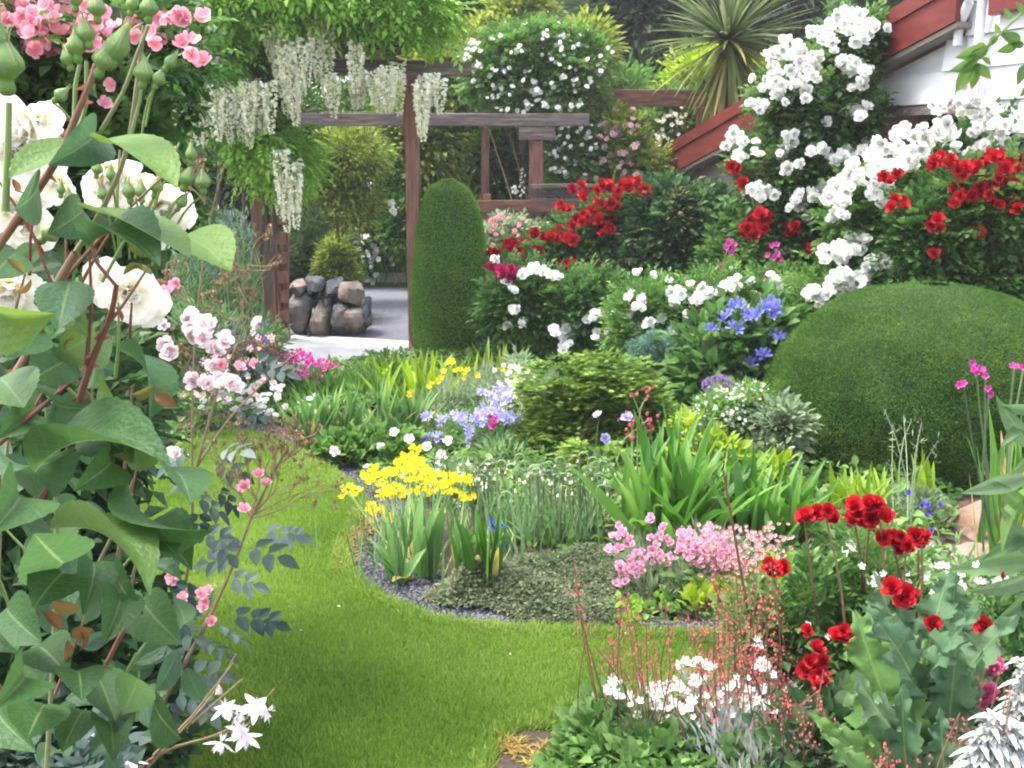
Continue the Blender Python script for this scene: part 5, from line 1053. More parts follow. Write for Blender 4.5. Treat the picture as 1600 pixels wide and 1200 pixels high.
# nodding buds: grey green tubular leaves with hooked flower stems
def hooks(label, bases, n, h, Yj=.0, group='onion like tufts with nodding buds'):
    b = np.mean(bases, axis=0); th = Thing('nodding_onion', label, 'allium', b, group); mb = MB(); st = MB(); bd = MB(); PB = []
    for base in bases:
        blade_clump(mb, base, n * 4, h * .8, .075, .0085, .5, .9, segs=5)
        for k in range(n):
            o = np.array(base) + rng.normal(size=3) * (.07, .07, 0); hh = h * rng.uniform(.85, 1.1); sd = rng.choice([-1, 1]); r = .022
            a = np.linspace(0, pi * .95, 6); P = np.concatenate([curve(o, o + (rng.normal() * .03, 0, hh), (0, 0, 0), 4), o + np.c_[sd * (r - r * np.cos(a)), 0 * a, hh + r * np.sin(a)]])
            P[4:] += P[3] - o - (0, 0, hh); st.tube(P, .003, 4, rng.random()); e = P[-1] - (0, 0, .012)
            PB.append(e)
    th.part(mb, 'leaves', 'chive'); th.part(st, 'stem', 'greygreen')
    P = np.array(PB); blooms(th, 'bell', 'cream', P, np.tile((0., 0, -1), (len(P), 1)), .03, 'bud'); return th
hooks('grey green tuft with hooked bud stems left of the big strap leaves', [g(900, 855), g(935, 845), g(870, 850)], 11, .31)
hooks('second tuft of hooked bud stems nearer the yellow flowers', [g(830, 850), g(800, 840), g(850, 830)], 7, .3)
hooks('sparse tuft of thin leaves just right of the yellow flowers', [g(770, 850), g(745, 840)], 5, .3)
bush('sedum', 'low pale green leafy cushion under the hooked bud stems', 'plant', [L(800, 840, 960, 880, 4.25, .12), L(700, 850, 800, 900, 4.2, .1)], 'mid', ROUND, .035, 120, 12, .04, nst=0, cores=0, bias=.2)

# thyme mat
cover('grey green creeping thyme mat spilling onto the slate', [(668, 940), (700, 915), (750, 905), (800, 880), (870, 868), (960, 872), (1010, 900), (1010, 960), (995, 986), (930, 990), (870, 984), (820, 970), (775, 956), (700, 952)], 110000, .016, 'thyme', .085, LEAF, 'thyme_mat', seed=2.)
# front edge greens right of the thyme
def mound(label, name, cat, boxes, Y, mat, tp, size, nc, per, rc=.04, **k):
    return bush(name, label, cat, [L(*b, Y, .12) for b in boxes], mat, tp, size, nc, per, rc, **dict(dict(nst=3, cores=.6), **k))
mound('silver blue pink cushion at the edge of the bed', 'dianthus', 'plant', [(985, 905, 1060, 975), (1040, 900, 1110, 970)], 3.75, 'greygreen', NEED, .06, 120, 22)
mound('bright yellow green rosettes beside the slate edge', 'saxifrage', 'plant', [(1060, 930, 1140, 995), (1120, 920, 1230, 990), (1190, 890, 1260, 960)], 3.6, 'lime', ROUND, .035, 150, 14)
mound('small green clover like patch at the slate edge', 'clover', 'plant', [(950, 950, 1010, 985), (990, 960, 1080, 990)], 3.55, 'fresh', ROUND, .022, 110, 14)
# pink dianthus
t = bush('pinks', 'cushion of frilled pink flowers with dark centres', 'pinks', [L(960, 860, 1060, 930, 3.95, .12), L(1040, 840, 1160, 930, 3.95, .12)], 'greygreen', NEED, .06, 150, 20, .05, nst=8, cores=.5)
pk = [(965, 835), (972, 832), (985, 850), (988, 858), (968, 855), (960, 862), (972, 890), (980, 885), (990, 890), (978, 898), (995, 892), (985, 880), (970, 908), (1010, 865), (1014, 862), (1008, 872), (1050, 872), (1030, 875), (1072, 832), (1075, 842), (1085, 855), (1090, 848), (1100, 850), (1105, 858), (1095, 865), (1080, 865), (1100, 872), (1110, 845), (1118, 850), (1125, 862), (1130, 858), (1140, 860), (1102, 828), (1110, 830), (1115, 865), (1120, 872), (1128, 880), (1098, 882), (1090, 878), (1075, 870), (1115, 895), (1110, 900), (1135, 865), (1150, 870), (1125, 845), (1045, 845), (975, 962), (1060, 850), (1068, 858), (1090, 870), (1012, 810), (1026, 838), (1040, 828)]
P = px_blooms([(x + rng.normal() * 7, y + rng.normal() * 6) for x, y in pk for _ in range(4)], 3.75, .08)
MT['pinks'] = petal('pinks_petal', G3((.4, .03, .14), (.7, .2, .38), (.78, .38, .54), (.84, .58, .7)))
blooms(t, 'semi', 'pinks', P, face_cam(P, .6, .5), .031 * rng.uniform(.7, 1.2, len(P)))
# london pride haze
t = Thing('london_pride', 'pale pink haze of tiny flowers on wiry red stems', 'saxifrage', g(1170, 950)); P = []; tips = []
for k in range(60):
    x, y = rng.uniform(1095, 1240), rng.uniform(815, 900); x -= (860 - y) * .4 * (y < 860)
    tips.append(w(x, y, 3.75 + rng.uniform(-.1, .15)))
    for _ in range(12): P.append((x + rng.normal() * 9, y + abs(rng.normal()) * 22))
MT['pride'] = petal('pride_petal', G3((.45, .12, .14), (.65, .36, .38), (.76, .56, .56)))
P = px_blooms(P, 3.75, .15); blooms(t, 'five', 'pride', P, face_cam(P), .018); mb = MB(); stems(mb, t.b, tips, .002, .02); t.part(mb, 'stem', 'stem_red')
# small blue flowers + toadflax in front of the dome
t = bush('blue_flax', 'loose green plant with small violet blue flowers below the dome', 'flower', [L(1400, 770, 1480, 880, 4.5, .12), L(1340, 800, 1420, 880, 4.4, .12)], 'greygreen', LANCE, .04, 110, 16, .06, cores=0); P = px_blooms([(1445, 787), (1450, 789), (1440, 790), (1452, 799), (1448, 806), (1443, 813), (1455, 830), (1456, 848), (1420, 770), (1470, 790)], 4.3); blooms(t, 'semi', 'violet', P, face_cam(P), .03)
t = Thing('toadflax', 'thin branching plant with violet flowers in front of the dome', 'flower', g(1420, 850)); tips = [w(x, y, 4.6) for x, y in ((1382, 640), (1395, 670), (1412, 650), (1425, 655), (1440, 660), (1435, 680), (1465, 690), (1390, 725))]
mb = MB(); stems(mb, t.b, tips, .0035, .02); P = np.array(tips); k = rng.integers(0, 8, 90); u = rng.random((90, 1)) ** .5; Q = t.b + (P[k] - t.b) * (.3 + .7 * u) + rng.normal(size=(90, 3)) * .008; mb.inst(NEED, Q, frames(rdir(90) + (0, 0, .8), rdir(90), np.full(90, .035)), rng.random(90)); t.part(mb, 'stem', 'greygreen'); P = px_blooms([(1382, 642), (1385, 655), (1392, 672), (1436, 662), (1438, 675), (1465, 692), (1388, 722), (1410, 722)], 4.58); blooms(t, 'bell', 'purple', P, face_cam(P), .03)

# ================================================================== LEFT AND BACK OF THE ISLAND
t = bush('geranium', 'dark green geranium mound with a few white flowers at the bed edge', 'geranium', [L(495, 680, 590, 745, 5.55, .2), L(560, 675, 655, 740, 5.6, .2), L(630, 690, 720, 745, 5.7, .2)], 'mid', ROUND, .045, 300, 16, .05, bias=-.08, nst=0); P = px_blooms([(524, 705), (618, 676), (594, 700), (667, 699), (640, 685), (690, 712), (700, 690), (687, 717)], 5.35); blooms(t, 'semi', 'palepink', P, face_cam(P), .06)
for k, (x, y, h, lb) in enumerate(((480, 706, .33, 'grey green iris fan at the left end of the middle bed'), (510, 700, .4, 'grey green iris fan second from the left in the middle bed'), (545, 698, .36, 'grey green iris fan just behind the geranium mound'), (600, 694, .42, 'grey green iris fan leaning over the geranium mound'), (640, 690, .36, 'iris fan at the right end of the middle row with dry tips'))):
    iris_fan(lb, x, y, 26, h, .035, .5, .22, group='iris fans in the middle of the bed'); 
t = Thing('fennel', 'soft feathery dark green fennel mound beside the path', 'fennel', g(550, 670)); lm = [L(455, 600, 560, 670, 6.9, .3), L(520, 590, 640, 670, 6.9, .3), L(430, 610, 500, 670, 6.9, .25), L(570, 565, 640, 640, 7.1, .25)]
mb = MB(); foliage(mb, lm, 420, 24, .08, NEED, .075, up=.7, rnd=.8, bias=-.05); core(mb, lm, .7, 1); t.part(mb, 'foliage', ['mid', 'yew_core'])
strap_thing('daylily_clump', 'lime green strap leaves behind the fennel mound', 'daylily', [(g(640, 640), 26, .42, .1, .035, .5, .7), (g(680, 630), 20, .4, .1, .035, .5, .7), (g(600, 620), 14, .34, .1, .035, .5, .6), (g(720, 615), 12, .32, .1, .03, .6, .7), (g(780, 600), 12, .34, .1, .03, .6, .6)], 'straplime')
t = bush('santolina', 'pale grey green feathery plant dotted with small yellow flowers', 'plant', [L(650, 600, 740, 670, 6.7, .25), L(720, 580, 800, 670, 6.8, .25), L(640, 630, 700, 680, 6.5, .2)], 'greygreen', NEED, .05, 300, 24, .06, cores=.6, bias=.12); P = px_blooms([(693, 582), (690, 590), (702, 567), (708, 565), (712, 580), (718, 578), (727, 585), (728, 592), (673, 600), (643, 612), (640, 617), (746, 588), (785, 578), (670, 605), (730, 578), (683, 596)], 6.5); blooms(t, 'five', 'yellow', P, face_cam(P), .05)
t = bush('white_stock', 'upright mass of creamy white flowers left of the golden conifer', 'flower', [L(770, 590, 830, 700, 6.3, .2), L(795, 560, 830, 640, 6.6, .2)], 'greygreen', LANCE, .05, 160, 16, .06, bias=.1)
P = px_blooms([(rng.normal(808, 13), rng.uniform(568, 650)) for _ in range(95)] + [(rng.normal(775, 12), rng.uniform(620, 660)) for _ in range(25)], 6.15, .15); blooms(t, 'five', 'cream', P, face_cam(P), .035)
t = bush('campanula', 'drift of lilac blue bellflowers in the centre of the bed', 'campanula', [L(655, 650, 740, 740, 6.0, .25), L(720, 640, 820, 750, 5.9, .25), L(740, 690, 830, 770, 5.5, .25)], 'chive', LANCE, .05, 230, 16, .07, nst=18, srad=.003, cores=0)
P = cluster_pts([(690, 652), (668, 652), (715, 650), (722, 655), (735, 650), (750, 645), (745, 655), (760, 650), (765, 642), (780, 650), (790, 652), (800, 652), (810, 652), (730, 662), (775, 640), (755, 618), (770, 615), (785, 612), (790, 618), (765, 622), (665, 680), (680, 680), (688, 682), (735, 685), (757, 687), (738, 672)], (3, 6), 6, 5.7); blooms(t, 'star', 'lilac', P, face_cam(P, .3), .062, cap=100)
P = px_blooms([(768, 652), (772, 660), (775, 655), (770, 665)], 5.65); blooms(t, 'semi', 'magenta', P, face_cam(P), .05)
t = bush('small_mound', 'little dark green cushion at the tip of the lawn', 'plant', [L(395, 632, 450, 682, 6.5, .18)], 'mid', NEED, .05, 110, 30, .04, bias=-.2, nst=0)
t = bush('daisies', 'scatter of small white button daisies at the end of the lawn', 'daisy', [L(350, 620, 440, 670, 6.9, .2), L(440, 625, 500, 680, 6.6, .2)], 'mid', LANCE, .04, 90, 14, .06, cores=0, nst=10)
P = px_blooms([(427, 608), (428, 600), (380, 603), (395, 605), (355, 618), (362, 628), (375, 625), (340, 615), (345, 620), (385, 630), (390, 612), (370, 640), (405, 600), (398, 635), (420, 618), (435, 625), (430, 650), (315, 638), (470, 630), (483, 625), (492, 620), (473, 643), (489, 645), (437, 608), (405, 628), (322, 628), (350, 632)] + [(rng.uniform(330, 450), rng.uniform(600, 650)) for _ in range(26)], 6.2); blooms(t, 'double', 'white', P, face_cam(P, 1), .045)
t = bush('valerian', 'magenta pink valerian heads beside the concrete path', 'valerian', [L(370, 560, 450, 640, 7.3, .3), L(430, 575, 510, 640, 7.2, .3)], 'greygreen', LANCE, .06, 170, 14, .07, nst=10, cores=.5)
P = cluster_pts([(rng.uniform(370, 520), rng.uniform(545, 600)) for _ in range(14)] + [(430, 552), (445, 558), (455, 565), (468, 560), (470, 552), (485, 558), (490, 562), (500, 575), (515, 572), (395, 560), (400, 570), (385, 565), (410, 555), (440, 575), (465, 580), (425, 568), (505, 568), (398, 582), (480, 590), (470, 588)], 5, 6, 6.9); blooms(t, 'five', 'magenta', P, face_cam(P), .042)
t = Thing('lavender', 'tall blue violet lavender behind the pink roses by the notched post', 'lavender', g(355, 560)); mb = MB(); tips = []
for k in range(150):
    x = rng.uniform(270, 396); y = rng.uniform(325, 420) + (x - 350) ** 2 * .003; tip = w(x, y, 7.9 + rng.uniform(-.4, .4)); tips.append(tip)
    bb = np.array([tip[0] * .9 + rng.normal() * .05 - .15, tip[1] + rng.normal() * .1, .1]); mb.tube(curve(bb, tip, rng.normal(size=3) * .04, 5), (.006, .005, .004, .003, .003), 3, rng.random())
q = np.repeat(np.array(tips), 45, 0); u = rng.random((len(q), 1)); q = q * (1, 1, 0) + (0, 0, 1) * (q[:, 2:] * (.15 + .85 * u)) + rng.normal(size=q.shape) * .03
mb.inst(NEED, q, frames(rdir(len(q)) + (0, 0, 1.2), rdir(len(q)), np.full(len(q), .07)), rng.random(len(q)) * .8); t.part(mb, 'foliage', 'chive')
P = np.repeat(np.array(tips), 12, 0); P[:, 2] -= rng.random(len(P)) * .1; mb = MB(); P += rng.normal(size=P.shape) * .006
MT['lavender'] = leaf_mat('lavender_flower', G3((.12, .09, .26), (.22, .18, .42), (.34, .3, .55)), trans=.1)
mb.inst(DIA, P, frames(rdir(len(P)) + (0, 0, .8), rdir(len(P)), np.full(len(P), .022)), rng.random(len(P))); t.part(mb, 'flowers', 'lavender', kind='stuff')
t = bush('catmint', 'violet catmint in the shade in front of the lavender', 'catmint', [L(270, 480, 370, 600, 6.3, .3), L(350, 500, 440, 600, 6.9, .3)], 'chive', LANCE, .05, 220, 16, .08, bias=-.2)
P = cluster_pts([(rng.uniform(280, 420), rng.uniform(500, 590)) for _ in range(45)], 6, 5, 5.95); blooms(t, 'bell', 'lavender', P, face_cam(P), .04)
P = px_blooms([(rng.uniform(265, 440), rng.uniform(520, 625)) for _ in range(70)], 5.85, .2); blooms(t, 'five', 'rosypink', P, face_cam(P), .045, 'pink_flower')
bush('dark_shrub', 'deep green shrub in shadow left of the notched post', 'shrub', [L(330, 410, 400, 540, 9.5), L(250, 330, 370, 500, 9.4), L(120, 380, 300, 560, 8.5)], 'dark', LANCE, .07, 420, 20, .12)
# ================================================================== FOREGROUND RIGHT
cover('tangled low green growth in the front right bed', [(1290, 1010), (1320, 965), (1480, 930), (1800, 930), (2100, 1500), (900, 1500), (800, 1260), (880, 1160), (1000, 1105), (1190, 1080)], 26000, .04, 'mid', .1, LEAF)
cover('low weeds and fallen petals below the dome', [(1250, 870), (1460, 860), (1480, 930), (1800, 930), (1800, 1000), (1300, 985)], 9000, .045, 'greygreen', .1, LEAF)
# soil still shows at the very corner of the lawn
Yf = 2.95
t = bush('rose_bush', 'nearest red rose bush with flat clusters of scarlet blooms', 'rose', [L(1200, 880, 1320, 1080, Yf, .15), L(1300, 850, 1440, 1020, Yf + .1, .15), L(1220, 1000, 1400, 1180, Yf - .1, .18), L(1400, 890, 1560, 1060, Yf + .15, .15), L(1130, 930, 1240, 1040, Yf, .1)], 'rose', ROSE5, .085, 300, 7, .07, nst=0, cores=0, bias=.12, shell=.7, base=g(1330, 1120))
rp = [((1257, 805), 7, 16, 5), ((1290, 800), 2, 6, 4), ((1335, 808), 5, 14, 5), ((1362, 790), 6, 12, 7), ((1375, 805), 4, 8, 5), ((1395, 845), 4, 10, 4), ((1415, 852), 6, 10, 8), ((1440, 842), 4, 10, 4), ((1205, 890), 4, 10, 3), ((1408, 930), 5, 11, 6), ((1318, 992), 6, 8, 9), ((1272, 1038), 6, 9, 9), ((1277, 1058), 4, 8, 7), ((1458, 978), 2, 6, 3), ((1540, 1015), 1, 4, 3), ((1262, 988), 1, 3, 3), ((1530, 978), 2, 5, 3)]
pts = []; 
for (c, n, sx_, sy_) in rp:
    for _ in range(n): pts.append((c[0] + rng.normal() * sx_ * .85, c[1] + rng.normal() * sy_ * .85))
P = np.array([w(a, b, (Yf - .12 if b < 915 else Yf - .38) + rng.uniform(-.04, .04)) for a, b in pts]); blooms(t, 'double', 'red', P, face_cam(P, .6, .5), .05 * rng.uniform(.7, 1.2, len(P)))
mb = MB()
for (c, n, a_, b_) in rp:
    tp = w(c[0], c[1] + 8, Yf - .12); bx = g(c[0] * .5 + 665, 1120 + rng.normal() * 15); mb.tube(curve(bx, tp, rng.normal(size=3) * .03, 7), np.linspace(.0055, .0028, 7), 5, rng.random())
for (x0, y0, x1, y1) in ((1180, 960, 1130, 735), (1520, 1040, 1545, 1010), (1430, 1000, 1435, 860), (1550, 1080, 1560, 930)): mb.tube(curve(w(x0, y0 + 60, Yf), w(x1, y1, Yf), (0, 0, 0), 6), np.linspace(.005, .003, 6), 5, .2)
t.part(mb, 'stem', 'stem_red')
P = px_blooms([(1360 + rng.normal() * 6, 893 + rng.normal() * 6) for _ in range(4)], Yf); t2 = bush('white_rose', 'white flower half hidden behind the red rose leaves', 'rose', [L(1330, 900, 1420, 980, 3.3, .1)], 'mid', LEAF, .05, 40, 8, .05, cores=0, nst=3); blooms(t2, 'semi', 'white', P + (0, .15, .0), face_cam(P), .055)
# white campion sprinkled through
t = bush('campion', 'loose drift of small white flowers threading through the red rose', 'flower', [L(1200, 930, 1330, 1100, 3.3, .2), L(1420, 880, 1600, 990, 3.6, .2), L(1240, 1080, 1400, 1200, 2.75, .15), L(1500, 960, 1600, 1060, 3.1, .15)], 'greygreen', LANCE, .05, 160, 9, .07, cores=0, nst=14, srad=.002, stem='stem_green')
P = px_blooms([(rng.uniform(1440, 1600), rng.normal(905, 12)) for _ in range(38)] + [(rng.uniform(1340, 1440), rng.normal(900, 9)) for _ in range(10)] + [(rng.uniform(1195, 1300), rng.uniform(950, 1110)) for _ in range(30)] + [(rng.uniform(1270, 1360), rng.uniform(1080, 1190)) for _ in range(14)] + [(rng.uniform(1490, 1600), rng.uniform(1000, 1060)) for _ in range(8)], 2.95, .25); blooms(t, 'five', 'white', P, face_cam(P), .026)

# grey green lobed poppy leaves
def lobed(rows=40, cols=4):
    sh_ = lambda t: (np.sin(pi * np.clip(t, 0, 1) ** .75) ** .7) * (.55 + .45 * abs(np.sin(t * pi * 6.5)) ** .7)
    V, F, U = leaf_t(.5, rows, cols, .1, .25, shape=sh_, serr=.2); V = V.copy(); V[:, 2] += .07 * np.sin(V[:, 1] * 30 + 1.2 * np.sign(U[:, 0])) * abs(U[:, 0]) ** 1.3 + .035 * np.sin(V[:, 1] * 71 + 2 * np.sign(U[:, 0])) * abs(U[:, 0]) ** 2; return V, F, U
LOB = lobed()
def leaf_between(mb, tp, x0, y0, x1, y1, Y0, Y1_, roll, r, wide=1., mi=0):
    a, b = w(x0, y0, Y0), w(x1, y1, Y1_); d = b - a; ln = np.linalg.norm(d); toc = unit(CAMP - (a + b) / 2)
    y = d / ln; x = unit(np.cross(y, toc)); z = np.cross(x, y); c_, s2 = cos(roll), sin(roll); x2 = x * c_ + z * s2; z2 = -x * s2 + z * c_
    M = np.stack([x2 * ln * wide, y * ln, z2 * ln], -1); mb.inst(tp, a[None], M[None], [r], mi)
t = Thing('poppy_plant', 'grey green poppy plant with large lobed wavy leaves', 'poppy', g(1440, 1290)); mb = MB()
for a_ in [(1450, 1170, 1345, 965, 2.35, 2.45, .2, .9, 1.1), (1440, 1260, 1345, 985, 2.3, 2.35, .0, .98, 1.25), (1430, 1120, 1395, 905, 2.5, 2.55, -.3, .5, 1.2), (1440, 1090, 1460, 890, 2.5, 2.6, .3, .3, 1.2), (1450, 1100, 1510, 905, 2.55, 2.6, -.2, .2, 1.2), (1460, 1120, 1545, 965, 2.5, 2.4, .4, .45, 1.1), (1450, 1150, 1540, 1060, 2.45, 2.3, -.4, .35, 1.1), (1440, 1190, 1340, 1110, 2.35, 2.2, .5, .55, .9), (1420, 1230, 1300, 1150, 2.3, 2.2, .1, .95, .9), (1470, 1220, 1500, 1030, 2.35, 2.3, -.1, .3, 1.1),
           (1480, 1260, 1550, 1120, 2.3, 2.2, .2, .2, 1.1), (1440, 1150, 1370, 940, 2.5, 2.55, .5, .25, 1.2), (1450, 1200, 1440, 1010, 2.35, 2.35, -.5, .1, 1.1), (1430, 1290, 1390, 1110, 2.25, 2.2, .3, .2, 1.0), (1400, 1280, 1330, 1170, 2.2, 2.1, -.3, .9, .8), (1470, 1090, 1490, 930, 2.6, 2.7, .6, .3, 1.2), (1480, 1280, 1470, 1130, 2.2, 2.2, 0, .1, 1.2), (1440, 1100, 1410, 960, 2.4, 2.25, -.7, .2, 1.0), (1450, 1080, 1475, 950, 2.42, 2.3, .8, .3, 1.0)]:
    leaf_between(mb, LOB, *a_[:6], a_[6] * 1.6, a_[7], a_[8] * .8)
t.part(mb, 'leaves', 'biggrey', smooth=True); mb = MB()
mb.tube(curve(t.b, w(1445, 1000, 2.45), (0, .02, 0), 8), np.linspace(.014, .006, 8), 8); t.part(mb, 'stem', 'stem_green', smooth=True)
# pink rose and buds at the right
t = bush('rose_bush', 'low rose bush with ruffled hot pink blooms behind the silver spikes', 'rose', [L(1490, 1020, 1640, 1200, 2.65, .15), L(1500, 960, 1620, 1060, 2.8, .12)], 'rose', ROSE5, .08, 90, 8, .06, cores=0, nst=6, stem='stem_red', srad=.004)
P = px_blooms([(1540, 1040), (1552, 1046), (1530, 1045), (1545, 1052), (1560, 1040), (1548, 1014), (1530, 1080), (1538, 1086), (1524, 1088), (1545, 1080), (1530, 1092)], 2.5, .03); blooms(t, 'double', 'hotpink', P, face_cam(P), .055 * rng.uniform(.8, 1.1, len(P)))
P = px_blooms([(1568, 904)], 2.7, 0); blooms(t, 'bell', 'crimson', P, face_cam(P, 2, 0), .04)

# silver woolly spikes, bottom right
def stachys(label, spikes, Y, base):
    th = Thing('stachys', label, 'stachys', base, 'woolly silver flower spikes'); mb = MB(); st = MB()
    for (x, ytop, ybot, lean) in spikes:
        a, b = w(x, ytop, Y), w(x + lean, ybot, Y); n = 9; st.tube(curve(np.array([b[0], b[1] + .02, 0.]), a, (0, 0, 0), 5), np.linspace(.006, .004, 5), 6, .8)
        for k in range(n):
            t = k / (n - 1); c = a + (b - a) * t; m_ = 16; an = np.arange(m_) * 2 * pi / m_ + k; el = rng.normal(size=m_) * .35 + .1
            D = np.c_[np.cos(an) * np.cos(el), np.sin(an) * np.cos(el), np.sin(el)]; mb.inst(leaf_t(.6, 2, 1, .3, .3), c + D * .004, frames(D, rdir(m_) * .4 + (0, 0, 1), (.022 + .016 * t) * rng.uniform(.7, 1.2, m_)), rng.random(m_))
            for s2 in (0, pi): 
                a2 = k * pi / 2 + s2; D2 = np.array([[cos(a2), sin(a2), .3 - .3 * t]]); mb.inst(leaf_t(.3, 5, 2, .25, .5), c[None], frames(D2, np.array([[0, 0, 1.]]), [.04 + .06 * t]), [.7])
    th.part(mb, 'leaves', 'silver', smooth=True); th.part(st, 'stem', 'silver'); return th
stachys('woolly silver white spikes in the bottom corner, the nearer group', [(1545, 1120, 1230, 5), (1572, 1130, 1240, 3), (1530, 1150, 1240, -5), (1560, 1150, 1240, 0), (1590, 1140, 1250, 0)], 2.05, g(1560, 1290))
stachys('taller woolly silver spikes at the right edge behind the near group', [(1600, 1035, 1160, 4), (1625, 1040, 1150, 0), (1590, 1090, 1180, 0), (1612, 1080, 1180, 2)], 2.2, g(1610, 1230))

# snow in summer
t = bush('snow_in_summer', 'silvery mat with a foam of small white flowers at the lawn corner', 'cerastium', [L(940, 1110, 1080, 1200, 2.85, .18), L(1040, 1080, 1200, 1200, 2.8, .18), L(1140, 1060, 1280, 1200, 2.8, .18), L(1060, 1140, 1340, 1280, 2.5, .2)], 'silver', NEED, .05, 330, 20, .05, nst=0, cores=0, bias=-.35, up=.6)
P = px_blooms([(rng.uniform(1010, 1200), rng.uniform(1080, 1200)) for _ in range(150)] + [(x + rng.normal() * 7, y + rng.normal() * 5) for x, y in ((958, 1065), (970, 1068), (952, 1082), (962, 1090), (990, 1098), (975, 1090), (1065, 1032), (1075, 1034), (1090, 1036), (1110, 1038), (1060, 1068), (1080, 1062), (1095, 1060), (1085, 1068), (1070, 1075), (1030, 1072), (1022, 1074), (1040, 1078), (1045, 1070), (1075, 1105), (1060, 1108), (1045, 1112), (1035, 1110), (1055, 1120), (1120, 1082), (1150, 1070), (1165, 1085), (1175, 1098), (1135, 1098), (1180, 1110), (1003, 1118), (1005, 1135), (1062, 1130), (1160, 1110), (1185, 1095), (1188, 1040), (1195, 1045), (1178, 1005), (1205, 1050), (1100, 1090), (1125, 1110), (1140, 1120)) for _ in range(3)] + [(rng.uniform(1100, 1300), rng.uniform(1060, 1200)) for _ in range(60)], 2.7, .12)
blooms(t, 'five', 'white', P, face_cam(P, .8), .027 * rng.uniform(.75, 1.2, len(P)))
mb = MB(); stems(mb, t.b, P[::4], .0018, .04); t.part(mb, 'stem', 'greygreen')
t = bush('rosemary_tuft', 'small silvery tuft with narrow leaves at the tip of the white mat', 'plant', [L(965, 1110, 1030, 1170, 2.72, .05)], 'greygreen', NEED, .06, 50, 16, .04, nst=0, cores=0, up=.8, bias=.1)
# geranium like foliage at the bottom
bush('heuchera_leaves', 'rounded green leaves spilling over the soil at the bottom edge', 'plant', [L(890, 1140, 980, 1240, 2.62, .15), L(960, 1165, 1100, 1270, 2.5, .18), L(1080, 1185, 1220, 1290, 2.45, .18), L(910, 1090, 960, 1160, 2.75, .08)], 'rose', ROUND, .034, 300, 9, .06, nst=0, cores=.55, bias=.1)
bush('heuchera_leaves', 'dark leaved tuft between the white mat and the green leaves', 'plant', [L(960, 1160, 1130, 1230, 2.55, .1), L(1180, 1100, 1350, 1230, 2.45, .12)], 'rose_dark', ROUND, .04, 90, 9, .05, nst=0, cores=0)
# coral bells: wiry stems with strings of tiny red bells
def coral(label, specs, n_b=30):
    b = g(np.mean([s_[0] for s_ in specs]), 1230); th = Thing('coral_bells', label, 'heuchera', b, None); st = MB(); fl = MB()
    for (x0, x1, y1, Y, seg) in specs:
        base = w(x0, 1230, Y); base[2] = .03; tip = w(x1, y1, Y); C = curve(base, tip, (rng.normal() * .025, rng.normal() * .02, 0), 9); st.tube(C, np.linspace(.0026, .0012, 9), 4, rng.random())
        m_ = int(n_b * seg * 1.6 * rng.uniform(.7, 1.3)); u = 1 - seg * rng.random(m_) ** .9; q = np.stack([np.interp(u, np.linspace(0, 1, 9), C[:, k]) for k in range(3)], -1)
        off = rdir(m_) * (.012 + .03 * (1 - (u - (1 - seg)) / seg))[:, None]; off[:, 2] *= .5; q = q + off
        fl.inst(xf(BELL4, rotx(pi)), q, frames(rdir(m_) * .5 + (0, 1, 0), rdir(m_) * .5 + (0, 0, 1.), rng.uniform(.009, .017, m_)), rng.random(m_))
    th.part(st, 'stem', 'stem_red'); th.part(fl, 'bells', 'coral', kind='stuff'); return th
sp = lambda xs, ys, n, Ya, Yb_, seg, dx=20: [(x + rng.normal() * dx, x + rng.normal() * dx * .5, rng.uniform(*ys), rng.uniform(Ya, Yb_), seg * rng.uniform(.8, 1.1)) for x in rng.uniform(*xs, n)]
coral('dense coral bells column of tiny red flowers beside the red rose', sp((1100, 1215), (860, 1060), 34, 2.55, 2.8, .6, 22), 32)
coral('sparse coral bells with thin dark stems over the lawn, leftmost of them', [(945, 895, 870, 2.7, .3), (950, 900, 900, 2.7, .25), (960, 905, 960, 2.7, .2)], 36)
coral('loose coral bells stems left of the white flowered mat', [(1000, 975, 905, 2.7, .3), (1010, 970, 960, 2.65, .35), (1015, 985, 935, 2.7, .3), (995, 960, 990, 2.7, .3), (1000, 945, 1010, 2.65, .35), (980, 930, 1010, 2.7, .3), (1030, 1020, 980, 2.7, .3), (1050, 1010, 1040, 2.6, .3), (1070, 1060, 960, 2.7, .25), (1090, 1080, 985, 2.65, .3), (1100, 1085, 940, 2.7, .25), (1020, 1000, 1010, 2.6, .4)] + sp((930, 1110), (900, 1060), 16, 2.5, 2.75, .35), 30)
coral('low coral bells spikes at the bottom between rose and poppy leaves', sp((1210, 1300), (1040, 1110), 14, 2.3, 2.6, .5) + sp((1340, 1440), (1150, 1190), 6, 2.1, 2.2, .6), 30)
coral('coral bells flecking the front of the pink rose and silver spikes', sp((1490, 1600), (1030, 1130), 12, 2.0, 2.3, .5), 26)
coral('short coral bells on the far side of the lawn strip', [(1110 + rng.normal() * 25, 1085 + k * 12, rng.uniform(955, 990), 3.3, .3) for k in range(7)], 26)

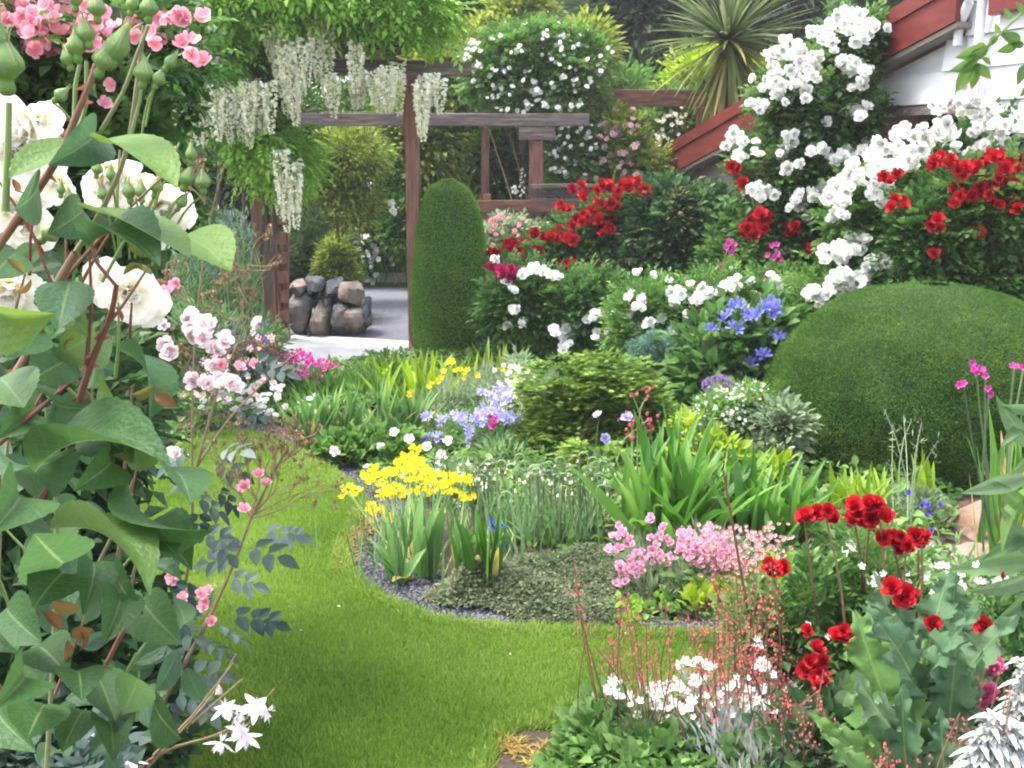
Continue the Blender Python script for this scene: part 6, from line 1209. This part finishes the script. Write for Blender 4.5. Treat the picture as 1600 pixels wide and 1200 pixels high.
# plant at the right edge: long arching grey green leaves; lychnis behind
t = Thing('tall_plant', 'tall plant at the right edge with long arching grey green leaves', 'plant', w(1640, 1100, 2.75) * (1, 1, 0)); mb = MB(); LNC = leaf_t(.26, 10, 2, .3, .28)
MT['lanc'] = veined_mat('long_leaf', G3((.06, .13, .05), (.1, .19, .08), (.14, .22, .12), (.12, .25, .04)), (.22, .3, .14), rough=.5)
for (a, b_, c, d, r_) in ((1605, 745, 1520, 770, .7), (1610, 760, 1545, 845, .9), (1615, 700, 1560, 640, .3), (1600, 660, 1570, 690, .5), (1620, 870, 1500, 890, .8), (1615, 830, 1545, 870, .2), (1615, 900, 1530, 935, .6), (1620, 920, 1560, 985, .4), (1610, 800, 1560, 760, .9), (1620, 640, 1575, 640, .3), (1615, 960, 1550, 1010, .9), (1625, 700, 1590, 740, .8), (1615, 865, 1570, 810, .5), (1610, 1000, 1570, 1050, .2)):
    leaf_between(mb, LNC, a, b_, c, d, 2.75, 2.7, rng.normal() * .5, r_, 1.1)
t.part(mb, 'leaves', 'lanc', smooth=True); mb = MB(); mb.tube(curve(t.b, w(1620, 600, 2.75), (0, 0, 0), 7), np.linspace(.008, .005, 7), 6); mb.tube(curve(t.b + (.02, 0, 0), w(1608, 700, 2.75), (0, 0, 0), 7), np.linspace(.007, .004, 7), 6); t.part(mb, 'stem', 'stem_green')
t = Thing('lychnis', 'magenta lychnis heads on grey stems in front of the dome', 'lychnis', g(1575, 920)); Yl = 3.5; mb = MB(); tips = [w(x, y, Yl) for x, y in ((1525, 578), (1505, 600), (1540, 588), (1546, 612), (1585, 575), (1600, 572))]
for tp in tips: mb.tube(curve(t.b + rng.normal(size=3) * (.03, .03, 0), tp, (-.02, 0, .02), 7), np.linspace(.005, .003, 7), 5, rng.random())
t.part(mb, 'stem', 'greygreen'); P = px_blooms([(1522, 579), (1530, 577), (1526, 582), (1505, 600), (1500, 601), (1541, 588), (1545, 608), (1548, 615), (1520, 566), (1582, 573), (1588, 575), (1600, 575), (1535, 580)], Yl - .01, .01); blooms(t, 'five', 'magenta', P, face_cam(P), .03)
t = Thing('iris_clump', 'tall iris leaves with brown streaks in front of the dome at the right', 'iris', g(1580, 925)); mb = MB(); blade_clump(mb, g(1575, 925), 14, .66, .04, .035, .28, .3); blade_clump(mb, g(1575, 925), 7, .6, .04, .02, .3, .3, mi=1); t.part(mb, 'leaves', ['strap', 'irisdry'])
# sprig hanging in at the top right
t = Thing('overhanging_branch', 'leafy green sprig reaching in at the upper right corner', 'branch', w(1660, 0, 2.1)); mb = MB(); C = curve(w(1660, -20, 2.1), w(1515, 110, 2.1), (0, 0, .02), 8); mb.tube(C, np.linspace(.004, .0015, 8), 5); mb.tube(curve(w(1660, 60, 2.1), w(1595, 70, 2.1), (0, 0, 0), 4), .0015, 4); t.part(mb, 'stem', 'stem_green'); mb = MB(); LF = leaf_t(.5, 6, 2, .2, .25)
for (a, b_, c, d) in ((1560, 52, 1556, 38), (1558, 55, 1545, 72), (1540, 68, 1520, 78), (1545, 75, 1500, 90), (1530, 85, 1505, 105), (1528, 95, 1490, 112), (1530, 98, 1520, 118), (1522, 105, 1492, 140), (1524, 106, 1520, 138), (1527, 100, 1548, 124), (1535, 90, 1550, 100), (1590, 68, 1562, 82), (1595, 65, 1565, 52), (1600, 70, 1582, 70), (1548, 65, 1560, 60), (1580, 30, 1570, 15), (1605, 100, 1590, 130), (1620, 120, 1598, 150), (1600, 20, 1590, 5)): leaf_between(mb, LF, a, b_, c, d, 2.1, 2.09, rng.normal() * .4, .8 + .2 * rng.random(), 1.0)
t.part(mb, 'leaves', 'bigrose', smooth=True)

# ================================================================== FOREGROUND LEFT
# big background roses on the left, arranged from far to near
t = bush('rose_bush', 'tall pink flowered rose bush with masses of open blooms at the upper left', 'rose', [L(-80, -60, 180, 200, 3.3, .4), L(100, -40, 290, 160, 3.3, .3), L(-80, 100, 240, 420, 3.3, .4), L(150, 120, 270, 330, 3.3, .3), L(-80, 350, 230, 700, 3.2, .4)], 'rose', ROSE5, .1, 400, 9, .11, nst=16, srad=.008, stem='stem_red', cores=.6, bias=-.15, base=(-1.35, 3.4, 0))
P = px_blooms([(rng.uniform(0, 165), rng.uniform(-5, 80)) for _ in range(80)] + [(rng.uniform(160, 215), rng.uniform(35, 85)) for _ in range(10)] + [(250, 28), (262, 30), (272, 28), (280, 22), (288, 32), (312, 30), (318, 28), (258, 22), (242, 52), (240, 66), (248, 62), (290, 60), (285, 70), (296, 66), (300, 86), (318, 98), (315, 92), (176, 134), (163, 163), (40, 50), (20, 40), (55, 62), (70, 62), (275, 20), (283, 26)], 2.95, .15)
blooms(t, 'single', 'pink', P, face_cam(P, .3, .7), .05 * rng.uniform(.85, 1.25, len(P)), center='yellow')
bush('rose_bush', 'dense dark rose foliage filling the lower left', 'rose', [L(-120, 480, 200, 820, 2.6, .3), L(-120, 780, 190, 1150, 2.4, .3), L(-120, 1050, 200, 1400, 2.2, .3)], 'rose_dark', ROSE5, .12, 260, 8, .12, nst=6, srad=.008, cores=.7, base=(-1.2, 2.5, 0))

# glaucous pink rose leaning over the lawn
Yg2 = 2.15
t = Thing('rose_bush', 'thin twiggy rose with blue grey leaves leaning over the lawn', 'rose', w(215, 1180, Yg2) * (1, 1, 0)); st = MB(); lf = MB(); sd = MB(); fp = []
def poly(pts, Y): return np.array([w(x, y, Y + d) for x, y, d in pts])
def limb(pts, r0, r1, Y=Yg2, mb=st, r=.4):
    P = poly(pts, Y); n = 14; s = np.linspace(0, len(P) - 1, n); P2 = np.stack([np.interp(s, np.arange(len(P)), P[:, k]) for k in range(3)], -1); P2[1:-1] = (P2[:-2] + P2[2:] + 2 * P2[1:-1]) / 4
    mb.tube(P2, np.linspace(r0, r1, n), 6, r); return P2
main = limb([(215, 1180, 0), (262, 1080, 0), (310, 1000, 0), (345, 930, 0), (378, 850, 0), (392, 805, 0), (425, 745, 0), (450, 700, 0)], .0055, .002)
m2 = limb([(300, 760, .1), (315, 700, .1), (335, 630, .1), (350, 560, .1), (375, 500, .1)], .004, .0018)
m3 = limb([(270, 1000, .15), (300, 860, .1), (300, 760, .1)], .004, .003)
m4 = limb([(300, 740, .1), (360, 650, .15), (430, 580, .2), (470, 545, .2)], .003, .0012)
GLF = compound(2, leaf_t(.6, 4, 1, .15, .15), .38)
def gleaf(x, y, ang, s, Y=Yg2, r=None):
    p = w(x, y, Y + rng.normal() * .03); D = np.array([[cos(ang), rng.normal() * .3, -sin(ang)]]); N = unit(CAMP - p)[None] * .7 + np.array([[0, 0, .8]]) + rng.normal(size=(1, 3)) * .3
    lf.inst(GLF, p[None], frames(D, N, [s]), [rng.random() if r is None else r])
for (x, y, a, s) in [(345, 930, 2.9, .09), (350, 900, .3, .1), (380, 850, .2, .12), (372, 870, 3.0, .1), (330, 960, 3.2, .09), (330, 970, .5, .11), (400, 830, .1, .12), (310, 1000, .3, .1), (300, 1020, 3.0, .09), (285, 1050, .2, .12), (280, 1060, 2.8, .1), (265, 1080, .5, .1), (270, 1085, 1.8, .09), (350, 960, .2, .13), (390, 960, .35, .09), (300, 900, 2.0, .1), (300, 850, 2.6, .1), (310, 830, .4, .1), (330, 720, .3, .1), (300, 770, .7, .11), (320, 740, 2.8, .09), (345, 700, -.2, .1), (360, 640, .1, .1), (335, 760, .9, .09), (300, 700, 2.6, .1), (410, 575, .1, .08), (390, 560, .4, .08), (260, 980, .2, .1), (250, 1010, 1.0, .1), (270, 930, 1.2, .1), (440, 830, .3, .07), (300, 1080, .8, .1), (240, 1060, 1.4, .1), (335, 830, 1.0, .09), (310, 790, 1.6, .09)]: gleaf(x, y, a, s)
def twigs(x, y, n, R_, Y=Yg2, a0=-1.0, a1=1.0, ssz=.008):
    p0 = w(x, y, Y)
    def dirv(a): return np.array([sin(a), rng.normal() * .3, cos(a)])
    for k in range(max(2, n // 3)):
        a = rng.uniform(a0, a1); ln = R_ / S(Y) * rng.uniform(.45, .75); q = p0 + dirv(a) * ln; st.tube(curve(p0, q, rng.normal(size=3) * .008, 5), np.linspace(.0019, .0012, 5), 4, .5)
        for j in range(4):
            a2 = a + rng.uniform(-.8, .8); f = curve(p0, q, (0, 0, 0), 5)[rng.integers(2, 5)]; e = f + dirv(a2) * ln * rng.uniform(.5, .9); st.tube(curve(f, e, rng.normal(size=3) * .004, 4), np.linspace(.0011, .0008, 4), 3, .5)
            for m_ in range(3):
                e2 = e + dirv(a2 + rng.uniform(-.9, .9)) * rng.uniform(.006, .022); st.tube([e, e2], .0006, 3, .5); D = rdir(6); sd.inst(DIA, np.repeat(e2[None], 6, 0), frames(D * .7 + (0, 0, .8), rdir(6), np.full(6, ssz * 1.1)), rng.random(6))
for (x, y, n, r_) in ((395, 805, 12, 120), (425, 750, 14, 80), (450, 715, 9, 50), (392, 810, 9, 130), (405, 790, 10, 100)): twigs(x, y, n, r_, a0=-.9, a1=1.2)
for (x, y, n, r_) in ((350, 560, 6, 70), (375, 500, 6, 60), (335, 620, 5, 50), (420, 590, 6, 50), (390, 480, 6, 60), (300, 600, 8, 60), (290, 470, 8, 60), (320, 320, 10, 60), (360, 440, 8, 70)): twigs(x, y, n, r_, Yg2 + .15, a0=-1.2, a1=1.2, ssz=.009)
limb([(300, 760, .1), (300, 600, .12), (310, 460, .15), (330, 330, .15), (350, 260, .15)], .003, .0012); limb([(330, 620, .1), (380, 520, .15), (400, 440, .15), (430, 400, .15)], .002, .001)
t.part(st, 'stem', 'stem_brown'); t.part(lf, 'foliage', 'glauc'); t.part(sd, 'spent_heads', 'seed', kind='stuff')
P = px_blooms([(383, 758), (378, 762), (405, 741), (381, 796), (415, 757), (313, 928), (325, 925), (318, 948), (320, 940), (330, 972), (286, 935), (270, 905), (267, 900)], Yg2 - .04, .02); blooms(t, 'semi', 'pink', P, face_cam(P), .028)
P = px_blooms([(298, 495), (305, 500), (292, 498), (325, 505), (318, 508), (312, 515), (315, 528), (298, 525), (353, 528), (350, 535), (340, 548), (335, 545), (256, 508), (258, 540), (265, 548), (262, 555), (345, 592), (340, 590), (322, 600), (360, 598), (365, 602), (350, 602), (302, 595), (335, 572), (300, 512), (275, 708), (270, 712), (405, 507), (85, 620)], Yg2 + .05, .05); blooms(t, 'double', 'palepink', P, face_cam(P), .033 * rng.uniform(.8, 1.3, len(P)))
P = px_blooms([(302, 597), (375, 575), (400, 570), (345, 570), (275, 442), (40, 445), (262, 455)], Yg2 + .1, .05); blooms(t, 'semi', 'pink', P, face_cam(P), .03)

# white columbine at the bottom
t = Thing('columbine', 'pale lilac white columbine flowers nodding over the lawn at the bottom', 'columbine', w(190, 1290, 1.95) * (1, 1, 0)); st = MB(); Yq = 1.9
MT['columb'] = petal('columbine_petal', G3((.75, .6, .75), (.82, .74, .82), (.88, .84, .88), (.9, .9, .9)))
for pts in ([(190, 1260, 0), (230, 1180, 0), (320, 1155, 0), (380, 1130, 0), (430, 1075, 0)], [(190, 1260, 0), (250, 1170, 0), (350, 1148, 0), (400, 1125, 0), (415, 1105, 0)], [(300, 1130, 0), (345, 1090, 0), (380, 1060, 0)], [(230, 1200, 0), (330, 1090, .05), (370, 1020, .05)], [(240, 1180, 0), (300, 1120, 0), (330, 1080, 0), (365, 1035, 0)], [(200, 1230, 0), (205, 1195, 0), (210, 1185, 0)]): limb(pts, .003, .001, 1.95, st, .5)
t.part(st, 'stem', 'stem_brown')
COL = merge([xf(leaf_t(.42, 4, 1, .2, -.25), rotz(2 * pi * k / 5) @ rotx(R(-30)), (0, 0, 0), 1.) for k in range(5)] + [xf(leaf_t(.5, 3, 1, .3, 0), rotz(2 * pi * k / 5 + .6) @ rotx(R(-62)), (0, 0, 0), .7) for k in range(5)] + [xf(NEED, rotz(2 * pi * k / 5) @ rotx(R(68)), (0, 0, 0), .6) for k in range(5)])
cmesh = flower_mesh('columbine_flower', COL, 'columb')
for (x, y, tl, s) in ((352, 1105, .2, .034), (400, 1103, -.5, .036), (418, 1110, .9, .028), (345, 1160, .3, .034), (383, 1150, .1, .038), (376, 1140, -.7, .03), (203, 1188, .2, .036), (145, 1160, .5, .03), (372, 1118, 1.0, .022)):
    t.put(cmesh, 'flower', w(x, y, Yq), rotz(rng.random() * 6) @ rotx(tl) @ roty(rng.normal() * .3), s)
P = px_blooms([(342, 1070)], Yq, 0); blooms(t, 'bell', 'palepink', P, np.array([[0, -.2, -1.]]), .04)
bush('columbine_leaves', 'blue green lobed leaves low at the bottom left corner', 'plant', [L(-20, 1100, 130, 1300, 1.9, .12), L(100, 1130, 200, 1300, 1.85, .12)], 'glauc', ROUND, .035, 70, 8, .05, nst=0, cores=0)
bush('columbine_leaves', 'little leafy shoots at the lawn edge under the twiggy rose', 'plant', [L(210, 1020, 300, 1120, 2.4, .1), L(200, 1100, 290, 1200, 2.3, .1), L(160, 950, 270, 1050, 2.5, .12)], 'rose_dark', ROUND, .035, 90, 8, .05, nst=3, cores=0)

# ---- the nearest rose: large leaves, thorny stems, cream blooms and buds
def bud_profile(seed, ln=1., fat=.3, sep=.35):
    rg = np.random.default_rng(seed); mb = MB(); prof = [(0, .06), (.02, .1), (.1, .135), (.18, .135), (.24, .11), (.28, .15), (.42, fat), (.55, fat * .98), (.72, fat * .62), (.88, fat * .25), (1., .015)]
    n = 12; a = np.arange(n) * 2 * pi / n; V = np.concatenate([np.c_[r * np.cos(a), r * np.sin(a), np.full(n, z)] for z, r in prof]); F = [(i + k * n, (i + 1) % n + k * n, (i + 1) % n + (k + 1) * n, i + (k + 1) * n) for k in range(len(prof) - 1) for i in range(n)]
    A = np.zeros((len(V), 3)); A[:, 2] = np.repeat([.1, .1, .15, .2, .2, .25, .3, .45, .8, .9, .9], n); mb.add(V, F, A)
    for k in range(5):
        aa = 2 * pi * k / 5; sp_ = leaf_t(.3, 6, 1, .25, .0); V = sp_[0].copy(); V[:, 1] *= .85; zz_ = .3 + V[:, 1]; rad = np.interp(zz_, [p[0] for p in prof], [p[1] for p in prof]) + .012 + np.maximum(V[:, 1] - .55, 0) * rg.uniform(.1, .8)
        ang = aa + V[:, 0] / .28; W = np.c_[rad * np.cos(ang), rad * np.sin(ang), zz_]; A = np.zeros((len(W), 3)); A[:, 2] = .2; mb.add(W, sp_[1], A, 1)
    o = mb.build('bud', ['budcol', 'sepal'], smooth=True); me = o.data; bpy.data.objects.remove(o); return me
MT['budcol'] = leaf_mat('bud_skin', G3((.13, .26, .06), (.2, .33, .09), (.55, .48, .22), (.8, .42, .32)), trans=.1, rough=.45, detail=30)
MT['sepal'] = leaf_mat('sepal', G3((.1, .19, .06), (.16, .27, .09), (.22, .32, .13)), trans=.15, rough=.5)
BUD = [bud_profile(k, fat=f) for k, f in enumerate((.3, .24, .27))]
OVAL = lambda t: (np.sin(pi * t ** .93) ** .7) * (1 - .3 * np.clip((t - .8) / .2, 0, 1) ** 1.5)
LD = leaf_t(.58, 22, 3, .16, 0, serr=.045, arch=.3, shape=OVAL); LD2 = leaf_t(.55, 22, 3, .3, 0, serr=.045, arch=.6, shape=OVAL); LD3 = leaf_t(.64, 22, 3, .1, 0, serr=.045, arch=.15, shape=OVAL)
LDS = [LD, LD2, LD3]
nr = Thing('rose_bush', 'nearest rose with large toothed leaves, green buds and cream blooms at the left edge', 'rose', (-.75, 1.25, 0)); lf = MB(); st = MB(); Yn = 1.05
big = [(138, 222, 5, 282, .9, .8), (150, 222, 285, 300, .95, .9), (150, 205, 70, 262, .6, .2), (130, 328, 70, 368, .55, .4), (128, 325, 308, 408, .95, .75), (283, 372, 366, 428, .95, .6), (140, 385, 258, 418, .55, .5), (-5, 462, 92, 492, .95, .8), (186, 548, 236, 664, .45, .0), (155, 598, 215, 702, .95, .2), (205, 660, 258, 722, .9, .7), (145, 655, 195, 710, .5, .3), (55, 738, 282, 726, .3, .5), (200, 748, 342, 834, .35, .2), (0, 700, 142, 688, .55, .6), (-15, 760, 85, 905, .5, .1), (78, 828, 244, 938, .85, .3), (-20, 880, 32, 1030, .7, .2), (145, 878, 128, 968, .1, .1), (186, 928, 158, 1015, .15, .1), (100, 895, 48, 955, .1, .4), (222, 938, 288, 1012, .35, .3), (180, 880, 228, 965, .1, .5), (120, 1048, 128, 1098, .1, .1), (148, 1050, 182, 1132, .15, .3), (180, 1042, 248, 1098, .3, .5), (240, 1098, 286, 1158, .1, .5), (168, 1130, 178, 1195, .1, .1), (70, 1100, 40, 1160, .2, .3), (0, 1110, 60, 1180, .45, .1),
       (100, 880, 50, 830, .4, .2), (20, 780, -20, 840, .4, .1), (110, 560, 40, 600, .5, .3), (90, 610, 150, 640, .5, .5), (60, 650, -10, 690, .4, .2), (150, 520, 80, 560, .9, .2), (110, 470, 140, 530, .9, .1), (110, 440, 90, 520, .6, .1), (60, 520, 0, 560, .5, .3), (215, 830, 280, 870, .3, .6), (220, 840, 305, 895, .25, .6), (0, 590, 40, 640, .85, .3), (25, 395, -20, 440, .5, .2), (60, 290, 20, 330, .6, .5), (170, 720, 110, 770, .3, .2), (10, 950, 70, 1010, .15, .3), (60, 1010, 110, 1060, .1, .2), (215, 1060, 190, 1120, .9, .4), (130, 1110, 95, 1180, .1, .3), (30, 1060, -10, 1110, .3, .2), (260, 730, 300, 790, .4, .5), (175, 660, 215, 730, .85, .3)]
for (x0, y0, x1, y1, r_, rl) in big:
    x1 = x0 + (x1 - x0) * .93; y1 = y0 + (y1 - y0) * .93; Yk = Yn + rng.normal() * .05 + (.1 if y0 > 1000 else 0) - (.25 if x1 < 60 and y0 > 750 else 0) - (.1 if 700 < y0 < 860 else 0)
    ln_ = math.hypot(x1 - x0, y1 - y0); ratio = min(.95, {0: .75, 1: .55, 2: .38, 3: .25}[min(3, int(ln_ / 50))] * rng.uniform(.85, 1.15)) if ln_ > 105 or rl > .45 else .78
    leaf_between(lf, LDS[rng.integers(0, 3)], x0, y0, x1, y1, Yk + .05, Yk - .04, math.acos(min(1, ratio / .8)) * rng.choice([-1, 1]), min(1, r_ + rng.normal() * .03), (.86 if ln_ < 130 else .72))
nr.part(lf, 'leaves', 'bigrose', smooth=True)
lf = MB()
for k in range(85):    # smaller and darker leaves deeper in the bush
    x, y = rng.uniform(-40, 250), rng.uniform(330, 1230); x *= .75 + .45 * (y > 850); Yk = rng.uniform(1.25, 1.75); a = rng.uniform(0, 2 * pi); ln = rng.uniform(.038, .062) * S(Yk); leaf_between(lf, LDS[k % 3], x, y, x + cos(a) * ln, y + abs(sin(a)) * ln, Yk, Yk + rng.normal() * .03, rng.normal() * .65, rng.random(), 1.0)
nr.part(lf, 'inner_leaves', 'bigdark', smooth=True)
MT['bronze'] = veined_mat('young_bronze_leaf', G3((.16, .07, .03), (.2, .13, .04), (.14, .19, .04)), (.24, .2, .08)); lf = MB()
for k in range(26):
    x, y = ((70, 930), (105, 970), (40, 310), (215, 640), (150, 500), (60, 440), (230, 420), (190, 380))[k % 8]; x += rng.normal() * 22; y += rng.normal() * 20; a = rng.uniform(0, 2 * pi); ln = rng.uniform(22, 46); leaf_between(lf, LDS[k % 3], x, y, x + cos(a) * ln, y + sin(a) * ln, Yn + .04, Yn + .03, rng.normal() * .9, rng.random(), .75)
nr.part(lf, 'young_leaves', 'bronze', smooth=True)
def cane(pts, r0, r1, Y=Yn + .03, r=.5): return limb(pts, r0, r1, Y, st, r)
for k in range(34):
    x, y = rng.uniform(0, 230), rng.uniform(380, 1150); a = rng.normal() * .5; l_ = rng.uniform(60, 170); cane([(x, y, .12), (x + math.sin(a) * l_ * .5 + rng.normal() * 6, y - l_ * .5, .1), (x + math.sin(a) * l_ * 1.1, y - l_, .1)], .0022, .0012, r=rng.random())
c1 = cane([(-10, 640, 0), (45, 555, 0), (85, 450, 0), (118, 395, 0)], .006, .004, r=.35); c2 = cane([(-10, 395, 0), (50, 310, 0), (98, 238, 0), (115, 190, 0), (145, 120, 0), (150, 100, 0)], .0045, .0028, r=.3)
c3 = cane([(110, 690, .02), (125, 620, .02), (145, 560, .02), (175, 490, .02), (182, 445, .02)], .0042, .0026, r=.05); c4 = cane([(118, 395, .02), (160, 330, .02), (192, 258, .02), (205, 205, .02), (218, 100, .02), (225, 40, .02)], .003, .002, r=.6)
cane([(8, 330, 0), (12, 240, 0), (14, 160, 0)], .004, .003, r=.9); cane([(115, 210, 0), (118, 130, 0), (125, 100, 0)], .0022, .002, r=.9); cane([(100, 250, 0), (135, 170, .01), (135, 95, .01)], .002, .0018, r=.9)
cane([(155, 210, 0), (195, 140, 0), (218, 75, 0), (232, 40, 0)], .0022, .0018, r=.7); cane([(205, 210, 0), (218, 160, 0), (222, 130, 0)], .0018, .0015, r=.9); cane([(-10, 700, 0), (60, 640, 0), (120, 590, 0)], .003, .002, r=.1); cane([(110, 700, .02), (60, 790, .02), (-10, 830, .02)], .004, .004, r=.1); cane([(180, 445, 0), (150, 410, 0), (142, 380, 0)], .0022, .0015, r=.1); cane([(150, 530, .02), (190, 480, .02), (230, 420, .02)], .002, .0012, r=.3); cane([(135, 570, .02), (143, 480, .02), (140, 400, .02)], .0022, .0014, r=.1)
cane([(160, 1050, .1), (185, 1000, .1), (210, 955, .1)], .003, .0025, r=.05)
for x0 in (-20, 70): cane([(x0, 1250, .1), (x0 + 15, 1000, .1), (x0 + 20, 800, .1), (x0 * .6 + 30, 640, .1)], .003, .002, r=.7)
nr.part(st, 'stem', 'cane', smooth=True); th_ = MB()
for C in (c1, c3, c2):
    for k in range(7): i = rng.integers(1, 13); d = unit(np.array([rng.choice([-1, 1]), -.3, rng.normal() * .3])); b_ = C[i]; th_.add([b_ + (0, 0, .004), b_ - (0, 0, .004), b_ + (0, .003, 0), b_ + d * .013 - (0, 0, .003)], [(0, 1, 3), (1, 2, 3), (2, 0, 3)], .5)
nr.part(th_, 'thorns', 'thorn')
for k, (x, y, h, tl) in enumerate(((12, 150, 92, .0), (-4, 100, 70, .1), (122, 100, 52, 0.), (152, 122, 58, .45), (168, 108, 75, .5), (140, 78, 48, -.1), (153, 38, 46, 0), (118, 20, 40, .1), (203, 26, 36, .3), (232, 38, 46, .1), (235, 18, 30, 0), (112, 112, 40, -.2), (222, 140, 48, .15), (255, 112, 36, .7), (240, 140, 36, .5), (82, 160, 34, .9), (205, 320, 40, -.1), (222, 318, 36, .0), (240, 310, 36, .3), (265, 270, 42, .3), (285, 300, 45, .4), (318, 305, 40, 0), (175, 290, 32, 0), (165, 320, 32, -.2), (60, 380, 50, .9), (95, 310, 28, .1), (110, 325, 30, 0), (150, 280, 30, .2), (300, 260, 36, .0), (275, 330, 34, .6))):
    Yk = (Yn - .03) if y < 200 else Yn + .15; nr.put(BUD[k % 3], 'bud', w(x, y, Yk), rotz(rng.random() * 6) if False else roty(tl) @ rotz(rng.random() * 6), h / S(Yk))
    mb = None
st2 = MB()
for (x, y) in ((205, 320), (222, 318), (240, 310), (265, 275), (285, 305), (318, 305), (175, 290), (165, 320), (255, 112), (240, 140), (82, 160), (275, 330), (110, 325)): p = w(x, y, Yn + .1); st2.tube(curve(w(x * .5 + 100, y + 85, Yn + .15), p, (0, 0, .01), 5), .0014, 4, .6)
nr.part(st2, 'stem', 'stem_green')
P = px_blooms([(48, 192), (62, 185), (25, 232), (75, 275), (22, 305), (10, 322), (165, 262), (222, 298), (250, 320), (238, 345), (168, 300), (200, 455), (222, 475), (175, 440), (15, 445), (35, 460), (0, 470), (270, 330), (2, 300), (40, 350), (95, 285), (0, 420)], 1.35, .05)
blooms(nr, 'fine', 'cream', P, face_cam(P, .1, .6), .064 * rng.uniform(.85, 1.25, len(P)), center='yellow')

# ================================================================== thin haze volume over the whole garden, added to soften contrast
def build_haze(dens):
    mb = MB(); mb.box((0, 96, 22.5), (420, 200, 48)); o = mb.build('haze', [])
    o['kind'] = 'stuff'; o['label'] = 'thin pale haze added over the garden to soften contrast'
    m = bpy.data.materials.new('haze'); m.use_nodes = True; n = m.node_tree.nodes; n.clear(); out = n.new('ShaderNodeOutputMaterial'); v = n.new('ShaderNodeVolumePrincipled')
    v.inputs['Color'].default_value = (.93, .95, 1, 1); v.inputs['Density'].default_value = dens; v.inputs['Anisotropy'].default_value = .2
    m.node_tree.links.new(v.outputs[0], out.inputs['Volume']); o.data.materials.append(m)
    sc.cycles.volume_bounces = 0; sc.cycles.volume_step_rate = 10
build_haze(.0018)
